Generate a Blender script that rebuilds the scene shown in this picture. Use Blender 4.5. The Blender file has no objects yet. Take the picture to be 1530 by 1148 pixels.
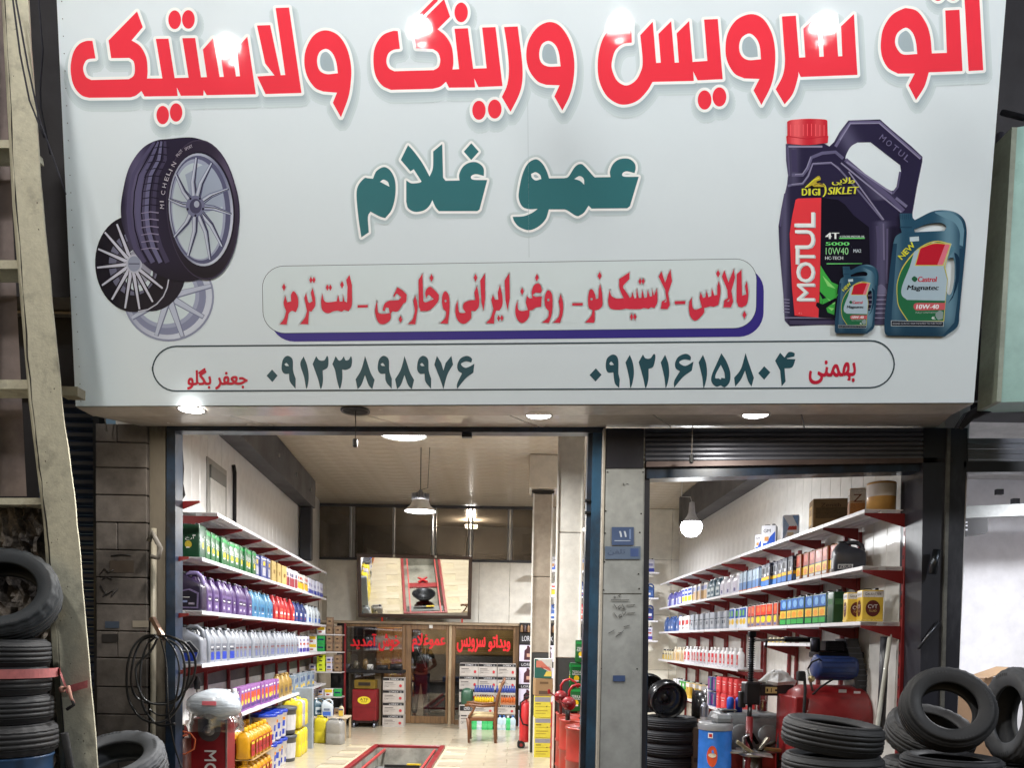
import bpy, math, random
from mathutils import Vector, Matrix
from mathutils.geometry import delaunay_2d_cdt
R = math.radians
rnd = random.Random(7)
scene = bpy.context.scene
col = scene.collection

# ---------------------------------------------------------------- camera
F = 1150.0                     # focal length in photo pixels (photo 1530 x 1148)
W_, H_ = 1530.0, 1148.0
PITCH, ROLL = R(-2.4), R(1.0)
CX, HOR = 765.0, 957.0
CY = HOR + F * math.tan(-PITCH)
CAM = Vector((0, 0, 1.65))
fw = Vector((0, math.cos(PITCH), math.sin(PITCH)))
r0 = Vector((1, 0, 0)); u0 = r0.cross(fw)
rt = r0 * math.cos(ROLL) + u0 * math.sin(ROLL)
up = u0 * math.cos(ROLL) - r0 * math.sin(ROLL)
cd = bpy.data.cameras.new('camera'); cam = bpy.data.objects.new('camera', cd); col.objects.link(cam)
cd.sensor_width = 36; cd.lens = F * 36 / W_; cd.shift_y = (CY - H_ / 2) / W_
cd.clip_start = .05; cd.clip_end = 300
mw = Matrix((rt, up, -fw)).transposed().to_4x4(); mw.translation = CAM
cam.matrix_world = mw
scene.camera = cam

# ---------------------------------------------------------------- night sky, exposure
w = bpy.data.worlds.new('World'); scene.world = w; w.use_nodes = True
nt = w.node_tree; bg = nt.nodes['Background']
sky = nt.nodes.new('ShaderNodeTexSky'); sky.sky_type = 'NISHITA'; sky.sun_disc = False
sky.sun_elevation = R(12); sky.sun_rotation = R(200)
nt.links.new(sky.outputs[0], bg.inputs[0]); bg.inputs[1].default_value = 0.03
# unseen lights added left and right, as street lamps, to even the sign's light
for nm, p_, e_, c_ in (('street_fill_left', (-4.5, -1.0, 11.5), 420, (1, .97, .92)), ('street_fill_right', (9.0, 0.5, 7.5), 380, (.93, .96, 1))):
    L = bpy.data.lights.new(nm, 'AREA'); L.shape = 'DISK'; L.size = 1.0; L.energy = e_; L.color = c_
    o = bpy.data.objects.new(nm, L); col.objects.link(o); o.location = p_
    o.rotation_euler = (Vector((0, 5.5, 2.5)) - Vector(p_)).to_track_quat('-Z', 'Y').to_euler()
vs = scene.view_settings
vs.view_transform = 'Standard'; vs.look = 'None'; vs.exposure = 0.0; vs.gamma = 1; vs.use_curve_mapping = False
scene.render.engine = 'CYCLES'
cy = scene.cycles
cy.use_denoising = True; cy.max_bounces = 8; cy.diffuse_bounces = 4; cy.glossy_bounces = 3; cy.transparent_max_bounces = 12
cy.sample_clamp_indirect = 6; cy.caustics_reflective = False; cy.caustics_refractive = False

# ---------------------------------------------------------------- geometry of the photograph
def ray(px, py):
    return (fw * F + rt * (px - CX) + up * (CY - py)).normalized()
def at_y(px, py, Y):
    d = ray(px, py); return CAM + d * ((Y - CAM.y) / d.y)
def at_z(px, py, Z):
    d = ray(px, py); return CAM + d * ((Z - CAM.z) / d.z)
def proj(p):
    d = Vector(p) - CAM; z = d.dot(fw)
    return CX + F * d.dot(rt) / z, CY - F * d.dot(up) / z
def lin(c):
    c = c / 255.0
    return c / 12.92 if c <= .04045 else ((c + .055) / 1.055) ** 2.4
def rgb(r, g, b): return (lin(r), lin(g), lin(b), 1.0)

# ---------------------------------------------------------------- materials
def new_mat(name):
    m = bpy.data.materials.new(name); m.use_nodes = True
    n = m.node_tree; return m, n, n.nodes['Principled BSDF']
def noise_node(n, scale, detail=6, rough=.6, stretch=None):
    tc = n.nodes.new('ShaderNodeTexCoord'); mp = n.nodes.new('ShaderNodeMapping')
    tx = n.nodes.new('ShaderNodeTexNoise'); tx.inputs['Scale'].default_value = scale
    tx.inputs['Detail'].default_value = detail; tx.inputs['Roughness'].default_value = rough
    n.links.new(tc.outputs['Object'], mp.inputs[0]); n.links.new(mp.outputs[0], tx.inputs['Vector'])
    if stretch: mp.inputs['Scale'].default_value = stretch
    return tx
def ramp(n, src, a, b, c0, c1):
    r = n.nodes.new('ShaderNodeValToRGB'); r.color_ramp.elements[0].position = a; r.color_ramp.elements[1].position = b
    r.color_ramp.elements[0].color = c0; r.color_ramp.elements[1].color = c1
    n.links.new(src, r.inputs[0]); return r
def add_bump(n, p, src, strength, dist):
    b = n.nodes.new('ShaderNodeBump'); b.inputs['Strength'].default_value = strength; b.inputs['Distance'].default_value = dist
    n.links.new(src, b.inputs['Height']); n.links.new(b.outputs[0], p.inputs['Normal'])
def surf(name, c, rough=.6, metal=0.0, dirt=None, dscale=3.0, dlo=.45, dhi=.7, bump=0.0, bscale=60, bdist=.002, coat=0, stretch=None, spec=.5, two=True):
    """procedural surface: base colour broken up by two scales of noise, relief by a third"""
    m, n, p = new_mat(name)
    dirt = dirt or tuple(x * .75 for x in c[:3]) + (1,)
    t = noise_node(n, dscale, 8, .65, stretch); r = ramp(n, t.outputs['Fac'], dlo, dhi, c, dirt)
    if two:
        t2 = noise_node(n, dscale * 9, 4, .6, stretch); r2 = ramp(n, t2.outputs['Fac'], .3, .7, (.88, .88, .88, 1), (1.06, 1.06, 1.06, 1))
        mx = n.nodes.new('ShaderNodeMix'); mx.data_type = 'RGBA'; mx.blend_type = 'MULTIPLY'; mx.inputs[0].default_value = 1
        n.links.new(r.outputs[0], mx.inputs[6]); n.links.new(r2.outputs[0], mx.inputs[7]); n.links.new(mx.outputs[2], p.inputs['Base Color'])
    else: n.links.new(r.outputs[0], p.inputs['Base Color'])
    rr = ramp(n, t.outputs['Fac'], .3, .75, (rough * .85,) * 3 + (1,), (min(1, rough * 1.2),) * 3 + (1,))
    n.links.new(rr.outputs[0], p.inputs['Roughness'])
    p.inputs['Metallic'].default_value = metal; p.inputs['Coat Weight'].default_value = coat; p.inputs['Specular IOR Level'].default_value = spec
    if bump:
        t3 = noise_node(n, bscale, 5, .6, stretch); add_bump(n, p, t3.outputs['Fac'], bump, bdist)
    return m
def vcol(name, rough=.4, metal=0.0, coat=0, var=.12, vscale=14, bump=0, bscale=90, spec=.5):
    """surface whose base colour is each face's own colour (printed or moulded), with slight procedural wear"""
    m, n, p = new_mat(name)
    a = n.nodes.new('ShaderNodeAttribute'); a.attribute_name = 'Col'
    t = noise_node(n, vscale, 5, .6); r = ramp(n, t.outputs['Fac'], .3, .7, (1 - var,) * 3 + (1,), (1,) * 3 + (1,))
    mx = n.nodes.new('ShaderNodeMix'); mx.data_type = 'RGBA'; mx.blend_type = 'MULTIPLY'; mx.inputs[0].default_value = 1
    n.links.new(a.outputs['Color'], mx.inputs[6]); n.links.new(r.outputs[0], mx.inputs[7]); n.links.new(mx.outputs[2], p.inputs['Base Color'])
    rr = ramp(n, t.outputs['Fac'], .3, .7, (rough * .8,) * 3 + (1,), (min(1, rough * 1.25),) * 3 + (1,))
    n.links.new(rr.outputs[0], p.inputs['Roughness'])
    p.inputs['Metallic'].default_value = metal; p.inputs['Coat Weight'].default_value = coat; p.inputs['Specular IOR Level'].default_value = spec
    if bump:
        t3 = noise_node(n, bscale, 4, .6); add_bump(n, p, t3.outputs['Fac'], bump, .002)
    return m
def emit(name, c, s):
    m = bpy.data.materials.new(name); m.use_nodes = True; n = m.node_tree; n.nodes.remove(n.nodes['Principled BSDF'])
    e = n.nodes.new('ShaderNodeEmission'); e.inputs[0].default_value = c; e.inputs[1].default_value = s
    n.links.new(e.outputs[0], n.nodes['Material Output'].inputs[0]); return m
def glass_mat(name, tint, refl=.08, rough=.02):
    m = bpy.data.materials.new(name); m.use_nodes = True; n = m.node_tree; n.nodes.remove(n.nodes['Principled BSDF'])
    t = n.nodes.new('ShaderNodeBsdfTransparent'); t.inputs[0].default_value = tint
    g = n.nodes.new('ShaderNodeBsdfGlossy'); g.inputs['Roughness'].default_value = rough
    lw = n.nodes.new('ShaderNodeFresnel'); lw.inputs[0].default_value = 1.5
    nz = noise_node(n, 2.5, 5); rr = ramp(n, nz.outputs['Fac'], .4, .75, (refl * .3,) * 3 + (1,), (refl * 1.5,) * 3 + (1,))
    ad = n.nodes.new('ShaderNodeMath'); ad.operation = 'ADD'
    n.links.new(lw.outputs[0], ad.inputs[0]); n.links.new(rr.outputs[0], ad.inputs[1])
    mx = n.nodes.new('ShaderNodeMixShader'); n.links.new(ad.outputs[0], mx.inputs[0]); n.links.new(t.outputs[0], mx.inputs[1]); n.links.new(g.outputs[0], mx.inputs[2])
    n.links.new(mx.outputs[0], n.nodes['Material Output'].inputs[0]); return m

PLASTIC = vcol('moulded_plastic', .36, coat=.05, var=.2)
TINPLATE = vcol('printed_tin', .38, coat=.05, var=.15, spec=.35)
CARTON = vcol('printed_card', .65, var=.15)
PAINTED = vcol('painted_metal', .42, var=.3, vscale=9, coat=.1, bump=.15)
METAL = vcol('bare_metal', .35, metal=.9, var=.3)
LABEL = vcol('printed_label', .4, var=.12, spec=.35)
_n = LABEL.node_tree; _p = _n.nodes['Principled BSDF']; _t = noise_node(_n, 1.0, 2, .5, (90, 90, 260)); _r = ramp(_n, _t.outputs['Fac'], .56, .6, (1, 1, 1, 1), (.45, .45, .5, 1))
_mx = _n.nodes.new('ShaderNodeMix'); _mx.data_type = 'RGBA'; _mx.blend_type = 'MULTIPLY'; _mx.inputs[0].default_value = .7
_n.links.new(_p.inputs['Base Color'].links[0].from_socket, _mx.inputs[6]); _n.links.new(_r.outputs[0], _mx.inputs[7]); _n.links.new(_mx.outputs[2], _p.inputs['Base Color'])
MATTE = vcol('matte_stuff', .8, var=.25, bump=.3)
FABRIC = vcol('cloth', .9, var=.3, vscale=30, bump=.4, bscale=200)
PRINT = vcol('sign_print', .06, var=.03, vscale=1.5, coat=0, spec=.35)
DECAL = vcol('flat_decal', .45, var=.1)

# ---------------------------------------------------------------- mesh builder
class M:
    def __init__(s): s.v = []; s.f = []; s.c = []; s.sm = []
    def add(s, vs_, fs, c=(.5, .5, .5, 1), smooth=False):
        b = len(s.v); s.v += [tuple(x) for x in vs_]
        for f in fs: s.f.append(tuple(b + i for i in f)); s.c.append(c); s.sm.append(smooth)
        return s
    def quad(s, a, b, c_, d, c=(.5, .5, .5, 1)): return s.add([a, b, c_, d], [(0, 1, 2, 3)], c)
    def box(s, cx, cy_, cz, sx, sy, sz, c=(.5, .5, .5, 1), rz=0, bev=0, mat=None):
        hx, hy, hz = sx / 2, sy / 2, sz / 2
        if bev:
            b = min(bev, hx * .9, hy * .9, hz * .9)
            vs_ = []; idx = {}
            for X in (-1, 1):
                for Y in (-1, 1):
                    for Z in (-1, 1):
                        for k in range(3):
                            p = [X * (hx - b), Y * (hy - b), Z * (hz - b)]; p[k] += (X, Y, Z)[k] * b
                            idx[(X, Y, Z, k)] = len(vs_); vs_.append(p)
            fs = []
            for k in range(3):
                i, j = (k + 1) % 3, (k + 2) % 3
                for S in (-1, 1):
                    q = []
                    for (a, bb) in ((-1, -1), (1, -1), (1, 1), (-1, 1)):
                        t = [0, 0, 0]; t[k] = S; t[i] = a; t[j] = bb; q.append(idx[(t[0], t[1], t[2], k)])
                    fs.append(q if S > 0 else q[::-1])
            for k in range(3):
                i, j = (k + 1) % 3, (k + 2) % 3
                for a in (-1, 1):
                    for bb in (-1, 1):
                        t0 = [0, 0, 0]; t1 = [0, 0, 0]; t0[k] = -1; t1[k] = 1
                        for t in (t0, t1): t[i] = a; t[j] = bb
                        q = [idx[(*t0, i)], idx[(*t1, i)], idx[(*t1, j)], idx[(*t0, j)]]
                        fs.append(q if a * bb < 0 else q[::-1])
            for X in (-1, 1):
                for Y in (-1, 1):
                    for Z in (-1, 1):
                        q = [idx[(X, Y, Z, k)] for k in range(3)]; fs.append(q if X * Y * Z > 0 else q[::-1])
        else:
            vs_ = [(x, y, z) for x in (-hx, hx) for y in (-hy, hy) for z in (-hz, hz)]
            fs = [(0, 1, 3, 2), (4, 6, 7, 5), (0, 4, 5, 1), (2, 3, 7, 6), (0, 2, 6, 4), (1, 5, 7, 3)]
        ca, sa = math.cos(rz), math.sin(rz)
        out = []
        for x, y, z in vs_:
            if mat: q = mat @ Vector((x, y, z)); x, y, z = q
            out.append((cx + x * ca - y * sa, cy_ + x * sa + y * ca, cz + z))
        return s.add(out, fs, c)
    def hexa(s, bottom, top, c=(.5, .5, .5, 1)):
        """8-corner solid from two quads (each 4 points in the same order)"""
        n = len(bottom)
        fs = [tuple(range(n))[::-1], tuple(range(n, 2 * n))] + [(i, (i + 1) % n, n + (i + 1) % n, n + i) for i in range(n)]
        return s.add(list(bottom) + list(top), fs, c)
    def rings(s, rings_, c, closed=True, cap=True, smooth=True, cols=None):
        b = len(s.v); n = len(rings_[0])
        for r_ in rings_: s.v += [tuple(p) for p in r_]
        for k in range(len(rings_) - 1):
            for i in range(n if closed else n - 1):
                j = (i + 1) % n
                s.f.append((b + k * n + i, b + k * n + j, b + (k + 1) * n + j, b + (k + 1) * n + i)); s.c.append(cols[k] if cols else c); s.sm.append(smooth)
        if cap:
            s.f.append(tuple(b + i for i in range(n))[::-1]); s.c.append(cols[0] if cols else c); s.sm.append(False)
            o = b + (len(rings_) - 1) * n
            s.f.append(tuple(o + i for i in range(n))); s.c.append(cols[-1] if cols else c); s.sm.append(False)
        return s
    def lathe(s, prof, c, seg=24, ctr=(0, 0, 0), axis=None, cap=False, cols=None, smooth=True):
        q = Vector((0, 0, 1)).rotation_difference(Vector(axis)).to_matrix() if axis else Matrix.Identity(3)
        rs = []
        for r_, z in prof:
            rs.append([Vector(ctr) + q @ Vector((r_ * math.cos(2 * math.pi * i / seg), r_ * math.sin(2 * math.pi * i / seg), z)) for i in range(seg)])
        return s.rings(rs, c, cap=cap, cols=cols, smooth=smooth)
    def cyl(s, a, b, r_, c, seg=12, r2=None):
        a, b = Vector(a), Vector(b); d = b - a
        return s.lathe([(r_, 0), (r2 if r2 is not None else r_, d.length)], c, seg, a, d, cap=True)
    def tube(s, pts, r_, c, seg=8, closed=False, taper=None):
        pts = [Vector(p) for p in pts]; n = len(pts); rs = []
        pn = None
        for i, p in enumerate(pts):
            a = pts[i - 1] if (i or closed) else p; b = pts[(i + 1) % n] if (i < n - 1 or closed) else p
            t = (b - a).normalized()
            if pn is None: pn = t.orthogonal().normalized()
            pn = (pn - t * pn.dot(t)); pn = pn.normalized() if pn.length > 1e-6 else t.orthogonal().normalized()
            bn = t.cross(pn); rr = r_ * (taper[i] if taper else 1)
            rs.append([p + (pn * math.cos(2 * math.pi * k / seg) + bn * math.sin(2 * math.pi * k / seg)) * rr for k in range(seg)])
        if closed: rs.append(rs[0])
        return s.rings(rs, c, cap=not closed)
    def loft(s, secs, c, seg=4, cols=None, smooth=True):
        """stack of rounded rectangles: (z, cx, cy, wx, wy, r)"""
        rs = []
        for z, cx, cy_, wx, wy, r_ in secs:
            r_ = min(r_, wx / 2 * .999, wy / 2 * .999); ring = []
            for q, (sx, sy) in enumerate(((1, 1), (-1, 1), (-1, -1), (1, -1))):
                for k in range(seg + 1):
                    a = math.pi / 2 * (q + k / seg)
                    ring.append((cx + sx * (wx / 2 - r_) + r_ * math.cos(a), cy_ + sy * (wy / 2 - r_) + r_ * math.sin(a), z))
            rs.append(ring)
        return s.rings(rs, c, cols=cols, smooth=smooth)
    def prism(s, poly, d0, d1, c, plane='xz', smooth=False):
        """polygon extruded: 'xz' polygon depth y d0..d1, 'xy' depth z, 'yz' depth x"""
        f = {'xz': lambda p, d: (p[0], d, p[1]), 'xy': lambda p, d: (p[0], p[1], d), 'yz': lambda p, d: (d, p[0], p[1])}[plane]
        n = len(poly)
        return s.add([f(p, d0) for p in poly] + [f(p, d1) for p in poly],
                     [tuple(range(n)), tuple(range(n, 2 * n))[::-1]] + [(i, n + i, n + (i + 1) % n, (i + 1) % n) for i in range(n)], c)
    def data(s, name):
        me = bpy.data.meshes.new(name); me.from_pydata(s.v, [], s.f)
        ca = me.color_attributes.new('Col', 'FLOAT_COLOR', 'CORNER'); buf = []
        for f, c in zip(s.f, s.c): buf += [x for q in c for x in q] if isinstance(c[0], tuple) else list(c) * len(f)
        if len(buf) == len(ca.data) * 4: ca.data.foreach_set('color', buf)
        me.polygons.foreach_set('use_smooth', s.sm); me.validate(); me.update(); return me
    def build(s, name, mat, parent=None, kind=None, label=None, world=False):
        o = bpy.data.objects.new(name, s.data(name)); o.data.materials.append(mat); col.objects.link(o)
        if parent:
            o.parent = parent
            if world: o.location = tuple(-x for x in parent.location)
        if kind: o['kind'] = kind
        if label: o['label'] = label
        return o
def inst(name, me, parent, loc=(0, 0, 0), rot=(0, 0, 0), scale=None, label=None):
    o = bpy.data.objects.new(name, me); col.objects.link(o); o.parent = parent; o.location = loc; o.rotation_euler = rot
    if scale: o.scale = scale
    if label: o['label'] = label
    return o
def tag(o, label=None, cat=None, group=None, kind=None):
    for k, x in (('label', label), ('category', cat), ('group', group), ('kind', kind)):
        if x: o[k] = x
    return o
def thing(name, label, cat, loc=(0, 0, 0), rot=(0, 0, 0), group=None):
    o = bpy.data.objects.new(name, None); col.objects.link(o); o.empty_display_size = .1
    o.location = loc; o.rotation_euler = rot; return tag(o, label, cat, group)
def copy_tree(o, parent=None):
    c = o.copy(); col.objects.link(c)
    if parent: c.parent = parent
    for ch in [k for k in list(KIDS.get(o.name, ()))]: copy_tree(ch, c)
    return c
KIDS = {}
def index_kids(o):
    for x in bpy.data.objects:
        if x.parent: KIDS.setdefault(x.parent.name, [])
        if x.parent and x not in KIDS[x.parent.name]: KIDS[x.parent.name].append(x)

# ---------------------------------------------------------------- flat shapes: traced outlines filled, united, outlined
def smooth_path(pts):
    """pts: (x, y, smooth) -> polyline; smooth points are rounded with Catmull-Rom"""
    n = len(pts); out = []
    for i in range(n):
        p0, p1, p2, p3 = pts[i - 1], pts[i], pts[(i + 1) % n], pts[(i + 2) % n]
        out.append((p1[0], p1[1]))
        if p1[2] or p2[2]:
            t1 = ((p2[0] - p0[0]) / 2, (p2[1] - p0[1]) / 2) if p1[2] else (p2[0] - p1[0], p2[1] - p1[1])
            t2 = ((p3[0] - p1[0]) / 2, (p3[1] - p1[1]) / 2) if p2[2] else (p2[0] - p1[0], p2[1] - p1[1])
            for k in range(1, 5):
                t = k / 5; h1 = 2 * t**3 - 3 * t**2 + 1; h2 = t**3 - 2 * t**2 + t; h3 = -2 * t**3 + 3 * t**2; h4 = t**3 - t**2
                out.append((h1 * p1[0] + h2 * t1[0] + h3 * p2[0] + h4 * t2[0], h1 * p1[1] + h2 * t1[1] + h3 * p2[1] + h4 * t2[1]))
    return out
def parse(txt, ox=0, oy=0, sc=1):
    """'x,y x,y* ...' -> outline in photo pixels; 'E cx,cy rx,ry' an ellipse, 'D cx,cy rx,ry' a diamond"""
    t = txt.split()
    if t[0] in 'ED':
        (cx, cy_), (rx, ry) = [tuple(float(z) for z in q.split(',')) for q in t[1:3]]
        n = 28 if t[0] == 'E' else 4
        p = [(cx + rx * math.cos(2 * math.pi * i / n), cy_ + ry * math.sin(2 * math.pi * i / n)) for i in range(n)]
    else:
        p = smooth_path([(float(a.split(',')[0]), float(a.split(',')[1].rstrip('*')), a.endswith('*')) for a in t])
    return [(ox + x / sc, oy + y / sc) for x, y in p]
def union_fill(solid, holes=(), extra=(), loose=()):
    """union of polygons minus holes (extra polygons are added on top of the holes); returns verts2d, tris"""
    vs_, fs, kind = [], [], []
    for lst, k in ((solid, 0), (holes, 1), (extra, 2)):
        for poly in lst:
            if len(poly) < 3: continue
            if sum(poly[i - 1][0] * poly[i][1] - poly[i][0] * poly[i - 1][1] for i in range(len(poly))) < 0: poly = poly[::-1]
            b = len(vs_); vs_ += [Vector(p) for p in poly]; fs.append(list(range(b, b + len(poly)))); kind.append(k)
    vs_ += [Vector(p) for p in loose]
    r_ = delaunay_2d_cdt(vs_, [], fs, 1, 1e-5)
    V, Fc, OF = r_[0], r_[2], r_[5]; out = []
    for f, of in zip(Fc, OF):
        ks = {kind[i] for i in of}
        if 2 in ks or (0 in ks and 1 not in ks): out.append(tuple(f))
    return V, out
def outline_polys(poly, w_):
    """quads along every edge and discs on the corners: a stroke of half-width w_"""
    out = []; n = len(poly)
    for i in range(n):
        a = Vector(poly[i]); b = Vector(poly[(i + 1) % n]); d = b - a
        if d.length < 1e-6: continue
        q = Vector((-d.y, d.x)).normalized() * w_
        out.append([a - q, b - q, b + q, a + q])
        out.append([a + Vector((math.cos(math.pi * k / 4 + .3), math.sin(math.pi * k / 4 + .3))) * w_ for k in range(8)])
    return out
def text_mesh(body, name='t', spacing=1.0, shear=0.0):
    c = bpy.data.curves.new(name, 'FONT'); c.body = body; c.size = 1; c.space_character = spacing; c.shear = shear; c.resolution_u = 3
    o = bpy.data.objects.new(name, c); col.objects.link(o)
    dg = bpy.context.evaluated_depsgraph_get(); me = bpy.data.meshes.new_from_object(o.evaluated_get(dg))
    V = [(v.co.x, v.co.y) for v in me.vertices]; T = [tuple(p.vertices) for p in me.polygons]
    bpy.data.objects.remove(o); bpy.data.curves.remove(c); bpy.data.meshes.remove(me)
    if not V: return [(0, 0)], []
    x0 = min(v[0] for v in V); x1 = max(v[0] for v in V); y0 = min(v[1] for v in V); y1 = max(v[1] for v in V)
    return [((x - x0) / (x1 - x0), (y - y0) / max(1e-6, y1 - y0)) for x, y in V], T
TXT = {}
def text_unit(body, **k):
    key = (body, tuple(sorted(k.items())))
    if key not in TXT: TXT[key] = text_mesh(body, **k)
    return TXT[key]
FORMS = {'ا': (0xFE8D, 2), 'آ': (0xFE81, 2), 'ب': (0xFE8F, 4), 'ت': (0xFE95, 4), 'ج': (0xFE9D, 4), 'خ': (0xFEA5, 4), 'د': (0xFEA9, 2), 'ر': (0xFEAD, 2), 'س': (0xFEB1, 4), 'ش': (0xFEB5, 4), 'ع': (0xFEC9, 4), 'غ': (0xFECD, 4), 'ف': (0xFED1, 4), 'گ': (0xFB92, 4), 'ل': (0xFEDD, 4), 'م': (0xFEE1, 4), 'ن': (0xFEE5, 4), 'ه': (0xFEE9, 4), 'و': (0xFEED, 2), 'ی': (0xFBFC, 4), 'ط': (0xFEC1, 4), '\u0001': (0xFEFB, 2)}
def farsi(t):
    t = t.replace('لا', '\u0001'); out = []
    for i, ch in enumerate(t):
        if ch not in FORMS: out.append(ch); continue
        b, n = FORMS[ch]; pj = i > 0 and t[i - 1] in FORMS and FORMS[t[i - 1]][1] == 4; nj = n == 4 and i + 1 < len(t) and t[i + 1] in FORMS
        out.append(chr(b + {(0, 0): 0, (1, 0): 1, (0, 1): 2, (1, 1): 3}[(int(pj), int(nj))]))
    return ''.join(reversed(out))

# ================================================================ the shop sign
SW = R(4.0); LEAN = R(3.45)
sex = Vector((math.cos(SW), -math.sin(SW), 0))
sez = Matrix.Rotation(LEAN, 3, sex) @ Vector((0, 0, 1))
if sez.y > 0: sez = Matrix.Rotation(-LEAN, 3, sex) @ Vector((0, 0, 1))
sen = sex.cross(sez).normalized()          # towards the camera side is -Y like
if sen.y > 0: sen = -sen
SP = at_y(765, 604.5, 5.45)
def s_hit(px, py):
    d = ray(px, py); t = (SP - CAM).dot(sen) / d.dot(sen); return CAM + d * t
sign = thing('shop_sign', 'huge pale grey shop sign with red title lettering, tyres and oil jugs printed on it', 'sign', SP)
sign.matrix_world = Matrix(((sex.x, -sen.x, sez.x, SP.x), (sex.y, -sen.y, sez.y, SP.y), (sex.z, -sen.z, sez.z, SP.z), (0, 0, 0, 1)))
def s_uv(px, py):
    p = s_hit(px, py) - SP; return p.dot(sex), p.dot(sez)

SIGNFACE = surf('sign_sheet', rgb(226, 237, 243), .055, dirt=rgb(220, 232, 239), dscale=.3, bump=.03, bscale=2.0, bdist=.002, spec=.35, two=False)
SIGNBOX = surf('sign_box_metal', rgb(190, 195, 196), .4, metal=.3)
LAY = 0.00008
def stroke(pts, w0, w1=None):
    pts = [Vector(q) for q in pts]; w1 = w0 if w1 is None else w1; L = []; Rr = []
    for i, q in enumerate(pts):
        d = (pts[min(i + 1, len(pts) - 1)] - pts[max(i - 1, 0)]).normalized(); nn = Vector((-d.y, d.x)); ww = w0 + (w1 - w0) * i / (len(pts) - 1)
        L.append(tuple(q + nn * ww)); Rr.append(tuple(q - nn * ww))
    return L + Rr[::-1]
class Print:
    """flat printing on the sign, one mesh; every new shape lies a hair above the one before"""
    def __init__(s, base=0.0012): s.m = M(); s.k = base
    def fill(s, solid, c, holes=(), extra=()):
        V, T = union_fill(solid, holes, extra); s.k += LAY
        s.m.add([(lambda u: (u[0], -s.k, u[1]))(s_uv(*v)) for v in V], T, c); return s
    def grad(s, solid, fn, holes=(), step=4.0):
        xs_ = [q[0] for pl in solid for q in pl]; ys_ = [q[1] for pl in solid for q in pl]; L_ = []
        x = min(xs_) + step * .37
        while x < max(xs_):
            y = min(ys_) + step * .41
            while y < max(ys_): L_.append((x, y)); y += step
            x += step
        V, T = union_fill(solid, holes, (), L_); s.k += LAY
        P_ = [(lambda u: (u[0], -s.k, u[1]))(s_uv(*v)) for v in V]; C = [fn(v[0], v[1]) for v in V]; b0 = len(s.m.v); s.m.v += P_
        for t in T: s.m.f.append(tuple(b0 + i for i in t)); s.m.c.append([tuple(C[i]) for i in t]); s.m.sm.append(False)
        return s
    def text(s, body, o, bx, up_, c, **k):
        V, T = text_unit(body, **k); s.k += LAY
        P = [(lambda u: (u[0], -s.k, u[1]))(s_uv(o[0] + x * bx[0] + y * up_[0], o[1] + x * bx[1] + y * up_[1])) for x, y in V]
        s.m.add(P, T, c); return s
    def done(s, name, label=None): return s.m.build(name, PRINT, sign, label=label)

RED = rgb(246, 62, 78); WHT = rgb(250, 253, 253); TEAL = rgb(58, 118, 124)
# face and box
c4 = [s_uv(*p) for p in ((113, 607), (1455, 602), (1508, -60), (82, -60))]
m = M(); m.quad(*[(u, 0, v) for u, v in c4]); fo = m.build('face_sheet', SIGNFACE, sign)
m = M()
b = [(u, .004, v) for u, v in c4]; t = [(u, .22, v) for u, v in c4]; m.hexa(b, t, rgb(190, 195, 196))
m.build('box_frame', SIGNBOX, sign)
m = M()                                     # rivets and trim along the left and bottom edges
for k in range(26):
    f_ = k / 25; x, y = 82 + 31 * f_ + 8, -50 + 650 * f_
    u, v = s_uv(x, y); m.lathe([(.0035, 0), (.003, .003), (0.0001, .004)], rgb(120, 120, 120), 8, (u, -.001, v), (0, -1, 0))
m.build('rivets', METAL, sign, kind='stuff')

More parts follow.
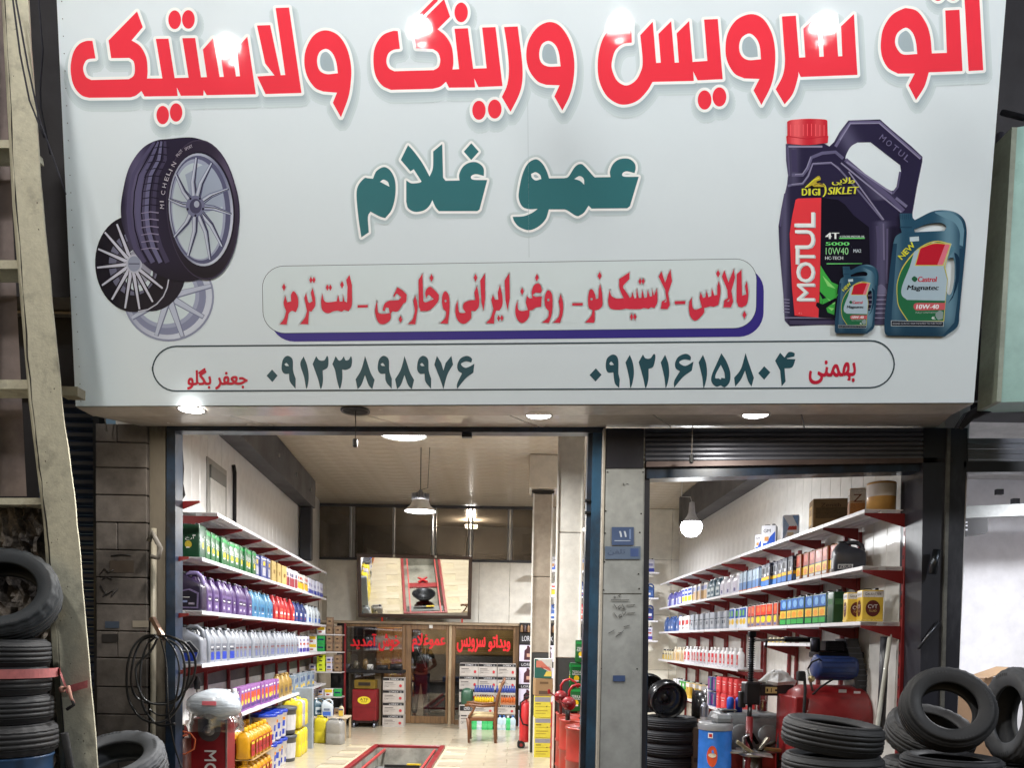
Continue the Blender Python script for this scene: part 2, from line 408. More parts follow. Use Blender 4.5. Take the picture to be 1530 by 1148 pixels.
A, B_, C_, D_, E_, F_, G_ = (95, 0, 6.108), (335, 0, 6.108), (540, 0, 6.108), (690, 0, 6.108), (880, 0, 6.108), (1040, 0, 6.108), (1250, 0, 6.108)
title = [
 (A, '265,372 205,374* 140,405* 90,480* 66,600* 75,720* 110,810* 170,872* 235,892 610,888 660,872* 712,830 740,880 800,880 800,715 763,716 768,640* 755,520* 700,420* 622,368 724,247 672,103 412,368 436,530 600,528 640,560* 652,630* 640,690* 598,722 255,730 205,700* 180,630* 195,570* 225,540* 293,532', None),
 (A, '740,880 1043,876 1034,797 1072,874 1276,872 1280,822 1307,868 1756,860 1678,333 1582,440 1611,695 1574,697 1521,340 1427,447 1463,700 1425,702 1366,346 1272,452 1309,703 1255,705 1202,346 1085,348 1142,708 1015,712 958,352 843,354 903,715 763,716', None),
 (A, 'E 1015,179 58,86', None), (A, 'E 1140,176 58,85', None), (A, 'E 906,1050 57,84', None), (A, 'E 1028,1026 57,84', None),
 (B_, '300,232 420,228 517,686 558,684 470,72 592,67 706,848 378,858 302,697 460,688 375,578', None),
 (B_, '925,276* 1040,320* 1120,440* 1158,600* 1155,760* 1130,900* 1066,1070 992,938 1030,845 905,835 830,800* 760,700* 732,570* 750,440* 820,320*', '1038,668 935,676* 870,640* 848,555* 870,475* 930,445* 985,480* 1022,560*'),
 (C_, '332,282 280,284* 190,325* 125,430* 110,560* 130,690* 190,780* 270,820 650,810 720,790* 772,745 800,800 850,799 850,632 832,633 840,560* 825,430* 770,330* 695,266 810,152 755,-10 475,265 500,440 655,448 700,480* 720,545* 705,610* 660,640 300,650 250,620* 228,560* 245,490* 290,455* 352,445', None),
 (C_, '680,-25 700,5 518,187 505,152', None),
 (C_, '832,633 892,630 850,262 972,257 1020,627 1143,622 1102,250 1224,246 1288,785 1068,794 1030,715 1038,797 800,800', None),
 (C_, 'E 911,112 61,90', None), (C_, 'E 1073,1006 61,87', None), (C_, 'E 1217,995 62,87', None),
 (D_, '386,246 510,240 550,560* 552,740* 520,870* 445,1020 366,885 415,770* 430,620* 412,420*', None),
 (D_, '800,200* 900,240* 985,370* 1025,540* 1020,720* 985,870* 918,1008 845,880 892,778 770,774 690,740* 615,640* 588,510* 610,370* 690,250*', '902,605 790,607* 725,570* 706,490* 730,405* 790,372* 850,405* 885,480*'),
 (E_, '388,215 300,210* 200,250* 120,370* 82,540* 90,720* 150,860* 240,935* 330,955* 440,920* 530,830* 580,747 957,738 950,650 992,733 1220,722 1175,172 1050,178 1080,555 945,565 914,190 800,303 820,570 782,572 750,192 634,308 655,572 613,574 582,197 468,320 490,560* 470,660* 420,740* 340,780* 260,740* 215,650* 208,570* 240,460* 310,400* 390,388', None),
 (E_, 'E 1055,912 63,88', None), (E_, 'E 1190,884 63,88', None),
 (F_, '500,128* 610,170* 690,300* 722,470* 715,640* 680,790* 596,958 524,825 578,720 440,715 350,670* 285,560* 268,440* 290,300* 370,180*', '592,540 480,548* 415,510* 392,430* 415,345* 485,305* 545,345* 580,420*'),
 (F_, '783,150 910,142 940,525 996,522 978,262 1098,148 1125,518 1165,516 1150,250 1270,138 1296,514 1334,512 1322,240 1440,127 1472,683 955,702 932,655 930,700* 885,850* 808,952 726,815 790,690* 810,560* 800,400*', None),
 (G_, '1162,-80 1298,-80 1337,640 1203,648', None),
 (G_, '990,95 1120,88 1148,648 840,660 800,790* 724,912 656,780 712,670 560,672 470,620* 415,520* 402,400* 425,260* 500,140* 600,82* 650,75* 740,105* 820,220* 855,340* 868,487 1005,482', '735,492 610,497* 555,450* 532,380* 555,300* 630,252* 690,295* 722,380*'),
 (G_, 'E 925,-72 58,80', None), (G_, 'E 1062,-78 58,80', None)]
S1, S2 = (520, 200, 6.108), (730, 200, 6.108)
sub = [
 (S1, '228,410 260,340* 330,303* 390,340* 430,430* 432,560* 400,690* 340,770 290,755* 205,710 182,760* 190,900 122,945 95,760* 78,560* 95,470* 150,405* 180,405*', '292,437 325,418* 365,440* 378,483'),
 (S1, '548,103 600,160* 680,270* 745,390 775,310* 778,160 860,92 868,400 890,428 1018,426 1015,370* 1050,300* 1110,262* 1180,262* 1235,310* 1240,385 1170,368* 1125,385* 1140,418* 1270,422 1200,690 1180,706 830,706 800,670* 770,605 740,660* 690,700* 610,712* 550,680* 532,620 532,425 580,452* 650,447* 672,435 600,322 570,342 482,238', None),
 (S1, 'D 1125,162 68,77', None),
 (S2, '552,407 690,405 730,390* 790,300* 840,275* 880,300* 960,390* 985,397 1112,395 1108,340* 1140,270* 1200,230* 1280,228* 1330,265* 1342,310* 1332,358 1260,342* 1222,360* 1235,390* 1370,392 1290,660 1265,680 940,683 912,655 870,720* 820,752 790,745* 720,700* 690,690 550,690 520,780* 450,850* 365,880* 280,850* 235,800* 220,758 320,752* 400,720* 447,685 370,688* 310,665* 278,600* 278,520* 310,370* 360,270* 432,232* 490,270* 530,340*', '388,365 430,350* 470,375* 482,412 430,425* 395,400*'),
]
sub_holes2 = parse('782,412 830,385* 868,410* 873,465 835,430*', *S2)
M1, M2, M3 = (390, 380, 6.108), (630, 380, 6.108), (870, 380, 5.656)
mid = [(M1, x, None) for x in (
 '222,378 240,440 275,430 275,370* 300,338* 335,390* 340,470* 318,530 285,515 265,527 252,545 240,610 235,642 170,640 210,590* 230,520 207,450*', 'D 210,302 17,34',
 '472,308 495,400 495,470* 460,525 440,520 430,640 355,640 400,580* 420,520 395,400 412,352 435,440* 470,430 455,350', 'D 456,235 15,31', 'D 483,235 15,31',
 '808,190 830,280 830,460* 800,522 760,510 735,525 700,515 660,522* 610,540* 560,510* 548,430* 560,358 575,420* 610,440* 690,430 705,370 720,435 745,430 748,365 762,430 785,440 790,300 778,235', 'D 740,280 17,35', 'D 606,305 15,30', 'D 633,305 15,30',
 '882,465 975,463 975,487 882,489',
 '1060,425 1065,510* 1080,540* 1130,545* 1185,535 1180,600* 1120,640* 1070,620* 1042,540* 1045,480*',
 '1245,302 1290,330* 1330,370 1325,430* 1300,450 1250,520* 1200,522 1178,548 1165,490 1140,485 1130,520 1110,510* 1130,450* 1170,425 1255,420 1280,395 1240,360* 1215,395 1208,380', 'D 1273,596 17,34',
 '1408,372 1430,470* 1420,560* 1408,640 1342,638 1385,590* 1405,520 1390,430')]
mid += [(M2, x, h) for x, h in (
 ('8,175 15,430 40,440* 100,415 110,410 65,372* 40,405 35,340* 75,297* 120,330* 158,372 150,430* 90,500* 50,520 -10,520 -25,480 -28,300 -28,235', None), ('D 90,217 17,36', None),
 ('220,340* 250,380* 256,480* 250,560* 238,636 168,632 215,580* 225,525 195,490* 185,420* 195,360*', 'E 218,427 10,12'),
 ('505,288 525,400* 520,480* 490,520 452,518 452,530 448,590* 390,636* 335,610* 308,540* 312,470* 328,425 335,500* 350,535* 400,532* 378,495* 385,450* 430,425* 490,418 480,350', None), ('D 492,215 17,36', None),
 ('578,175 580,400 565,518 545,440 535,240', None), ('715,280 738,390* 735,470* 710,515 680,515 665,560 660,634 588,630 630,580* 655,500 640,440 635,420 650,368 670,415 700,415 695,350', None),
 ('D 703,585 15,30', None), ('D 732,583 15,30', None), ('800,170 805,400 785,515 765,420 758,240', None),
 ('875,425 880,500* 915,520* 970,510 950,440 960,380 985,405 1010,400 1005,340* 1030,280* 1075,270* 1100,330 1085,355 1040,350 1015,375* 1040,390 1098,385 1090,480 1040,488 1010,510 985,515 975,580* 925,628* 880,605* 855,540* 860,470*', None),
 ('D 917,340 17,36', None), ('D 1052,215 17,36', None),
 ('1160,330* 1190,370* 1195,470* 1185,560* 1160,628 1098,626 1150,580* 1162,520 1130,480* 1122,410* 1135,350*', 'E 1156,418 11,13'),
 ('1268,362 1290,440* 1288,540* 1262,628 1198,626 1250,570* 1262,500 1250,430', None), ('1375,448 1470,446 1470,468 1375,470', None))]
mid += [(M3, x, h) for x, h in (
 ('150,250 168,330 170,430* 140,468 105,475 105,560* 95,580 25,578 75,520* 85,475 55,450* 48,380* 60,310* 85,298* 108,340* 115,380 135,375 140,300', 'E 78,380 10,11'), ('D 147,183 17,33', None),
 ('400,152 398,210 350,260* 345,285 385,340* 400,370 415,360 425,320 440,375 455,370 460,290 478,370 500,370 505,300 525,370 545,365 552,300 572,360 590,355 590,290 605,350 632,290 635,400* 610,455 580,450 560,462 520,455 490,465 400,465 370,460 310,470* 240,460* 218,400* 232,300 245,350* 290,375* 350,372 315,290* 312,210', None),
 ('D 417,530 14,29', None), ('D 444,530 14,29', None), ('D 488,230 14,28', None), ('D 514,230 14,28', None),
 ('668,145 700,240 712,210 720,180 745,130 758,230 725,330 740,430 720,465 662,462 672,400 710,380 700,300 645,190', '690,405 715,380 708,408'),
 ('782,398 870,396 870,422 782,424', None),
 ('925,365 930,440* 955,470* 1010,450 990,370 1000,320 1020,370 1040,365 1048,305 1065,365 1090,355 1095,290 1115,350 1140,345 1140,270 1155,225 1168,320* 1150,430 1110,445 1080,440 1050,450 1030,455 1025,500* 960,562* 915,530* 900,460* 905,400', None), ('D 1147,165 17,33', None),
 ('1200,135 1235,240 1250,200 1280,125 1290,200 1260,310 1275,400 1255,450 1192,450 1200,390 1230,370 1225,300 1180,190', '1222,400 1245,378 1240,402'),
 ('1345,130 1350,350 1385,340 1375,270 1390,225 1403,330* 1390,420* 1350,450 1320,445 1303,400 1305,170', None), ('D 1370,513 17,33', None))]

def lettering(shapes, c, name, wo, cw, shadow=None, more_holes=()):
    S = [parse(t_, *o) for o, t_, h in shapes]; Hh = [parse(h, *o) for o, t_, h in shapes if h] + list(more_holes)
    p = Print()
    if shadow:                               # printed soft shadow behind the letters
        for wd, cc, (dx, dy) in shadow:
            SS = [[(x + dx, y + dy) for x, y in q] for q in S]
            O = [z for q in SS for z in outline_polys(q, wd)]
            p.fill(SS + O, cc)
    if wo:
        O = [z for q in S + Hh for z in outline_polys(q, wo)]
        p.fill(S, cw, Hh, O)
    p.fill(S, c, Hh)
    return p.done(name)
lettering(title, RED, 'title_lettering', 4.4, WHT, [(12, rgb(212, 226, 230), (2, 9)), (9.5, rgb(204, 218, 223), (2, 8)), (7, rgb(194, 209, 215), (2, 7)), (4.5, rgb(183, 199, 206), (2, 6)), (2.5, rgb(172, 189, 197), (2, 5))])
lettering(sub, TEAL, 'subtitle_lettering', 3.6, WHT, [(9, rgb(211, 225, 229), (0, 2)), (7, rgb(200, 215, 220), (0, 2)), (5.2, rgb(188, 203, 209), (0, 2))], [sub_holes2])

# services box: blue-violet slab, pale box, red words
p = Print()
def rrect(tl, tr, br, bl, r_):
    t0, t1, t2, t3 = [Vector(q) for q in (tl, tr, br, bl)]; out = []
    for a, b, c in ((t3, t0, t1), (t0, t1, t2), (t1, t2, t3), (t2, t3, t0)):
        d1 = (a - b).normalized() * r_; d2 = (c - b).normalized() * r_
        for k in range(9):
            th = math.pi / 2 * k / 8; out.append(tuple(b + d1 * (1 - math.sin(th)) + d2 * (1 - math.cos(th))))
    return out
box1 = rrect((392, 398.5), (1130.5, 387), (1129, 490), (394, 498), 32)
p.fill([rrect((404, 408), (1141.5, 399), (1140.5, 503), (404, 511), 36)], rgb(62, 52, 142))
p.fill([box1] + outline_polys(box1, .8), rgb(70, 84, 92))
p.fill([box1], rgb(224, 237, 240))
box2 = rrect((228, 518), (1336, 509), (1336, 579.5), (228, 585), 36)
p.fill(outline_polys(box2, 1.1), rgb(60, 78, 88))
p.fill([stroke([(788.5, 150), (790.5, 385)], .35)], rgb(196, 210, 215))
p.done('printed_frames')
lettering(mid, rgb(224, 56, 78), 'services_lettering', 1.8, WHT, [(5, rgb(206, 226, 229), (0, 0)), (3.6, rgb(196, 220, 224), (0, 0))])

N1, N2, N3 = (260, 505, 6.12), (500, 505, 6.12), (870, 380, 5.656)
nine = '1045,165* 1085,200* 1090,300* 1113,375 1112,467 1060,400* 1052,328 1010,328* 985,290* 990,220* 1010,180*'; nine_h = '1010,243 1030,230* 1052,258 1025,257*'
eight = '278,165 300,230* 330,320* 366,385 345,470 310,430* 278,340 245,430* 210,470 192,380 240,300* 265,220*'
def off(o, dx): return (o[0] + dx / o[2], o[1], o[2])
dig = [(N1, '897,290 948,346 900,405 847,347', None), (N1, nine, nine_h), (N1, '1186,170 1220,260* 1232,370* 1212,468* 1190,360* 1155,240*', None),
 (N1, '1300,168 1330,205* 1375,205* 1400,165* 1413,200* 1405,270* 1360,300 1362,400* 1342,468* 1318,380* 1268,240', None),
 (N2, '10,168 40,208* 65,200 85,168 100,205* 130,200* 150,168* 160,210* 148,270* 105,293* 70,290 70,380* 48,468* 20,380* 5,300* -20,240', None),
 (N2, eight, None), (off(N2, 455 - 1045), nine, nine_h), (off(N2, 361), eight, None), (off(N2, 815 - 1045), nine, nine_h),
 (N2, '935,165 975,230 995,300 1015,230 1068,165 1083,245 1030,340* 995,470 965,380* 912,245', None),
 (N2, '1210,165* 1255,190* 1250,225 1200,215* 1155,240* 1200,275* 1278,238 1268,320 1200,370* 1120,468 1120,420* 1165,325 1130,300* 1122,250* 1150,190*', None)]
one = '402,850 430,930* 435,1030* 408,1132* 395,1040* 365,915'
dig += [(N3, '115,965 163,1020 112,1077 62,1022', None), (N3, '262,848* 302,885* 305,1010 317,1060 312,1132 275,1090* 262,1000 215,998* 198,950* 210,880*', '228,925 245,908* 268,935 240,938*'),
 (N3, one, None), (N3, '512,848 535,880* 575,880* 605,843* 618,870* 600,950* 560,970 558,1060* 535,1132* 515,1050* 477,912', None), (off(N3, 298), one, None), (off(N3, 618), one, None),
 (N3, '875,842* 915,865* 915,898 860,890* 818,915* 870,945* 940,908 925,985 850,1040* 775,1130 778,1070* 825,990 790,965* 785,915* 815,865*', None),
 (N3, '1175,837 1220,910* 1250,1000* 1245,1080* 1205,1125* 1170,1110 1130,1120* 1092,1080* 1095,1020* 1140,915', '1170,935 1200,1000* 1205,1050 1175,1045 1170,1060 1150,1050 1125,1048* 1130,1010*'),
 (N3, '1380,835 1400,900* 1450,1045 1430,1120 1400,1070* 1375,985 1340,1060* 1292,1120 1283,1045 1340,970*', None),
 ((860, 505, 3.06), '862,130 890,158 862,192 835,162', None),
 ((860, 505, 3.06), '935,68 955,90 975,65* 1000,70* 1000,85 965,95* 1005,98 990,135* 955,140 960,200 942,222 935,150 912,105', None)]
lettering(dig[:11], rgb(44, 84, 96), 'phone_digits', 0, WHT); lettering(dig[11:], rgb(44, 84, 96), 'phone_digits', 0, WHT)
for nm_, xy_, b_, u_ in (('جعفر بگلو', (280.5, 582), (89, -.6), (0, -31)), ('بهمنی', (1209, 574), (69, -1.5), (0, -34))):
    p = Print()
    for dx in (-.7, -.25, .25, .7):
        for dy in (-.6, 0, .6): p.text(farsi(nm_), (xy_[0] + dx, xy_[1] + dy), b_, u_, rgb(205, 40, 66))
    p.done('name_lettering')

# ---------------------------------------------------------------- printed tyre and wheels (flat print)
p = Print(); T1 = (130, 170, 6.108)
def z1(x, y): return (130 + x / 6.108, 170 + y / 6.108)
def ell(cx, cy_, rx, ry, rot=0, n=48):
    return [(cx + rx * math.cos(a) * math.cos(rot) - ry * math.sin(a) * math.sin(rot), cy_ + rx * math.cos(a) * math.sin(rot) + ry * math.sin(a) * math.cos(rot)) for a in [2 * math.pi * i / n for i in range(n)]]
def mixc(a, b, t): t = max(0.0, min(1.0, t)); return tuple(x + (y - x) * t for x, y in zip(a, b))
def hump(x, c, w_): return math.exp(-((x - c) / w_) ** 2)
def shade_tyre(x, y):
    c = mixc(rgb(44, 38, 60), rgb(108, 102, 136), .8 * hump(x, 205, 16) * hump(y, 290, 90)); return mixc(c, rgb(24, 20, 34), .8 * hump(y, 430, 34) + .5 * hump(x, 180, 8))
def shade_wall(x, y): return mixc(mixc(rgb(50, 43, 62), rgb(92, 82, 108), hump(x - (y - 314) * -.1, 338, 18) * hump(y, 255, 60)), rgb(28, 24, 36), hump(y, 420, 40))
def shade_rim(x, y): return mixc(rgb(110, 114, 148), rgb(214, 220, 236), .9 * hump((x - 300) * .9 + (y - 314) * .5, 55, 30) + .7 * hump((x - 300) * .9 + (y - 314) * .5, -45, 26))
def shade_motul(x, y):
    c = mixc(rgb(46, 41, 68), rgb(120, 116, 150), .55 * hump(x, 1172, 5) + .5 * hump(x, 1318, 9) * (y > 330) + .45 * hump(x - (y - 200) * .6, 1262, 14) * (y < 300) + .35 * hump(x, 1186, 7) * (y < 275)); return mixc(c, rgb(22, 18, 34), .7 * hump(x, 1335, 9) * (y > 340) + .5 * hump(y, 488, 12))
# silver rim at the back
c3 = z1(745, 1670)
p.fill([ell(*c3, 68, 67)], rgb(150, 156, 182)); p.grad([ell(*c3, 65, 64)], lambda x, y: mixc(rgb(150, 156, 184), rgb(216, 222, 236), .5 + (x + y - c3[0] - c3[1]) / 150)); p.fill([ell(c3[0] - 2, c3[1], 58, 57)], rgb(140, 145, 174)); p.fill([ell(c3[0] - 4, c3[1] - 2, 50, 49)], rgb(168, 175, 200)); p.fill([ell(c3[0] - 5, c3[1] - 3, 45, 44)], rgb(216, 229, 234))
for ex, ey in ((1135, 1573), (1065, 1858), (875, 2038), (635, 2028), (415, 1868), (360, 1600)):
    e = z1(ex, ey); p.fill([stroke([c3, e], 6, 3.4)], rgb(126, 131, 158)); p.fill([stroke([(c3[0] - .6, c3[1] - .6), (e[0] - .6, e[1] - .6)], 4.6, 2.2)], rgb(196, 203, 222))
# black wheel with silver spokes
c2 = z1(415, 1372)
p.fill([ell(c2[0] + 26, c2[1] + 2, 55.5, 69, R(-3))], rgb(34, 30, 44))
p.fill([ell(*c2, 55.5, 72, R(-3))], rgb(28, 24, 36)); p.fill([ell(c2[0] + 2, c2[1], 37, 47)], rgb(112, 112, 136))
p.fill([ell(c2[0] + 6, c2[1] + 2, 30, 40)], rgb(70, 66, 84)); p.fill([ell(c2[0] + 9, c2[1] + 9, 22, 32)], rgb(214, 226, 232)); p.fill([ell(c2[0] + 9, c2[1] + 5, 20, 27)], rgb(160, 160, 178))
for ex, ey in ((275, 1008), (165, 1083), (105, 1236), (95, 1406), (140, 1568), (230, 1698), (350, 1778), (482, 1786), (603, 1720), (693, 1596)):
    e = z1(ex, ey); p.fill([stroke([c2, e], 3.2, 4.6)], rgb(26, 22, 34)); p.fill([stroke([(c2[0], c2[1]), e], 2.8, 1.3)], rgb(206, 206, 222))
p.fill([ell(c2[0] + 3, c2[1], 12, 14)], rgb(190, 192, 208)); p.fill([ell(c2[0] + 3, c2[1], 9.5, 11.5)], rgb(150, 156, 178)); p.fill([stroke([(c2[0] - 5, c2[1]), (c2[0] + 11, c2[1])], .8)], rgb(80, 80, 100))
p.fill([stroke([z1(*q) for q in ((748, 1515), (735, 1590), (700, 1670), (640, 1740), (560, 1790), (470, 1806))], .9)], rgb(200, 200, 216))
# the big tyre
outer = '312,900* 322,760* 370,540* 440,400* 530,300* 640,245* 750,232* 900,218* 1000,225* 1110,268* 1220,375* 1310,530* 1370,700* 1396,880* 1385,1060* 1350,1168* 1240,1338* 1100,1470* 950,1532* 750,1512* 600,1438* 480,1328* 390,1188* 330,1030*'
p.grad([parse(outer, *T1)], shade_tyre)
for f_, cc in ((.16, rgb(82, 76, 108)), (.42, rgb(96, 92, 126)), (.66, rgb(112, 110, 146)), (.86, rgb(70, 64, 92))):   # tread ribs
    x0 = 330 + 330 * f_; p.fill([stroke([z1(x0 + 300 * (1 - f_) * .9 + 180 * f_ * .4, 262 - 10 * f_), z1(x0 + 130 - 30 * f_, 420), z1(x0 + 50 - 20 * f_, 560), z1(x0 + 8, 720), z1(x0 - 2, 900), z1(x0 + 14, 1060), z1(x0 + 60, 1220), z1(x0 + 150 - 30 * f_, 1360)], 2.2, 3.6)], cc)
for f_ in (.3, .52, .74):
    x0 = 330 + 330 * f_; p.fill([stroke([z1(x0 + 300 * (1 - f_) * .9 + 180 * f_ * .4, 262 - 10 * f_), z1(x0 + 130 - 30 * f_, 420), z1(x0 + 50 - 20 * f_, 560), z1(x0 + 8, 720), z1(x0 - 2, 900), z1(x0 + 14, 1060), z1(x0 + 60, 1220), z1(x0 + 150 - 30 * f_, 1360)], .9)], rgb(28, 24, 40))
for k in range(15):
    y = 300 + k * 66; xr = 800 - 130 * math.sin(min(1, (y - 200) / 620) * math.pi / 2); xl = xr - 170
    p.fill([stroke([z1(xl, y + 18), z1((xl + xr) / 2, y + 4), z1(xr - 12, y + 14)], .55, .9)], rgb(34, 30, 48) if k < 9 else rgb(150, 140, 170))
p.fill([ell(303.5, 314, 54, 105, R(-4))], rgb(66, 58, 82)); p.grad([ell(303, 314, 52.5, 103, R(-4))], shade_wall); p.fill([ell(302.2, 314, 49.5, 87, R(-4))], rgb(34, 30, 46))
p.grad([ell(301, 314, 48, 84.5, R(-4))], shade_rim); p.fill([ell(300, 314, 45, 81, R(-4))], rgb(96, 98, 130)); p.fill([ell(297, 314, 40.5, 76, R(-4))], rgb(168, 176, 202))
p.fill([ell(296, 316, 37.5, 72, R(-4))], rgb(205, 218, 226)); p.fill([parse('900,560 1100,470* 1230,640* 1250,850 1000,900*', *T1)], rgb(172, 184, 206))
hub = z1(995, 850)
for ex, ey in ((1005, 405), (1145, 455), (1295, 690), (1320, 920), (1240, 1215), (1130, 1335), (930, 1300), (805, 1130), (755, 785), (820, 560)):
    e = z1(ex, ey); mx_ = ((hub[0] + e[0]) / 2 + (e[1] - hub[1]) * .06, (hub[1] + e[1]) / 2 - (e[0] - hub[0]) * .06)
    p.fill([stroke([hub, mx_, e], 5.5, 2.2)], rgb(92, 94, 128)); p.fill([stroke([(hub[0] - .8, hub[1]), (mx_[0] - .8, mx_[1]), (e[0] - .5, e[1])], 4.2, 1.3)], rgb(176, 184, 210)); p.fill([stroke([(hub[0] - 1.6, hub[1]), (mx_[0] - 1.6, mx_[1]), (e[0] - .8, e[1])], 1.6, .5)], rgb(216, 222, 236)); p.fill([stroke([(hub[0] + 2, hub[1]), (mx_[0] + 2, mx_[1]), (e[0] + 1, e[1])], .8, .5)], rgb(40, 38, 62))
p.fill([ell(*hub, 14, 16)], rgb(128, 132, 164)); p.fill([ell(hub[0] + .5, hub[1], 9, 11)], rgb(84, 82, 112)); p.fill([ell(hub[0] + 2, hub[1] - 3, 4, 5)], rgb(190, 196, 216))
for a in range(5): q = (hub[0] + 12 * math.cos(a * 1.257 + .3), hub[1] + 14 * math.sin(a * 1.257 + .3)); p.fill([ell(*q, 1.6, 2)], rgb(50, 46, 72))
mich = [((686, 860), -85), ((684, 800), -88), ((694, 735), -82), ((704, 670), -78), ((722, 610), -72), ((738, 560), -68), ((762, 520), -64), ((782, 480), -60)]
for ch, ((x, y), a) in zip('MICHELIN', mich):
    o = z1(x + 24, y + 14); ca, sa = math.cos(R(a)), math.sin(R(a)); p.text(ch, o, (6.2 * ca if ch != 'I' else 1.6 * ca, 6.2 * sa if ch != 'I' else 1.6 * sa), (6 * sa, -6 * ca), rgb(206, 200, 214))
for ch, x, y, a in (('PILOT', 838, 404, -50), ('SPORT', 908, 345, -26)):
    o = z1(x, y); ca, sa = math.cos(R(a)), math.sin(R(a)); p.text(ch, o, (12 * ca, 12 * sa), (4.5 * sa, -4.5 * ca), rgb(196, 190, 206))
p.done('tyre_picture')

# ---------------------------------------------------------------- printed oil jugs (flat print)
p = Print(); Z1, Z2 = (1150, 165, 6.108), (1150, 330, 5.1)
def zz(x, y): return (1150 + x / 6.108, 165 + y / 6.108)
def zy(x, y): return (1150 + x / 5.1, 330 + y / 5.1)
NAVY = rgb(52, 46, 76)
body = [zz(*q) for q in ((150, 310), (495, 305), (545, 332), (590, 290), (640, 200), (720, 95), (1005, 85), (1100, 170), (1290, 330), (1390, 425), (1388, 470), (1340, 700), (1300, 930))] + [(1361, 345), (1352, 400), (1344, 450), (1341, 480), (1180, 487), (1173, 479), (1171, 440), (1165, 372), (1163.8, 338), (1168, 312), (1176.5, 276), (1178, 262), (1175, 240)]
hole = parse('690,440 700,400* 740,330* 800,292 920,290 1190,500 1198,560 1155,725 1110,735 860,610', *Z1)
p.fill([body] + outline_polys(body, .7), rgb(96, 90, 122), [hole]); p.grad([body], shade_motul, [hole])
def line(pts, w0, c, w1=None, o=zz): p.fill([stroke([o(*q) for q in pts], w0, w1)], c)
HL = rgb(150, 146, 176)
line([(600, 330), (660, 230), (735, 112), (1000, 108), (1380, 440)], 2.2, rgb(112, 106, 140)); line([(640, 270), (735, 120), (1000, 116), (1370, 440)], .8, HL)
line([(170, 330), (480, 330)], 1.4, HL); line([(165, 335), (180, 600)], 1.2, rgb(98, 92, 124)); line([(220, 360), (230, 560)], 4, rgb(70, 64, 96))
line([(165, 690), (200, 680), (300, 670), (350, 600), (390, 490), (560, 480), (620, 520), (780, 700), (1030, 1000)], 1.8, rgb(112, 108, 140), 1.2); line([(200, 676), (300, 664), (352, 596), (396, 484), (560, 474), (640, 545)], .7, HL)
line([(200, 590), (300, 590), (345, 530), (380, 430), (480, 390), (600, 380), (670, 440)], 2.4, rgb(104, 100, 132)); line([(230, 586), (300, 580), (340, 520), (375, 425)], .8, HL)
line([(690, 450), (1100, 800), (1220, 920)], 3.2, rgb(98, 92, 126)); line([(650, 480), (820, 620), (1200, 930)], 1.1, HL); line([(720, 560), (880, 780), (1040, 1000)], 1, HL); line([(700, 470), (1120, 760)], 1.3, rgb(140, 136, 168))
line([(1190, 560), (1165, 700), (1120, 760)], 1.6, rgb(98, 94, 126)); line([(1150, 800), (1250, 880)], 2.2, rgb(120, 116, 148))
line([(140, 760), (110, 920), (95, 1060)], 1.4, rgb(90, 84, 116)); line([(840, 380), (860, 500), (870, 0)], .01, NAVY)
line([(820, 40), (830, 200), (825, 400)], 2.6, rgb(86, 80, 112), o=zy); line([(865, 20), (870, 300)], 1.2, rgb(120, 114, 146), o=zy); line([(895, 60), (890, 480)], 1.4, rgb(96, 90, 122), o=zy)
line([(115, 740), (490, 742), (880, 742)], .8, HL, o=zy); line([(150, 775), (480, 778), (880, 780)], 3, rgb(74, 68, 96), o=zy)
for k in range(5): line([(700, 570 + 34 * k), (885, 568 + 34 * k)], .9, HL, o=zy); line([(105, 600 + 24 * k), (150, 604 + 24 * k)], .7, HL, o=zy)
p.fill([parse('820,500 850,485* 885,520* 890,560 760,565', *Z2)], rgb(120, 116, 146))
CAPR = rgb(236, 62, 72)
cap = parse('158,105 200,88* 350,78* 500,84* 525,100 527,230 533,240 528,298 340,318* 155,306 150,240 160,230', *Z1)
p.grad([cap], lambda x, y: mixc(rgb(206, 44, 58), rgb(255, 120, 124), hump(x, 1190, 9) * .7 + hump(x, 1222, 6) * .3)); line([(158, 238), (340, 262), (525, 236)], .7, rgb(200, 40, 56))
for k in range(9): line([(190 + 38 * k, 130 + 6 * math.sin(k)), (190 + 38 * k, 235)], .5, rgb(250, 110, 116))
p.fill([[(1188.5, 299), (1192, 297), (1226.6, 296), (1225.5, 400), (1222.5, 475), (1187, 472), (1183, 430), (1179.5, 350), (1183, 325)]], rgb(240, 66, 74))
p.fill([[(1227, 296), (1252, 299), (1262, 306), (1275, 322), (1298, 340), (1300, 420), (1291, 478), (1223.5, 475)]], rgb(24, 20, 34))
for q in ('385,340 420,400 470,470 520,490 510,560 440,600 380,540', '400,600 520,560 500,600 400,640', '420,640 500,610 490,720 440,700', '380,560 400,600 395,640 380,640'): p.fill([parse(q, *Z2)], rgb(70, 180, 76))
for q in ('400,420 440,500 500,520', '430,590 480,640 500,630', '440,660 470,690 490,670'): p.fill([parse(q, *Z2)], rgb(150, 226, 130))
p.fill([parse('350,650 360,625* 400,640 500,590 510,610 400,680*', *Z2)], rgb(20, 18, 26))
for k, (ch, y0_, h) in enumerate((('M', 608, 92), ('O', 470, 0), ('T', 0, 0))): pass
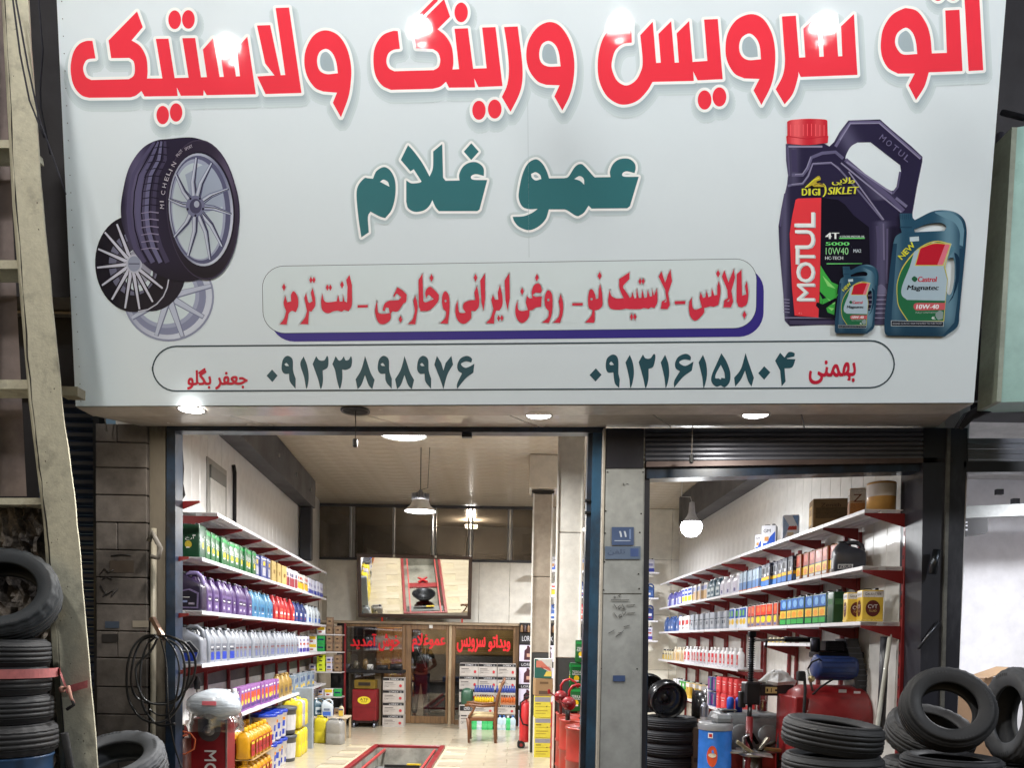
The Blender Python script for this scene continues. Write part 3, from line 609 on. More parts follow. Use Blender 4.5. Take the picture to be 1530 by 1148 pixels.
# vertical brand lettering reading upward
def vtext(ch, x0_, x1_, yb, yt, c, p_=p):   # glyph rotated 90 deg: baseline on the right (x1), reading up from yb to yt
    V, T = text_unit(ch); p_.k += LAY
    P = [(lambda u: (u[0], -p_.k, u[1]))(s_uv(*zy(x1_ - y * (x1_ - x0_), yb - x * (yb - yt)))) for x, y in V]
    p_.m.add(P, T, c)
for ch, yb, yt in (('M', 614, 482), ('O', 472, 318), ('T', 335, 215), ('U', 215, 75), ('L', 52, -60)):
    for e in (-3, 0, 3, 6): vtext(ch, 214 + (600 - yb) * -.035 + e, 342 + e, yb + e * .8, yt + e * .8, rgb(196, 208, 214))
for ch, yb, yt in (('M', 614, 482), ('O', 472, 318), ('T', 335, 215), ('U', 215, 75), ('L', 52, -60)):
    for e in (-6, 0): vtext(ch, 210 + (600 - yb) * -.035 + e, 338 + e, yb, yt, WHT)
def tx(body, x, y, w_, h, c, o=zy, bold=0, rot=0, shear=0):
    a = o(x, y); b2 = o(x + w_, y); W2 = b2[0] - a[0]; H2 = h / (o(0, 1)[1] - o(0, 0)[1]) * 0 + (o(0, h)[1] - o(0, 0)[1]); ca, sa = math.cos(R(rot)), math.sin(R(rot))
    for dx in ((0,) if not bold else (-bold, 0, bold)): p.text(body, (a[0] + dx, a[1]), (W2 * ca, -W2 * sa), (-H2 * sa, -H2 * ca), c, shear=shear)
GR = rgb(120, 226, 128)
tx('4T', 424, 142, 100, 48, WHT, bold=.6); tx('4 STROKE MOTOR OIL', 530, 131, 190, 14, rgb(200, 210, 214), bold=.2); line([(527, 137), (720, 137)], .8, GR, o=zy)
tx('5000', 424, 192, 178, 26, GR, bold=.5); tx('10W40', 424, 262, 172, 54, rgb(160, 226, 160)); tx('MA2', 635, 246, 58, 26, rgb(190, 200, 210), bold=.2)
line([(617, 202), (712, 200), (712, 264), (617, 266), (617, 202)], .3, rgb(170, 180, 190), o=zy); tx('HC-TECH', 420, 300, 135, 24, rgb(210, 218, 222), bold=.2); line([(430, 332), (700, 330)], .8, GR, .3, zy); tx('4 L', 215, 715, 30, 14, rgb(255, 160, 160))
YE = rgb(226, 226, 70)
for xx, ch in ((292, 'D'), (352, 'I'), (384, 'G'), (440, 'I')): tx(ch, xx, 782, 46 if ch in 'DG' else 14, 62, YE, o=zz, bold=.5)
tx('SIKLET', 528, 775, 280, 66, YE, o=zz, bold=.5, shear=.2, rot=1.5); tx(farsi('طلایی'), 565, 690, 205, 72, YE, o=zz, bold=.4); tx(')', 480, 795, 34, 120, YE, o=zz, bold=.3)
p.fill([parse('330,700 380,650* 440,605* 460,640* 420,660* 470,690* 500,690 495,705 400,705 380,690 340,712', *Z1)], rgb(196, 176, 60)); line([(320, 712), (400, 640), (445, 625)], .8, YE); line([(400, 690), (450, 670), (500, 700)], .7, rgb(150, 120, 50))
a_ = R(-43)
for k, ch in enumerate('MOTUL'): o = zz(990 + 62 * k * .9, 268 + 46 * k); ca, sa = math.cos(R(38)), math.sin(R(38)); p.text(ch, o, (8 * ca, 8 * sa), (9 * sa, -9 * ca), rgb(116, 110, 146))

def castrol(map_):
    """oil can drawn in the large can's own coordinates"""
    s_ = (map_(100, 0)[0] - map_(0, 0)[0]) / 100 * 5.1
    def P(t_): return [map_(x, y) for x, y in parse(t_)]
    def F(t_, c, h=None): p.fill([P(t_)], c, [P(h)] if h else ())
    TL = rgb(52, 92, 116); TD = rgb(38, 70, 94); TH = rgb(110, 150, 170)
    B0 = '985,-50 1080,-50 1085,-15 1100,0 1250,-70* 1390,-65* 1470,-10* 1494,80* 1488,200 1440,700 1425,810* 1330,885 900,880 870,850* 872,700 935,180 955,125* 1000,95 990,50'
    Hh = '1095,70 1200,30* 1300,22* 1338,50* 1325,82 1100,92'
    V_ = '1385,285* 1340,320* 1332,430* 1345,555* 1375,560* 1398,470* 1402,340*'
    xa_, xb_ = map_(870, 0)[0], map_(1494, 0)[0]; ya_, yb_ = map_(0, -60)[1], map_(0, 885)[1]
    p.grad([P(B0)], lambda x, y: mixc(mixc(rgb(44, 82, 106), rgb(120, 160, 180), .75 * hump((x - xa_) / (xb_ - xa_), .78, .1) + .3 * hump((x - xa_) / (xb_ - xa_), .14, .06)), rgb(26, 52, 74), .8 * hump((y - ya_) / (yb_ - ya_), 1.02, .12) + .6 * hump((x - xa_) / (xb_ - xa_), 1.0, .07)), [P(Hh), P(V_)], 4 * s_ + 1.0)
    F('870,850 872,700 935,180 965,180 925,700 920,850', TD); F('1440,220 1480,210 1440,700 1425,810 1330,885 1310,880 1400,780 1425,600', TD)
    F('1250,-60* 1380,-50* 1450,0* 1475,80 1465,200 1440,190 1440,90* 1400,20* 1330,-15*', TH if s_ > .9 else TL); F('1400,250* 1440,300* 1430,470* 1390,590 1350,640 1390,570 1412,440 1412,330*', rgb(26, 54, 78)); F('1320,180 1410,210 1330,330 1320,450', rgb(86, 130, 150))
    F('1060,130 1130,125 1132,160 1062,165', rgb(196, 216, 224))
    for k in range(6): F(f'{990+15*k},-45 {996+15*k},-45 {996+15*k},-5 {990+15*k},-5', TD)
    F('985,50 1080,50 1080,60 985,60', TD)
    F('960,560 975,660* 1045,772 1322,772 1335,600 1350,450 1330,360 1378,180 1250,160* 1120,220* 1010,350* 965,470*', rgb(208, 200, 96)); F('966,560 980,655* 1050,768 1316,768 1330,600 1345,450 1322,360 1368,186 1250,168* 1124,228* 1016,356* 971,470*', rgb(42, 112, 74))
    F('1095,240 1240,170 1380,182 1320,360 1345,455 1330,615 1040,608 1000,572* 1004,500* 1060,360', rgb(176, 198, 212)); F('1150,206 1250,174* 1376,184 1318,350 1098,350 1135,215', rgb(210, 200, 96)); F('1152,212 1250,181* 1366,190 1312,343 1106,343 1140,222', rgb(196, 34, 52)); F('1330,184 1366,190 1312,343 1270,343', rgb(226, 120, 140))
    F('1095,640* 1120,632 1330,632 1326,684 1110,690 1090,668*', rgb(208, 96, 104))
    F('918,765 1318,772 1318,812 918,808', rgb(190, 200, 206)); F('922,769 1314,776 1314,808 922,804', rgb(20, 24, 38))
    F('1255,720* 1285,690* 1315,700 1312,752 1275,760*', rgb(140, 160, 160)); F('1075,450* 1095,428* 1120,450* 1098,472*', rgb(40, 96, 66))
    def X(body, x, y, w2, h, c, bold=0, rot=0, shear=0):
        a = map_(x, y); W2 = map_(x + w2, y)[0] - a[0]; H2 = map_(x, y + h)[1] - a[1]; ca, sa = math.cos(R(rot)), math.sin(R(rot))
        for dx in ((0,) if not bold else (-bold * s_, 0, bold * s_)): p.text(body, (a[0] + dx, a[1]), (W2 * ca, -W2 * sa), (-H2 * sa, -H2 * ca), c, shear=shear)
    X('Castrol', 1124, 472, 142, 40, rgb(200, 40, 60), .35, 0, .15); X('Magnatec', 1040, 545, 240, 48, rgb(24, 26, 34), .35, 0, .2); X('10W-40', 1110, 678, 170, 34, rgb(240, 240, 244), .4, 0, .15)
    X('FULLY SYNTHETIC', 1105, 712, 160, 13, rgb(180, 200, 190)); X('4L', 1225, 758, 30, 22, rgb(220, 230, 230), .3); X('DESIGNED TO PROTECT FROM THE MOMENT YOU TURN THE KEY', 930, 796, 375, 14, rgb(190, 196, 206)); X('NEW', 1000, 305, 150, 42, rgb(222, 226, 70), .5, 46)
castrol(lambda x, y: (1150 + x / 5.1, 330 + y / 5.1))
castrol(lambda x, y: (1150 + (490 + (x - 870) * .532) / 5.1, 330 + (865 - (885 - y) * .545) / 5.1))
p.done('oil_jug_picture')

# ---------------------------------------------------------------- floodlights on arms above the sign (their reflections show in the sheet)
FL = emit('floodlight_glow', (1, .98, .95, 1), 190.0)
for i, (px, py) in enumerate(((343, 74), (628, 46), (926, 40), (1229, 42))):
    hit = s_hit(px, py); d = (hit - CAM).normalized(); rf = d - sen * 2 * d.dot(sen)
    pos = hit + rf * (2.0 / abs(rf.y))
    o = thing('floodlight', ('leftmost', 'second from the left', 'third from the left', 'rightmost')[i] + ' floodlight on an arm above the shop sign', 'floodlight', pos, group='floodlights over the shop sign')
    m = M(); m.box(0, -.03, .02, .26, .05, .2, rgb(40, 40, 42), bev=.01)
    for k in range(6): m.box(-.1 + .04 * k, -.07, .02, .008, .04, .18, rgb(30, 30, 32))
    m.build('housing', PAINTED, o)
    topw = s_hit(px, -58) - pos
    m = M(); m.tube([(0, -.04, .1), (0, 0, .35), (topw.x * .5, topw.y * .5, max(.5, topw.z + .3)), (topw.x, topw.y, topw.z)], .014, rgb(60, 60, 62)); m.build('arm', METAL, o)
    aim = (s_hit(px, 330) - pos).normalized()
    q = Vector((0, 0, -1)).rotation_difference(aim)
    m = M(); m.lathe([(.0001, 0), (.105, 0)], (1, 1, 1, 1), 24); g = m.build('lens', FL, o); g.rotation_mode = 'QUATERNION'; g.rotation_quaternion = q; g.location = aim * .012
    L = bpy.data.lights.new('flood_lamp', 'AREA'); L.shape = 'DISK'; L.size = .2; L.energy = 8; L.color = (.97, .985, 1); L.spread = R(170)
    lo = bpy.data.objects.new('flood_lamp', L); col.objects.link(lo); lo.parent = o; lo.rotation_mode = 'QUATERNION'; lo.rotation_quaternion = q; lo.location = aim * .02

# ================================================================ ground and floors
ASPH = surf('asphalt', (.045, .045, .047, 1), .85, dscale=2, bump=.5, bscale=160)
PAVE = surf('pavement_concrete', (.13, .125, .12, 1), .85, dscale=1.2, bump=.4, bscale=80)
TILE = surf('cream_floor_tile', rgb(186, 177, 157), .22, dirt=rgb(168, 157, 135), dscale=1.6, dlo=.35, dhi=.75, bump=.03, bscale=20, stretch=(.6, 4, 1))
GROUT = surf('floor_grout', rgb(178, 167, 142), .8, dscale=3)
WALLP = surf('white_wall_panel', rgb(214, 213, 210), .3, dirt=rgb(190, 187, 180), dscale=.8, dlo=.5, dhi=.8, bump=.04, bscale=6, coat=.15)
CEILP = surf('cream_ceiling_panel', rgb(196, 186, 170), .22, dirt=rgb(176, 165, 148), dscale=.8, dlo=.45, dhi=.8, coat=.2)
BACKW = surf('white_back_wall_panel', rgb(232, 229, 218), .35, dirt=rgb(218, 213, 200), dscale=.7)
DARKW = surf('dark_facade_wall', rgb(34, 33, 40), .7, dirt=rgb(18, 17, 22), dscale=.8, bump=.3)
STONE = surf('sooty_stone_block', rgb(116, 108, 102), .75, dirt=rgb(62, 56, 52), dscale=1.6, dlo=.35, dhi=.66, bump=.5, bscale=30, bdist=.004)
NAVYP = surf('navy_painted_steel', rgb(34, 52, 74), .35, dirt=rgb(16, 22, 32), dscale=2.5, dlo=.42, dhi=.62, coat=.2, bump=.15)
BLUEP = surf('blue_painted_steel', rgb(40, 82, 114), .4, dirt=rgb(22, 40, 60), dscale=2, coat=.2, bump=.15)
GREYST = surf('grey_column_steel', rgb(160, 164, 165), .42, metal=.1, dirt=rgb(112, 115, 114), dscale=1.2, dlo=.46, dhi=.75, bump=.12, bscale=12)
BLACKST = surf('black_worn_steel', rgb(40, 41, 50), .4, dirt=rgb(82, 84, 92), dscale=2.2, dlo=.55, dhi=.75, bump=.3, bscale=25, stretch=(1, 1, .35))
SHUT = surf('shutter_slat_steel', rgb(112, 115, 126), .36, metal=.25, dirt=rgb(44, 46, 54), dscale=1.5, dlo=.4, dhi=.7, bump=.1, stretch=(.3, 1, 1))
SHUTB = surf('blue_shutter_slat', rgb(28, 42, 66), .45, dirt=rgb(16, 22, 36), dscale=1.5)
SOFF = surf('soffit_panel', rgb(206, 198, 188), .25, dirt=rgb(170, 162, 152), dscale=1.0, dlo=.45, dhi=.75, coat=.2)
CONC = surf('cast_concrete_pole', rgb(204, 200, 178), .8, dirt=rgb(112, 108, 98), dscale=2.6, dlo=.5, dhi=.72, bump=.9, bscale=60, bdist=.004)
ROUGHC = surf('rough_broken_concrete', rgb(142, 134, 126), .9, dirt=rgb(50, 46, 46), dscale=4, dlo=.38, dhi=.6, bump=1, bscale=14, bdist=.03)
BEAM = surf('dark_grey_beam_paint', rgb(70, 70, 74), .6, dirt=rgb(50, 50, 54), dscale=1.5)
WOOD = surf('brown_wood_frame', rgb(128, 98, 66), .45, dirt=rgb(86, 62, 40), dscale=4, bump=.2, bscale=40, stretch=(6, 6, .6), coat=.15)
ALU = surf('anodised_aluminium', rgb(160, 160, 160), .35, metal=.7)
WINGL = glass_mat('dark_window_glass', (.60, .56, .51, 1), .06)
OFFGL = glass_mat('office_glass', (.66, .66, .66, 1), .08)
MIRR, n_, p_ = new_mat('mirror_silver'); p_.inputs['Metallic'].default_value = 1; p_.inputs['Base Color'].default_value = (.80, .79, .74, 1)
t_ = noise_node(n_, 3, 4); rr_ = ramp(n_, t_.outputs['Fac'], .4, .8, (.01, .01, .01, 1), (.05, .05, .05, 1)); n_.links.new(rr_.outputs[0], p_.inputs['Roughness'])

PIT = (-1.99, -1.06, 6.9, 11.5)     # inspection pit x0,x1,y0,y1 (in the aisle, running in from the street)
m = M(); [m.quad((a, b, -.12), (c_, b, -.12), (c_, d, -.12), (a, d, -.12)) for a, b, c_, d in ((-60, -60, PIT[0], 60), (PIT[1], -60, 60, 60), (PIT[0], -60, PIT[1], PIT[2]), (PIT[0], PIT[3], PIT[1], 60))]; tag(m.build('ground', PAVE), kind='structure')
m = M(); m.quad((-60, -40, -.116), (60, -40, -.116), (60, 2.2, -.116), (-60, 2.2, -.116)); tag(m.build('road', ASPH), kind='structure')
m = M(); m.box(0, 2.27, -.06, 80, .14, .12, bev=.015); tag(m.build('kerb', PAVE), kind='structure')
m = M(); m.quad((-40, 2.34, -.002), (40, 2.34, -.002), (40, 6.25, -.002), (-40, 6.25, -.002)); tag(m.build('pavement', PAVE), kind='structure')
fl = M()
for x0, x1, y0, y1 in ((-4.3, PIT[0], 6.25, 18.6), (PIT[1], 3.7, 6.25, 18.6), (PIT[0], PIT[1], 6.25, PIT[2]), (PIT[0], PIT[1], PIT[3], 18.6)): fl.quad((x0, y0, -.001), (x1, y0, -.001), (x1, y1, -.001), (x0, y1, -.001))
floor = fl.build('shop_floor', GROUT); tag(floor, kind='structure')
mt = M(); mt.box(0, 0, 0, .596, .296, .010, bev=.0015); tile_me = mt.data('floor_tile'); tile_me.materials.append(TILE)
ntile = 0
for j in range(25):
    for i in range(12):
        x, y = -3.35 + .6 * i + .3 * (j % 2), 14.55 - .3 * j
        if PIT[0] - .3 < x < PIT[1] + .3 and PIT[2] < y < PIT[3] + .15: continue
        if x > 3.2 or ntile > 290: continue
        if x > 1.9 and y < 10: continue
        inst('floor_tile', tile_me, floor, (x, y, .004)); ntile += 1

# ================================================================ interior shell
FY = 6.3                                         # shop front plane
def u_dir(vx, vy): d = ray(vx, vy); return Vector((d.x, d.y, 0)).normalized()
UL, UR = u_dir(669, 954.5), u_dir(758, 957)
LP = at_y(301, 913, 6.75); LP.z = 0              # front edge of left shelves, near end
RP = at_y(1290, 847, 6.5); RP.z = 0              # front edge of right shelves, near end
NL, NR = Vector((-UL.y, UL.x, 0)), Vector((UR.y, -UR.x, 0))     # from shelf edge towards the wall
LW = LP + NL * .37; RW = RP + NR * .36
LANG, RANG = math.atan2(UL.y, UL.x), math.atan2(UR.y, UR.x)
BACK = 15.4; CEIL = 4.30; PART = 14.7
def on_l(s, n_=0, z=0): p_ = LW + UL * s - NL * n_; return Vector((p_.x, p_.y, z))
def on_r(s, n_=0, z=0): p_ = RW + UR * s - NR * n_; return Vector((p_.x, p_.y, z))

def side_wall(name, on, ang, s0, s1, h, mat, pitch):
    a = on(s0); wm = M(); L = s1 - s0
    sgn = -1 if name == 'interior_wall' else 1
    q = (on(s0, -.03), on(s1, -.03), on(s1, -.2), on(s0, -.2))
    wm.hexa([(p.x, p.y, 0) for p in q], [(p.x, p.y, h) for p in q]); wl = wm.build(name, mat); tag(wl, kind='structure')
    pm = M(); pm.box(0, 0, h / 2, pitch - .003, .026, h, bev=.004); me = pm.data('wall_plank'); me.materials.append(mat)
    for k in range(int(L / pitch)):
        p = on(s0 + pitch * (k + .5), -.014); inst('wall_plank', me, wl, (p.x, p.y, 0), (0, 0, ang))
    return wl
side_wall('interior_wall', on_l, LANG, -.35, 8.6, CEIL + .05, WALLP, .25)
side_wall('interior_wall', on_r, RANG, -.15, 8.8, CEIL + .05, WALLP, .25)
# dark dado strip along both walls (painted band behind the lower shelves)
DADO = surf('dark_dado_paint', rgb(58, 60, 60), .5)
m = M(); q = (on_l(-.3, .004), on_l(8.5, .004), on_l(8.5, -.002), on_l(-.3, -.002)); m.hexa([(p.x, p.y, 1.12) for p in q], [(p.x, p.y, 1.26) for p in q]); tag(m.build('wall_band', DADO), kind='structure')

# back wall: upper part over the office, lit white, with a strip of dark windows above
WZ0, WZ1 = at_y(600, 838, BACK).z, CEIL
bw = M(); bw.hexa([(-4.4, BACK, 0), (3.8, BACK, 0), (3.8, BACK + .18, 0), (-4.4, BACK + .18, 0)][:4], [(-4.4, BACK, .01), (3.8, BACK, .01), (3.8, BACK + .18, .01), (-4.4, BACK + .18, .01)])
bwall = bw.build('back_wall', BACKW); tag(bwall, kind='structure')
xo = at_y(797, 850, BACK).x
def bpanel(x0, x1, z0, z1):
    pm = M(); pm.box((x0 + x1) / 2, BACK + .02, (z0 + z1) / 2, x1 - x0 - .005, .03, z1 - z0 - .005, bev=.006); pm.build('wall_panel', BACKW, bwall)
for k in range(9):
    x = -4.35 + .61 * k; 
    if x < xo - .02: bpanel(x, min(x + .61, xo), 1.98, WZ0)
for k in range(6):
    for z0, z1 in ((0, 1.1), (1.1, 2.2), (2.2, 3.3), (3.3, CEIL)): bpanel(xo + .55 * k, xo + .55 * (k + 1), z0, z1)
# strip windows
win = thing('strip_window', 'row of dark aluminium framed window panes high across the back wall', 'window', (at_y(640, 838, BACK).x, BACK, WZ0))
xm = [at_y(x, 800, BACK).x for x in (468, 526, 588, 648, 703, 762, 797)]
for k in range(6):
    pm = M(); pm.box((xm[k] + xm[k + 1]) / 2, BACK + .05, (WZ0 + WZ1) / 2, xm[k + 1] - xm[k] - .06, .008, WZ1 - WZ0 - .06); pm.build('pane', WINGL, win, world=True)
for k, x in enumerate(xm):
    for dx in ((0,) if k in (0, 6, 2) else (-.035, .035)):
        pm = M(); pm.box(x + dx, BACK + .02, (WZ0 + WZ1) / 2, .035, .07, WZ1 - WZ0, bev=.004); pm.build('mullion', ALU, win, world=True)
pm = M(); pm.box((xm[0] + xm[-1]) / 2, BACK + .015, WZ0 + .02, xm[-1] - xm[0], .09, .05, bev=.005); pm.build('sill', BEAM, win, world=True)
pm = M(); pm.box((xm[0] + xm[-1]) / 2, BACK + .015, WZ1 - .03, xm[-1] - xm[0], .09, .05, bev=.005); pm.build('head', BEAM, win, world=True)
# dim mezzanine behind the windows
MEZ = surf('mezzanine_wall', rgb(122, 117, 110), .8)
m = M()
m.box(-.3, 18.6, 3.9, 9, .1, 2.4); m.box(-.3, 17.1, 2.62, 9, 2.9, .08); m.box(-4.5, 17, 3.9, .1, 3.2, 2.4); m.box(3.9, 17, 3.9, .1, 3.2, 2.4); m.box(-.3, 17, 5.0, 9, 3.2, .08)
tag(m.build('mezzanine_room', MEZ), kind='structure')
for x, z in ((701, 762), (704, 787)):
    p = at_y(x, z, 17.6); o = thing('wall_lamp', ('bright' if z < 770 else 'small yellow') + ' lit lamp seen through the strip window', 'lamp', p)
    mm = M(); mm.box(0, 0, 0, .42 if z < 770 else .22, .03, .06); mm.build('tube', emit('mezz_lamp' + str(z), (1, .93, .8, 1) if z < 770 else (1, .8, .4, 1), 9), o)
    L = bpy.data.lights.new('mezz_light', 'POINT'); L.shadow_soft_size = .1; L.energy = 120; L.color = (1, .95, .88); lo = bpy.data.objects.new('mezz_light', L); col.objects.link(lo); lo.parent = o; lo.location = (0, -.15, 0)
    mm = M(); mm.box(0, .03, .0, .48 if z < 770 else .28, .03, .09, rgb(200, 200, 196)); mm.build('backplate', PAINTED, o)

# ceiling planks across the room
cl = M(); cl.quad((-4.5, FY, CEIL + .04), (3.9, FY, CEIL + .04), (3.9, 18.6, CEIL + .04), (-4.5, 18.6, CEIL + .04)); ceil = cl.build('ceiling', CEILP); tag(ceil, kind='structure')
pm = M(); pm.box(0, 0, 0, 7.9, .247, .02, bev=.003); me = pm.data('ceiling_plank'); me.materials.append(CEILP)
for k in range(36): inst('ceiling_plank', me, ceil, (-.35, FY + .35 + .25 * k, CEIL + .012))

# beams under the ceiling along both walls
def beam(lab, pts_near, pts_far, Yn, Yf, loc):
    o = thing('ceiling_beam', lab, 'beam', loc)
    m_ = M(); f_ = lambda l, Y: [at_y(x, y, Y) for x, y in l]
    A_, B2 = f_(pts_near, Yn), f_(pts_far, Yf)
    m_.hexa(A_, B2); m_.build('steel_box', BEAM, o, world=True); return o
bl = lambda X0, X1, z0, z1, on, s: [on(s, X0, z0), on(s, X1, z0), on(s, X1, z1), on(s, X0, z1)]
o = thing('ceiling_beam', 'dark grey boxed beam under the ceiling above the left wall', 'beam', on_l(3, .1, 3.8))
m = M(); m.hexa(bl(-.02, .24, 3.83, CEIL - .01, on_l, -.3), bl(-.02, .24, 3.83, CEIL - .01, on_l, 6.5)); m.build('steel_box', BEAM, o, world=True)
m = M()
for k in range(5): p = on_l(1.2 + 1.2 * k, .242, 4.05); m.box(p.x, p.y, p.z, .02, .05, .05, rz=LANG)
m.build('conduit_clips', METAL, o, kind='stuff', world=True)
o2 = thing('ceiling_beam', 'dark grey boxed beam under the ceiling above the right wall', 'beam', on_r(3, .1, 3.8))
m = M(); m.hexa(bl(-.02, .26, 3.78, CEIL - .01, on_r, -.1), bl(-.02, .26, 3.78, CEIL - .01, on_r, 7.6)); m.build('steel_box', BEAM, o2, world=True)
o = thing('wall_post', 'black pipe post on the left wall below the end of the dark beam', 'post', on_l(6.3, .1, 2.9))
m = M(); p = on_l(6.35, .12); m.box(p.x, p.y, 3.38, .16, .2, .9, rgb(44, 46, 52), rz=LANG, bev=.02); m.build('shaft', PAINTED, o, world=True)
# wall hatch high on left wall, black bar next to it
o = thing('wall_hatch', 'small grey framed hatch high on the left wall above the top shelf', 'hatch', on_l(1.7, .01, 2.95))
for nm, s0, s1, z0, z1, cc, n0 in (('frame', 1.35, 2.05, 2.6, 3.5, (150, 148, 142), .012), ('leaf', 1.43, 1.97, 2.62, 3.3, (206, 204, 198), .02), ('roller', 1.42, 1.98, 3.3, 3.43, (120, 120, 116), .03)):
    m = M(); q = (on_l(s0, n0), on_l(s1, n0), on_l(s1, -.002), on_l(s0, -.002)); m.hexa([(p.x, p.y, z0) for p in q], [(p.x, p.y, z1) for p in q], rgb(*cc)); m.build(nm, PAINTED, o, world=True)
m = M(); m.tube([on_l(2.35, .02, 2.6), on_l(2.35, .02, 3.55), on_l(2.3, .02, 3.62)], .022, rgb(26, 24, 24)); tag(m.build('cable_stub', MATTE), 'thick black cable stub running up the left wall beside the hatch', 'cable')

# ---------------------------------------------------------------- columns inside
COLW = surf('white_column_cladding', rgb(226, 224, 216), .35, dirt=rgb(200, 195, 184), dscale=1.4, dlo=.5, dhi=.8, bump=.05)
COLB = surf('beige_column_cladding', rgb(176, 164, 148), .45, dirt=rgb(140, 128, 112), dscale=1.6)
def column(lab, pxl, pxr, Y, ztop, zdado, mat, depth, caplab=None):
    x0, x1 = at_y(pxl, 850, Y).x, at_y(pxr, 850, Y).x
    o = thing('column', lab, 'column', ((x0 + x1) / 2, Y + depth / 2, 0))
    zs = [zdado, zdado + (ztop - zdado) * .48, ztop]
    for a, b in zip(zs, zs[1:]):
        m_ = M(); m_.box(0, 0, (a + b) / 2, x1 - x0, depth, b - a - .008, bev=.006); m_.build('cladding_panel', mat, o)
    m_ = M(); m_.box(0, 0, zdado / 2, x1 - x0 - .01, depth - .01, zdado); m_.build('dark_base', DADO, o)
    for sx in (-1, 1):
        m_ = M(); m_.box(sx * ((x1 - x0) / 2 + .004), -depth / 2 - .003, ztop / 2, .022, .022, ztop, bev=.003); m_.build('corner_trim', COLW, o)
    return o, x0, x1
o, x0, x1 = column('beige clad column standing behind the stack of yellow boxes', 796, 823, 11.2, at_y(810, 738, 11.2).z, at_y(810, 976, 11.2).z, COLB, .28)
m = M(); m.box(0, 0, at_y(810, 736, 11.2).z, x1 - x0 + .06, .34, .03, rgb(40, 36, 32)); m.build('cap', PAINTED, o)
column('white clad column standing between the beige column and the blue door frame', 832, 868, 8.4, CEIL, at_y(850, 984, 8.4).z, COLW, .28)
zc = at_y(810, 735, 11.2).z
m = M(); m.box((x0 + x1) / 2 + .1, 11.3, (zc + CEIL) / 2 + .01, .62, .5, CEIL - zc - .03, bev=.01); tag(m.build('bulkhead', CEILP), 'cream boxed bulkhead between the beige column and the ceiling', 'bulkhead')

# ================================================================ shop front
def fp(px, py, Y=FY): return at_y(px, py, Y)
def post(name, lab, cat, pts, Y, depth, mat, part='shaft', parent=None):
    """upright solid from four photo corners at depth Y"""
    f_ = [at_y(x, y, Y) for x, y in pts]; b_ = [p + Vector((0, depth, 0)) for p in f_]
    m_ = M(); m_.hexa(f_, b_)
    if parent: return m_.build(part, mat, parent, world=True)
    o_ = thing(name, lab, cat, ((f_[0].x + f_[1].x) / 2, Y, min(p.z for p in f_)))
    m_.build(part, mat, o_, world=True); return o_
YB = 1245
# left: door frame, conduit post, stone pier
fr = post('door_frame', 'dark blue steel frame of the left shop doorway with its head beam', 'door frame', ((247, YB), (262, YB), (262, 636), (249, 636)), FY, .14, NAVYP, 'left_jamb')
post('', '', '', ((249, 644), (905, 646.5), (905, 633), (249, 630)), FY - .002, .12, NAVYP, 'head_beam', fr)
post('', '', '', ((873, YB), (889, YB), (903, 646), (886, 646)), FY + .002, .16, BLUEP, 'right_jamb', fr)
post('', '', '', ((864, YB), (873, YB), (886, 646), (879, 646)), FY + .03, .12, NAVYP, 'shutter_guide', fr)
for py in (748, 766):
    m = M(); p = at_y(884, py, FY); m.box(p.x - .03, p.y + .03, p.z, .05, .06, .02, rgb(20, 24, 30), bev=.004); m.build('latch', PAINTED, fr, world=True)
post('', '', '', ((690, 644.5), (705, 645), (705, 653), (690, 653)), FY + .02, .05, NAVYP, 'bracket', fr)
lp = post('pipe_post', 'worn pale post with flaking plaster beside the left door jamb', 'post', ((226, YB), (247, YB), (247, 636), (223, 636)), FY + .02, .12, surf('flaking_post', rgb(112, 104, 92), .7, dirt=rgb(58, 50, 44), dscale=3, dlo=.45, dhi=.6, bump=.4, stretch=(1, 1, .3)), 'shaft')
m = M(); a, b = at_y(230, 790, FY), at_y(228, 1240, FY); m.cyl(a, b, .022, rgb(176, 168, 150)); m.build('conduit', PAINTED, lp, world=True)
pier = thing('stone_pier', 'sooty brown stone block pier to the left of the doorway, with graffiti scrawls', 'pier', fp(184, YB))
bx0, bx1 = fp(145, 900).x, fp(222, 900).x
zs = [fp(184, y).z for y in (1245, 1190, 1150, 1112, 1068, 1027, 984, 944, 904, 864, 823, 782, 741, 700, 662, 634)]
for k, (a, b) in enumerate(zip(zs, zs[1:])):
    cuts = [bx0, bx1] if k % 4 != 2 else [bx0, bx0 + (bx1 - bx0) * .42, bx1]
    for c0, c1 in zip(cuts, cuts[1:]):
        m = M(); m.box((c0 + c1) / 2, FY + .06 + rnd.uniform(-.004, .004), (a + b) / 2, c1 - c0 - .005, .16, b - a - .007, bev=.006); m.build('stone_block', STONE, pier, world=True)
m = M(); m.box((bx0 + bx1) / 2, FY + .14, (zs[0] + zs[-1]) / 2, bx1 - bx0 - .02, .2, zs[-1] - zs[0]); m.build('mortar_core', surf('grey_mortar', rgb(60, 54, 50), .9), pier, world=True)
def scrawl(pts, Y, w_, c, name, parent):
    m_ = M(); m_.tube([at_y(x, y, Y) for x, y in pts], w_, c, 4); return m_.build(name, DECAL, parent, world=True)
INK = rgb(26, 22, 22)
for pts in (((150, 858), (156, 850), (162, 856), (170, 852)), ((153, 866), (160, 862), (168, 866)), ((150, 875), (158, 888), (153, 893), (160, 884)), ((158, 890), (170, 882), (166, 892), (176, 880)), ((166, 831), (182, 829), (196, 830))):
    scrawl(pts, FY - .028, .004, INK, 'graffiti_mark', pier)
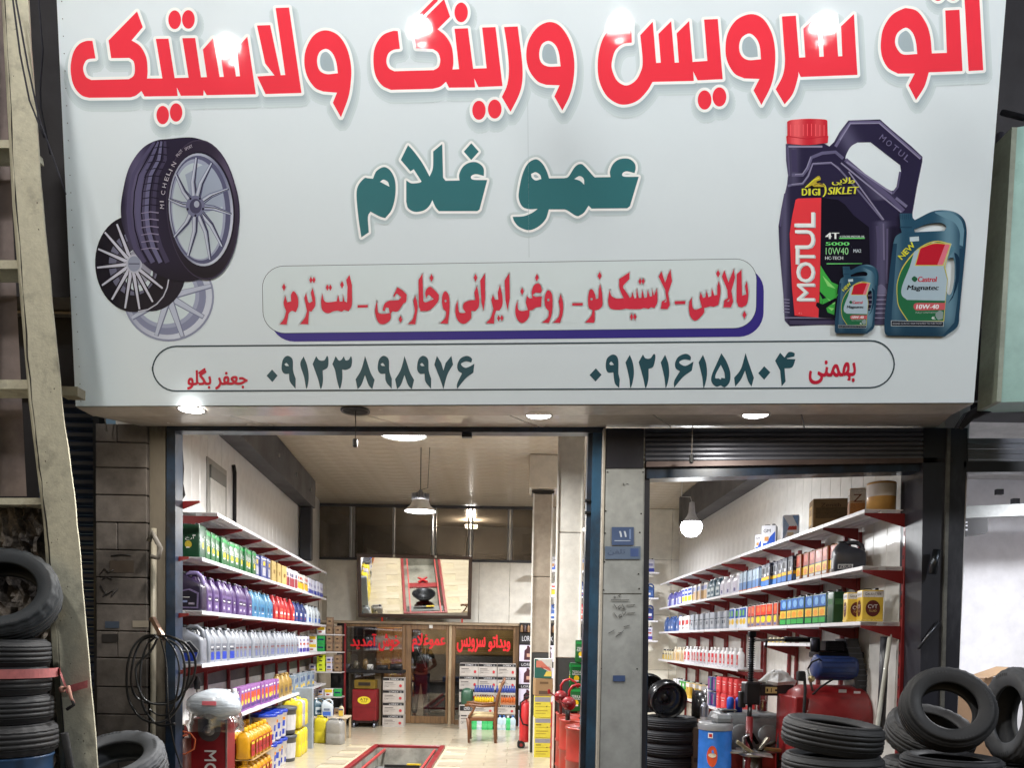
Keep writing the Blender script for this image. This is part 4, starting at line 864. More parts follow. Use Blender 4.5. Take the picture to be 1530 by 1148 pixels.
for x0_, y0_, x1_, y1_, c_ in ((157, 929, 178, 939, (60, 70, 84)), (198, 928, 222, 938, (150, 140, 126)), (152, 948, 176, 960, (40, 36, 34)), (164, 838, 200, 856, (70, 60, 52))):
    m = M(); m.quad(at_y(x0_, y1_, FY - .026), at_y(x1_, y1_, FY - .026), at_y(x1_, y0_, FY - .026), at_y(x0_, y0_, FY - .026), rgb(*c_)); m.build('faded_sticker', DECAL, pier, world=True)

# dark blue roller shutter of the neighbour to the left
sh = thing('roller_shutter', 'closed dark blue roller shutter in the gap between concrete pole and stone pier', 'shutter', fp(118, YB, 6.5))
x0, x1 = at_y(60, 800, 6.5).x, at_y(149, 800, 6.5).x
sm = M(); h_ = .075
sm.prism([(-.004, -h_ / 2), (-.02, -h_ * .2), (-.02, h_ * .2), (-.004, h_ / 2), (.012, h_ / 2), (.012, -h_ / 2)], x0, x1, rgb(40, 60, 90), 'yz'); me = sm.data('shutter_slat'); me.materials.append(SHUTB)
for k in range(46): inst('shutter_slat', me, sh, (-sh.location.x, 0, -sh.location.z + .1 + h_ * 1.04 * k))
m = M(); m.box((bx0 + x1) / 2 - .01, 6.44, 1.75, .05, .1, 3.5, rgb(22, 26, 34)); m.build('side_guide', PAINTED, sh, world=True)

# wall behind everything (dark facade above the shops), left and right of the sign
m = M()
m.box(0, 6.75, 6.2, 16, .3, 5.1)
tag(m.build('facade_wall', DARKW), 'dark unlit facade wall above the shops behind the big sign', 'wall')
m = M(); m.box(-5.3, 6.75, 1.8, 2.6, .2, 3.7); tag(m.build('side_wall', DARKW), 'dark wall of the neighbouring shop left of the concrete pole', 'wall')

# soffit between the sign and the front
SZ = lambda p: p
s1, s2 = s_hit(113, 607.5), s_hit(1455, 602.5)
f1, f2 = at_y(211, 637, FY - .01), at_y(1400, 640, FY - .01)
soff = thing('soffit', 'pale metal soffit under the sign holding four round downlights', 'soffit', (0, 5.9, s1.z))
NS = 6
for k in range(NS):
    a, b = k / NS + .001, (k + 1) / NS - .001
    L_ = lambda p, q, t: p.lerp(q, t)
    q = [L_(s1, s2, a) + Vector((0, .23, .0)), L_(s1, s2, b) + Vector((0, .23, .0)), L_(f1, f2, b), L_(f1, f2, a)]
    q = [Vector(p) for p in q]
    m = M(); m.hexa(q, [p + Vector((0, 0, .02)) for p in q]); m.build('soffit_panel', SOFF, soff, world=True)
m = M(); q = [s1 + Vector((0, .01, -.004)), s2 + Vector((0, .01, -.004)), s2 + Vector((0, .235, -.004)), s1 + Vector((0, .235, -.004))]; m.hexa(q, [p + Vector((0, 0, .003)) for p in q]); m.build('soffit_lip', SOFF, soff, world=True)
m = M(); q = [s1 + Vector((0, .23, 0)), f1, f1 + Vector((0, 0, .6)), s1 + Vector((0, .23, .6))]; m.hexa(q, [p + Vector((.02, 0, 0)) for p in q]); m.build('end_panel', SOFF, soff, world=True)
# the plane of the soffit for placing lamps
sn = (s2 - s1).cross(f1 + Vector((0, 0, 0)) - (s1 + Vector((0, .23, 0)))).normalized()
def so_hit(px, py):
    d = ray(px, py); P0 = s1 + Vector((0, .23, 0)); t = (P0 - CAM).dot(sn) / d.dot(sn); return CAM + d * t
DL = emit('downlight_glow', (1, .98, .93, 1), 14)
for i, (px, py, on_) in enumerate(((286, 612, 1), (531, 614, 0), (805, 620.5, 1), (1129, 619.5, 1))):
    p = so_hit(px, py); nm = ('leftmost lit round downlight in the soffit under the sign', 'dark empty downlight hole in the soffit with a hanging plug', 'lit round downlight in the soffit above the white column', 'rightmost lit round downlight in the soffit above the roller shutter')[i]
    o = thing('downlight', nm, 'downlight', p, group='downlights in the soffit')
    m = M(); m.lathe([(.088, -.004), (.104, -.008), (.106, 0)], rgb(210, 208, 204) if on_ else rgb(24, 22, 22), 28); m.build('trim_ring', PAINTED, o)
    m = M(); m.lathe([(.0001, -.006), (.09, -.004)], rgb(14, 12, 12), 28); m.build('lens' if on_ else 'hole', DL if on_ else MATTE, o)
    if on_:
        L = bpy.data.lights.new('downlight_lamp', 'AREA'); L.shape = 'DISK'; L.size = .15; L.energy = 22; L.color = (1, .95, .86)
        lo = bpy.data.objects.new('downlight_lamp', L); col.objects.link(lo); lo.parent = o; lo.location = (0, 0, -.02)
    else:
        e = at_y(532, 668, p.y); dz = e.z - p.z
        m = M(); m.tube([(0, 0, 0), (.004, 0, dz * .5), (0, 0, dz * .84)], .003, rgb(60, 58, 56)); m.build('cord', MATTE, o)
        m = M(); m.box(0, 0, dz * .9, .032, .03, .06, rgb(16, 16, 18), bev=.006); m.build('plug', PLASTIC, o)
o = thing('hanging_socket', 'thin cord with small black socket hanging in front of the roller shutter', 'cord', at_y(1035, 630, 6.05))
b = at_y(1033, 690, 6.05) - o.location
m = M(); m.tube([(0, 0, .1), (0, 0, -.1), (b.x, 0, b.z + .05)], .003, rgb(190, 180, 170)); m.build('cord', MATTE, o)
m = M(); m.box(b.x, 0, b.z + .02, .03, .03, .07, rgb(18, 18, 22), bev=.006); m.build('socket', PLASTIC, o)

# central steel column with plates, stickers, writing
cc = post('steel_column', 'grey steel column between the two doorways with blue number plate and black scribbled figures', 'column', ((892, YB), (957, YB), (964, 640), (904, 640)), FY - .08, .25, GREYST, 'core')
for (ya, yb, mt_) in ((640.5, 700, BLACKST), (702, 887, GREYST), (889, 1245, GREYST)):
    xl = lambda y: 904 - 12 * (y - 640) / 605; xr = lambda y: 964 - 7 * (y - 640) / 605
    post('', '', '', ((xl(yb) + 2, yb), (xr(yb) - 2, yb), (xr(ya) - 2, ya), (xl(ya) + 2, ya)), FY - .09, .008, mt_, 'cover_plate', cc)
post('', '', '', ((889, YB), (893, YB), (905, 640), (902, 640)), FY - .1, .1, surf('pale_edge_strip', rgb(176, 170, 160), .5), 'edge_strip', cc)
post('', '', '', ((953, YB), (963, YB), (972, 640), (964, 640)), FY - .04, .2, BLACKST, 'edge_channel', cc)
m = M()
for x, y in ((908, 706), (961, 706), (905, 764), (958, 768), (904, 797), (956, 796), (903, 840), (954, 858), (902, 882), (955, 880), (898, 1000), (952, 1000)):
    p = at_y(x, y, FY - .092); m.lathe([(.006, 0), (.004, .003), (.0001, .004)], rgb(50, 48, 46), 8, p, (0, -1, 0))
m.build('screws', METAL, cc, kind='stuff', world=True)
def plate(x0_, y0_, x1_, y1_, c, Y, name, parent, mat=DECAL):
    m_ = M(); q = [at_y(x0_, y1_, Y), at_y(x1_, y1_, Y), at_y(x1_, y0_, Y), at_y(x0_, y0_, Y)]; m_.hexa(q, [p + Vector((0, .003, 0)) for p in q], c)
    return m_
YP = FY - .097
m = plate(914, 788, 947, 815, rgb(66, 84, 120), YP, '', cc)
def dtext(m_, body, x, y, w_, h, c, Y, bold=0):
    V, T = text_unit(body)
    for k, dx in enumerate((0,) if not bold else (-bold, 0, bold)):
        m_.add([at_y(x + dx + u * w_, y - v * h, Y - .0003 * k) for u, v in V], T, c)
dtext(m, '۱۱', 925, 803, 11, 9, rgb(190, 200, 216), YP - .001, .3); m.quad(*[at_y(*q, YP - .001) for q in ((918, 809), (942, 809), (942, 808), (918, 808))], rgb(170, 184, 206)); m.quad(*[at_y(*q, YP - .001) for q in ((940, 806), (943, 806), (943, 791), (940, 791))], rgb(110, 130, 170)); m.build('number_plate', DECAL, cc, world=True)
m = plate(904, 817, 957, 836, rgb(88, 104, 128), YP, '', cc); dtext(m, farsi('تلفن'), 908, 830, 26, 9, rgb(60, 72, 100), YP - .001); m.quad(*[at_y(*q, YP - .001) for q in ((942, 832), (954, 832), (954, 820), (942, 820))], rgb(62, 82, 130)); m.build('phone_sticker', DECAL, cc, world=True)
m = plate(916, 1010, 934, 1019, rgb(58, 80, 122), YP, '', cc); m.build('blue_sticker', DECAL, cc, world=True)
for pts in (((917, 893), (919, 891), (920, 893), (918, 894)), ((924, 890), (926, 893), (925, 890), (928, 889)), ((913, 897), (940, 897)), ((917, 903), (922, 910)), ((923, 909), (926, 905), (928, 909), (924, 910)), ((930, 903), (931, 907), (934, 908), (930, 910), (934, 911)), ((936, 905), (949, 904)),
            ((917, 916), (922, 923)), ((924, 922), (927, 918), (929, 922), (925, 923)), ((930, 916), (932, 921), (935, 915)), ((937, 917), (949, 916)), ((909, 947), (918, 942)), ((932, 937), (941, 935)), ((920, 952), (932, 943)), ((924, 946), (928, 946)), ((931, 722), (932, 726)), ((936, 723), (939, 724))):
    scrawl(pts, YP, .0026, rgb(20, 20, 24), 'pen_mark', cc)
# upper and lower parts of the right doorway: box, shutter roll, lintel
rs = thing('roller_shutter', 'raised grey roller shutter above the right doorway, dusty horizontal slats', 'shutter', fp(1170, 715, 6.2))
for k in range(7):
    ya = 640 + k * 7.2
    f_ = lambda x, y: at_y(x, y, 6.22)
    m = M(); n_ = 4
    P_ = [(f_(964, ya + 7.0), f_(1424, ya + 6.4 - k * .3)), (f_(964, ya + 5.0), f_(1424, ya + 4.4 - k * .3)), (f_(964, ya + 2.2), f_(1424, ya + 1.6 - k * .3)), (f_(964, ya), f_(1424, ya - .6 - k * .3))]
    dy = (0, -.018, -.018, 0)
    fr_ = [(a + Vector((0, d, 0)), b + Vector((0, d, 0))) for (a, b), d in zip(P_, dy)]
    vv = [q for ab in fr_ for q in ab] + [fr_[3][0] + Vector((0, .02, 0)), fr_[3][1] + Vector((0, .02, 0)), fr_[0][0] + Vector((0, .02, 0)), fr_[0][1] + Vector((0, .02, 0))]
    m.add(vv, [(0, 1, 3, 2), (2, 3, 5, 4), (4, 5, 7, 6), (6, 7, 9, 8), (8, 9, 11, 10), (10, 11, 1, 0)]); m.build('shutter_slat', SHUT, rs, world=True)
post('', '', '', ((966, 698), (1424, 691), (1424, 684), (966, 690)), 6.2, .05, surf('rusty_bottom_rail', rgb(112, 98, 96), .5, metal=.3, dirt=rgb(60, 48, 46), dscale=3, stretch=(.3, 1, 1)), 'bottom_rail', rs)
rf = post('door_frame', 'dark navy steel frame of the right doorway under the raised shutter', 'door frame', ((966, 715.5), (1384, 704), (1384, 690), (966, 697)), FY - .06, .16, NAVYP, 'head_beam')
post('', '', '', ((960, YB), (966, YB), (971, 715), (966, 715)), FY + .03, .12, NAVYP, 'left_jamb', rf)
post('', '', '', ((1354, YB), (1372, YB), (1380, 703), (1366, 703)), FY + .08, .1, surf('peeling_blue_jamb', rgb(78, 112, 146), .5, dirt=rgb(150, 142, 124), dscale=5, dlo=.5, dhi=.6, bump=.4, stretch=(1, 1, .4)), 'right_jamb', rf)
post('', '', '', ((1346, YB), (1354, YB), (1362, 706), (1356, 706)), FY + .2, .1, surf('pale_inner_jamb', rgb(150, 150, 140), .6), 'inner_jamb', rf)
# black pillar to the right of it
bp = post('shop_pillar', 'sooty black steel clad pillar at the right end of the shop front', 'pillar', ((1372, YB), (1402, YB), (1416, 640), (1380, 640)), FY - .1, .35, BLACKST, 'left_face')
post('', '', '', ((1402, YB), (1407, YB), (1421, 640), (1416, 640)), FY - .12, .1, surf('grey_edge_bar', rgb(104, 104, 100), .5, dirt=rgb(60, 60, 60)), 'edge_bar', bp)
post('', '', '', ((1407, YB), (1424, YB), (1446, 640), (1421, 640)), FY - .1, .3, BLACKST, 'right_face', bp)
m = M(); m.cyl(at_y(1400, 822, FY - .16), at_y(1393, 858, FY - .16), .03, rgb(70, 74, 80)); m.build('pipe_stub', METAL, bp, world=True)
m = M(); m.tube([at_y(1372, 970, FY - .12), at_y(1402, 930, FY - .12)], .012, rgb(90, 92, 98)); m.build('diagonal_bar', METAL, bp, world=True)
# neighbour on the right: white room, its shutter, its mint sign
NW = surf('neighbour_white_wall', rgb(220, 220, 224), .6, dirt=rgb(214, 214, 219), dscale=.5)
m = M(); m.box(5.45, 9.6, 2.0, 3.5, .1, 4.4); m.box(3.68, 8.0, 2.0, .08, 3.2, 4.4); m.box(7.2, 8, 2, .08, 3.2, 4.4); tag(m.build('neighbour_room_wall', NW), kind='structure')
m = M(); m.box(5.45, 8, 3.75, 3.6, 3.3, .05); tag(m.build('neighbour_ceiling', surf('neighbour_ceiling_boards', rgb(172, 170, 168), .6)), kind='structure')
m = M(); m.quad((3.7, 6.25, .002), (7.2, 6.25, .002), (7.2, 9.6, .002), (3.7, 9.6, .002)); tag(m.build('neighbour_floor', PAVE), kind='structure')
post('ceiling_trim', 'pale grey beam crossing the white room of the right neighbour', 'beam', ((1400, 776.5), (1760, 760), (1760, 743), (1400, 758.5)), 8.2, .1, surf('pale_beam', rgb(160, 164, 164), .5), 'beam_face')
o = post('wall_box', 'black junction box with tiny lights under the beam of the neighbouring room', 'box', ((1440, 802), (1476, 797), (1476, 774), (1440, 776)), 8.1, .15, surf('black_box_plastic', rgb(34, 34, 40), .5), 'case')
for y in (781, 786, 792):
    m = M(); p = at_y(1444, y, 8.095); m.box(p.x, p.y, p.z, .02, .006, .016, rgb(230, 232, 240)); m.build('indicator', PLASTIC, o, world=True)
for px, py in ((1495, 735), (1519, 749)):
    o = post('ceiling_hook', ('left' if px < 1500 else 'right') + ' small dark square bracket on the ceiling of the white neighbouring room', 'bracket', ((px - 5, py + 4), (px + 5, py + 4), (px + 5, py - 4), (px - 5, py - 4)), 8.6, .05, BLACKST, 'plate')
ns = thing('roller_shutter', 'dark roller shutter end above the doorway of the right neighbour', 'shutter', fp(1500, 700, 6.25))
for k in range(5):
    ya = 655 + k * 8
    post('', '', '', ((1446, ya + 7.6), (1700, ya + 7), (1700, ya), (1446, ya + .4)), 6.26 + .004 * (k % 2), .03, SHUT, 'shutter_slat', ns)
post('', '', '', ((1440, 706), (1700, 704), (1700, 689), (1440, 690)), 6.2, .1, BLACKST, 'bottom_rail', ns)
MINT = surf('mint_sign_sheet', rgb(158, 196, 188), .3, dirt=rgb(132, 170, 164), dscale=.8)
nsg = post('neighbour_sign', 'mint green sign box of the neighbour at the right edge of the photo', 'sign', ((1496, 601), (1760, 596), (1760, 150), (1520, 190)), 5.35, .25, MINT, 'sheet')
post('', '', '', ((1489, 600), (1496, 601), (1520, 190), (1512, 190)), 5.34, .22, surf('yellowed_edge', rgb(146, 156, 140), .5), 'edge_trim', nsg)
m = M(); m.tube([at_y(1498, 168, 5.6), at_y(1530, 176, 5.4), at_y(1560, 180, 5.3)], .02, rgb(90, 90, 96)); tag(m.build('steel_tube', METAL), 'grey metal arm above the mint sign at the right edge', 'arm')
o = thing('bracket_bundle', 'dark wrapped cable bundle between the big sign and the mint sign', 'cable bundle', at_y(1475, 610, 5.6))
m = M(); m.tube([at_y(x, y, 5.6) for x, y in ((1492, 588), (1486, 604), (1470, 612), (1450, 622), (1435, 640))], .045, rgb(30, 30, 38), taper=(.6, 1.2, 1, .8, .4)); m.build('wrapping', MATTE, o, world=True)
m = M(); m.hexa([at_y(x, y, 5.58) for x, y in ((1463, 584), (1493, 582), (1493, 568), (1463, 570))], [at_y(x, y, 5.68) for x, y in ((1463, 584), (1493, 582), (1493, 568), (1463, 570))], rgb(120, 118, 124)); m.build('clamp', PAINTED, o, world=True)
for i, (pts, r_) in enumerate(((((1478, 0), (1474, 200), (1462, 420), (1460, 600)), .02), (((1494, 200), (1484, 420), (1478, 560)), .03))):
    m = M(); m.tube([at_y(x, y, 6.2) for x, y in pts], r_, rgb(40, 40, 48)); tag(m.build('downpipe', PAINTED), ('thin' if i == 0 else 'thick') + ' dark vertical pipe in the gap right of the big sign', 'pipe')

# ================================================================ concrete utility pole on the left
PY = 5.2
pole = thing('utility_pole', 'tall cream concrete pole with recessed web and cross ribs at the left edge', 'pole', at_y(60, 1240, PY))
def pl(pts, d0, d1, mat, nm, nseg=0):
    f_ = [at_y(x, y, PY) for x, y in pts]; m_ = M(); m_.hexa([p + Vector((0, d0, 0)) for p in f_], [p + Vector((0, d1, 0)) for p in f_]); return m_.build(nm, mat, pole, world=True)
edgeL = [(5, -20), (22, 300), (45, 600), (68, 780), (84, 950), (104, 1245)]; edgeR = [(40, -20), (63, 300), (92, 600), (113, 760), (130, 950), (154, 1245)]; inner = [(-6, -20), (11, 300), (36, 600), (58, 780), (70, 950), (90, 1245)]
def np_interp(y, e):
    for (x0q, y0q), (x1q, y1q) in zip(e, e[1:]):
        if y0q <= y <= y1q: return x0q + (x1q - x0q) * (y - y0q) / (y1q - y0q)
    return e[-1][0]
m = M(); rings = []
for k in range(len(edgeL) - 1):
    for t in range(8):
        u_ = t / 8; Lx = [edgeL[k][i] * (1 - u_) + edgeL[k + 1][i] * u_ for i in (0, 1)]; Rx = [edgeR[k][i] * (1 - u_) + edgeR[k + 1][i] * u_ for i in (0, 1)]; Ix = [inner[k][i] * (1 - u_) + inner[k + 1][i] * u_ for i in (0, 1)]
        j = rnd.uniform(-.7, .7); j2 = rnd.uniform(-.8, .8)
        a, b, c_ = at_y(Lx[0] + j, Lx[1], PY), at_y(Rx[0] + j2, Rx[1], PY), at_y(Ix[0], Ix[1], PY)
        rings.append([a, b, b + Vector((-.01, .03, 0)), b + Vector((-.09, .16, 0)), c_ + Vector((0, .16, 0)), c_ + Vector((0, .05, 0))])
m.rings(rings, (1, 1, 1, 1), smooth=False); m.build('flange', CONC, pole, world=True)
m = M(); q0 = [at_y(x, y, PY) for x, y in ((-96, -20), (-62, -20))]; q1 = [at_y(x, y, PY) for x, y in ((-130, 1245), (-62, 1245))]; m.hexa(q1 + [p + Vector((0, .2, 0)) for p in q1[::-1]], q0 + [p + Vector((0, .2, 0)) for p in q0[::-1]]); m.build('flange', CONC, pole, world=True)
m = M(); PT = []
for k in range(len(edgeL) - 1):
    for t in range(9): PT.append(at_y(edgeL[k][0] + (edgeL[k + 1][0] - edgeL[k][0]) * t / 9 + 2 + rnd.uniform(-1.3, 1.3), edgeL[k][1] + (edgeL[k + 1][1] - edgeL[k][1]) * t / 9, PY - .001))
m.tube(PT, .0035, rgb(40, 36, 32), 5, taper=[rnd.uniform(.2, 1.6) for _ in PT]); m.build('edge_crack', MATTE, pole, world=True)
m = M()
for k in range(46):
    y = rnd.uniform(700, 1145) if k % 3 else rnd.uniform(20, 700); f2 = rnd.uniform(.12, .92)
    xa = np_interp(y, edgeL); xb = np_interp(y, edgeR); p = at_y(xa + (xb - xa) * f2, y, PY - .0015); r2 = rnd.uniform(.0015, .0055)
    m.add([(p.x + r2 * rnd.uniform(.5, 1.1) * math.cos(a), p.y, p.z + r2 * rnd.uniform(.6, 1.6) * math.sin(a)) for a in [2 * math.pi * i / 7 for i in range(7)]], [tuple(range(7))], rgb(*((84, 79, 70) if k % 3 == 0 else (122, 116, 102))))
m.build('pits', MATTE, pole, kind='stuff', world=True)
for k, (y0_, y1_) in enumerate(((200, 212), (382, 395), (563, 577), (742, 752))):
    xr_ = 5 + (y0_) * .065 + 4; pl(((-60, y1_), (xr_ + 8, y1_), (xr_ + 6, y0_), (-60, y0_)), .06, .26, CONC, 'cross_rib')
m = M(); m.hexa([at_y(x, y, PY) + Vector((0, .24, 0)) for x, y in ((-60, 1245), (90, 1245), (56, 752), (-60, 752))], [at_y(x, y, PY) + Vector((0, .29, 0)) for x, y in ((-60, 1245), (90, 1245), (56, 752), (-60, 752))]); m.build('back_web', ROUGHC, pole, world=True)
# rough broken concrete in the recess: displaced sheet
m = M(); NX, NZ = 26, 60; V = []
for j in range(NZ + 1):
    for i in range(NX + 1):
        x = -60 + (116 + 34 * j / NZ) * i / NX; y = 752 + 493 * j / NZ
        p = at_y(x, y, PY + .19); h = rnd.uniform(-.035, .03) + .03 * math.sin(i * 1.3 + j * .4) * math.cos(j * .7)
        V.append(p + Vector((0, h, 0)))
m.add(V, [(j * (NX + 1) + i, j * (NX + 1) + i + 1, (j + 1) * (NX + 1) + i + 1, (j + 1) * (NX + 1) + i) for j in range(NZ) for i in range(NX)], (1, 1, 1, 1)); m.build('broken_infill', ROUGHC, pole, world=True)
m = M(); m.hexa([at_y(x, y, PY + .35) for x, y in ((-60, 742), (40, 742), (0, -40), (-60, -40))], [at_y(x, y, PY + .4) for x, y in ((-60, 742), (40, 742), (0, -40), (-60, -40))]); m.build('recess_back', surf('recess_dark', rgb(136, 122, 118), .8, dirt=rgb(70, 62, 66), dscale=.9), pole, world=True)
# cables beside the pole
for i, pts in enumerate((((18, -10), (30, 80), (44, 150), (56, 180), (66, 205)), ((22, -10), (42, 100), (58, 175), (74, 220), (88, 260), (98, 290)), ((57, -10), (64, 75), (60, 130), (61, 160), (68, 195), (75, 230)))):
    m = M(); m.tube([at_y(x, y, 5.1 if i < 2 else 5.9) for x, y in pts], .006, rgb(46, 46, 56), 6)
    tag(m.build('cable', MATTE), ('thin black cable crossing the top of the concrete pole', 'longer black cable slanting from the pole towards the sign edge', 'grey cable hanging in the dark gap beside the sign')[i], 'cable')
m = M(); q = [at_y(x, y, 5.5) for x, y in ((90, 591), (116, 592), (116, 578), (88, 577))]; m.hexa(q, [p + Vector((0, .1, 0)) for p in q], rgb(140, 132, 112)); tag(m.build('sign_bracket', PAINTED), 'beige steel bracket joining the pole to the lower left corner of the sign', 'bracket')

# ================================================================ lamps inside
GLOW = emit('lamp_glow', (1, .99, .96, 1), 16)
def highbay(lab, p, d, power, cc=(.99, .985, .97)):
    o = thing('pendant_lamp', lab, 'lamp', p, group='high bay lamps over the aisle'); r_ = d / 2
    m = M(); m.lathe([(r_, 0), (r_ * .96, .02), (r_ * .62, .085), (r_ * .5, .15), (r_ * .5, .16)], rgb(228, 226, 220), 32); m.lathe([(r_ * .97, .004), (r_ * .6, .08), (r_ * .48, .148)], rgb(240, 240, 238), 32); m.build('shade', PAINTED, o)
    m = M(); m.lathe([(r_ * .3, .16), (r_ * .42, .165), (r_ * .42, .25), (r_ * .2, .26), (.02, .3)], rgb(150, 150, 156), 24)
    for k in range(18):
        a = 2 * math.pi * k / 18; m.box(r_ * .46 * math.cos(a), r_ * .46 * math.sin(a), .205, r_ * .2, .006, .085, rgb(190, 190, 196), rz=a)
    m.build('heat_sink', METAL, o)
    m = M(); m.lathe([(.0001, -.012), (r_ * .5, -.008), (r_ * .92, .006)], (1, 1, 1, 1), 32); m.build('diffuser', GLOW, o)
    m = M(); m.tube([(0, 0, .28), (0, 0, CEIL - p.z)], .006, rgb(40, 40, 44)); m.tube([(0, 0, .3), (.1, 0, .33), (.12, 0, CEIL - p.z)], .004, rgb(40, 40, 44)); m.build('cord', MATTE, o)
    L = bpy.data.lights.new('pendant_light', 'AREA'); L.shape = 'DISK'; L.size = d * .9; L.energy = power; L.color = cc; L.spread = R(175)
    lo = bpy.data.objects.new('pendant_light', L); col.objects.link(lo); lo.parent = o; lo.location = (0, 0, -.03)
highbay('finned high bay lamp hanging in front of the strip windows', at_y(628, 765, 10.8), .45, 200)
highbay('high bay lamp close behind the head of the left doorway, only its glowing face showing', at_y(603, 651, 7.5), .45, 230)
p = at_y(1033, 790, 9.0)
o = thing('pendant_bulb', 'bright white bulb hanging from a wire in the right bay', 'lamp', p)
m = M(); m.lathe([(.0001, -.1), (.06, -.09), (.11, -.04), (.125, .02), (.11, .07)], (1, 1, 1, 1), 24); m.build('bulb_glass', emit('bulb_glow', (.96, .98, 1, 1), 26), o)
m = M(); m.lathe([(.112, .07), (.085, .1), (.055, .14), (.04, .18), (.03, .3), (.0001, .31)], rgb(190, 192, 198), 24); m.build('bulb_neck', PLASTIC, o)
m = M(); m.tube([(0, 0, .3), (-.02, 0, .36), (-.1, .1, .38), (-.1, .1, CEIL - p.z)], .005, rgb(200, 200, 200)); m.build('cord', MATTE, o)
L = bpy.data.lights.new('bulb_light', 'POINT'); L.shadow_soft_size = .13; L.energy = 75; L.color = (.95, .98, 1)
lo = bpy.data.objects.new('bulb_light', L); col.objects.link(lo); lo.parent = o; lo.location = (0, 0, -.14)
# an unseen third lamp, added to brighten the right bay's back, and one inside the office, seen lit through the glass
p = Vector((1.3, 13.2, 3.55)); highbay('unseen high bay lamp added to brighten the back of the right bay', p, .42, 160, (.98, .98, 1))
p = Vector((-2.0, 16.0, 2.42)); o = thing('office_lamp', 'small lit lamp inside the glazed office', 'lamp', p)
m = M(); m.box(0, 0, 0, .5, .08, .03, (1, 1, 1, 1)); m.build('tube', emit('office_tube', (1, .97, .9, 1), 9), o)
m = M(); m.box(0, 0, .03, .56, .12, .03, rgb(210, 210, 206), bev=.005); m.build('housing', PAINTED, o)
L = bpy.data.lights.new('office_light', 'AREA'); L.size = .5; L.energy = 38; L.color = (1, .95, .88)
lo = bpy.data.objects.new('office_light', L); col.objects.link(lo); lo.parent = o; lo.location = (0, 0, -.03)

# ================================================================ wall racks
REDP = rgb(128, 28, 32); SHW = rgb(226, 226, 232)
RACKRED = vcol('red_rack_paint', .4, var=.35, vscale=7, coat=.1, bump=.1)
SHELFM = vcol('white_shelf_enamel', .35, var=.12, coat=.2)
def px_s(on, nd, z, px, lo=-.6, hi=9.5):
    f_ = lambda s: proj(on(s, nd, z))[0] - px
    a = f_(lo)
    for _ in range(40):
        mid_ = (lo + hi) / 2
        if f_(mid_) * a > 0: lo = mid_
        else: hi = mid_
    return (lo + hi) / 2
def rack(lab, on, ang, depth, shelves, ups, sgn):
    o = thing('shelf_rack', lab, 'shelf rack', on(ups[0], .02))
    um = M(); um.box(0, 0, 1.42, .04, .035, 2.62, REDP, bev=.004)
    for k in range(24): um.box(0, -.0185 * sgn, .3 + .1 * k, .012, .002, .035, rgb(40, 10, 12))
    ume = um.data('upright'); ume.materials.append(RACKRED)
    for s in ups: p = on(s, .02); inst('upright', ume, o, p - o.location, (0, 0, ang))
    # triangular bracket in local frame: x along wall normal
    bm_ = M(); bm_.prism([(0, 0), (depth - .02, 0), (depth - .02, -.018), (0, -.115)], -.004, .004, REDP); bme = bm_.data('bracket'); bme.materials.append(RACKRED)
    bang = math.atan2(on(0, 1).y - on(0, 0).y, on(0, 1).x - on(0, 0).x)
    for z, s0, s1 in shelves:
        js = [s0] + [s for s in ups if s0 + .12 < s < s1 - .12] + [s1]
        for a, b in zip(js, js[1:]):
            p = on((a + b) / 2, depth / 2 + .02, z - .0165); L_ = b - a - .006
            sm_ = M(); sm_.box(0, 0, .0135, L_, depth - .04, .006, SHW); sm_.box(0, -sgn * (depth / 2 - .0165), 0, L_, .007, .033, SHW, bev=.002); sm_.box(0, sgn * (depth / 2 - .0165), 0, L_, .007, .033, SHW); sm_.box(0, 0, -.004, L_, .05, .028, rgb(196, 198, 204))
            so = sm_.build('shelf_board', SHELFM, o); so.location = p - o.location; so.rotation_euler = (0, 0, ang)
        for s in ups:
            if s0 - .45 < s < s1 + .1:
                p = on(s, .035, z - .036); inst('bracket', bme, o, p - o.location, (0, 0, bang))
                cm = M(); 
        cm = M()
        for s in ups:
            if s0 < s < s1: p = on(s, depth + .001, z - .012); cm.box(p.x - o.location.x, p.y - o.location.y, p.z, .008, .012, .022, rgb(60, 50, 54), rz=ang)
        if cm.v: cm.build('shelf_clips', PAINTED, o, kind='stuff')
    return o
LZ = [at_y(323.5, 766.5, 7.2).z, at_y(301, 833, 6.75).z, at_y(301, 913, 6.75).z, at_y(301, 993, 6.75).z, at_y(363, 1066, 8.1).z]
LS_END = px_s(on_l, .37, LZ[2], 487)
l_ups = [-.38 + .83 * k for k in range(9)]
l_ups = [s for s in l_ups if s > -.45]
rack('red bracketed wall rack with five long white shelves on the left wall', on_l, LANG, .37, [(LZ[0], .45, LS_END), (LZ[1], 0, LS_END), (LZ[2], 0, LS_END), (LZ[3], 0, LS_END), (LZ[4], .6, LS_END)], l_ups, 1)
RZ = [at_y(1296, 761, 6.5).z, at_y(1290, 846, 6.5).z, at_y(1288, 929, 6.5).z, at_y(978, 985.5, 15.0).z]
sR4 = px_s(on_r, .36, RZ[3], 1103)
RS_END = px_s(on_r, .36, RZ[2], 985)
r_ups = [-.02 + .86 * k for k in range(10)]
rack('red bracketed wall rack with long white shelves on the right wall', on_r, RANG, .36, [(RZ[0], 0, RS_END), (RZ[1], 0, RS_END), (RZ[2], 0, RS_END), (RZ[3], sR4, RS_END)], r_ups, -1)

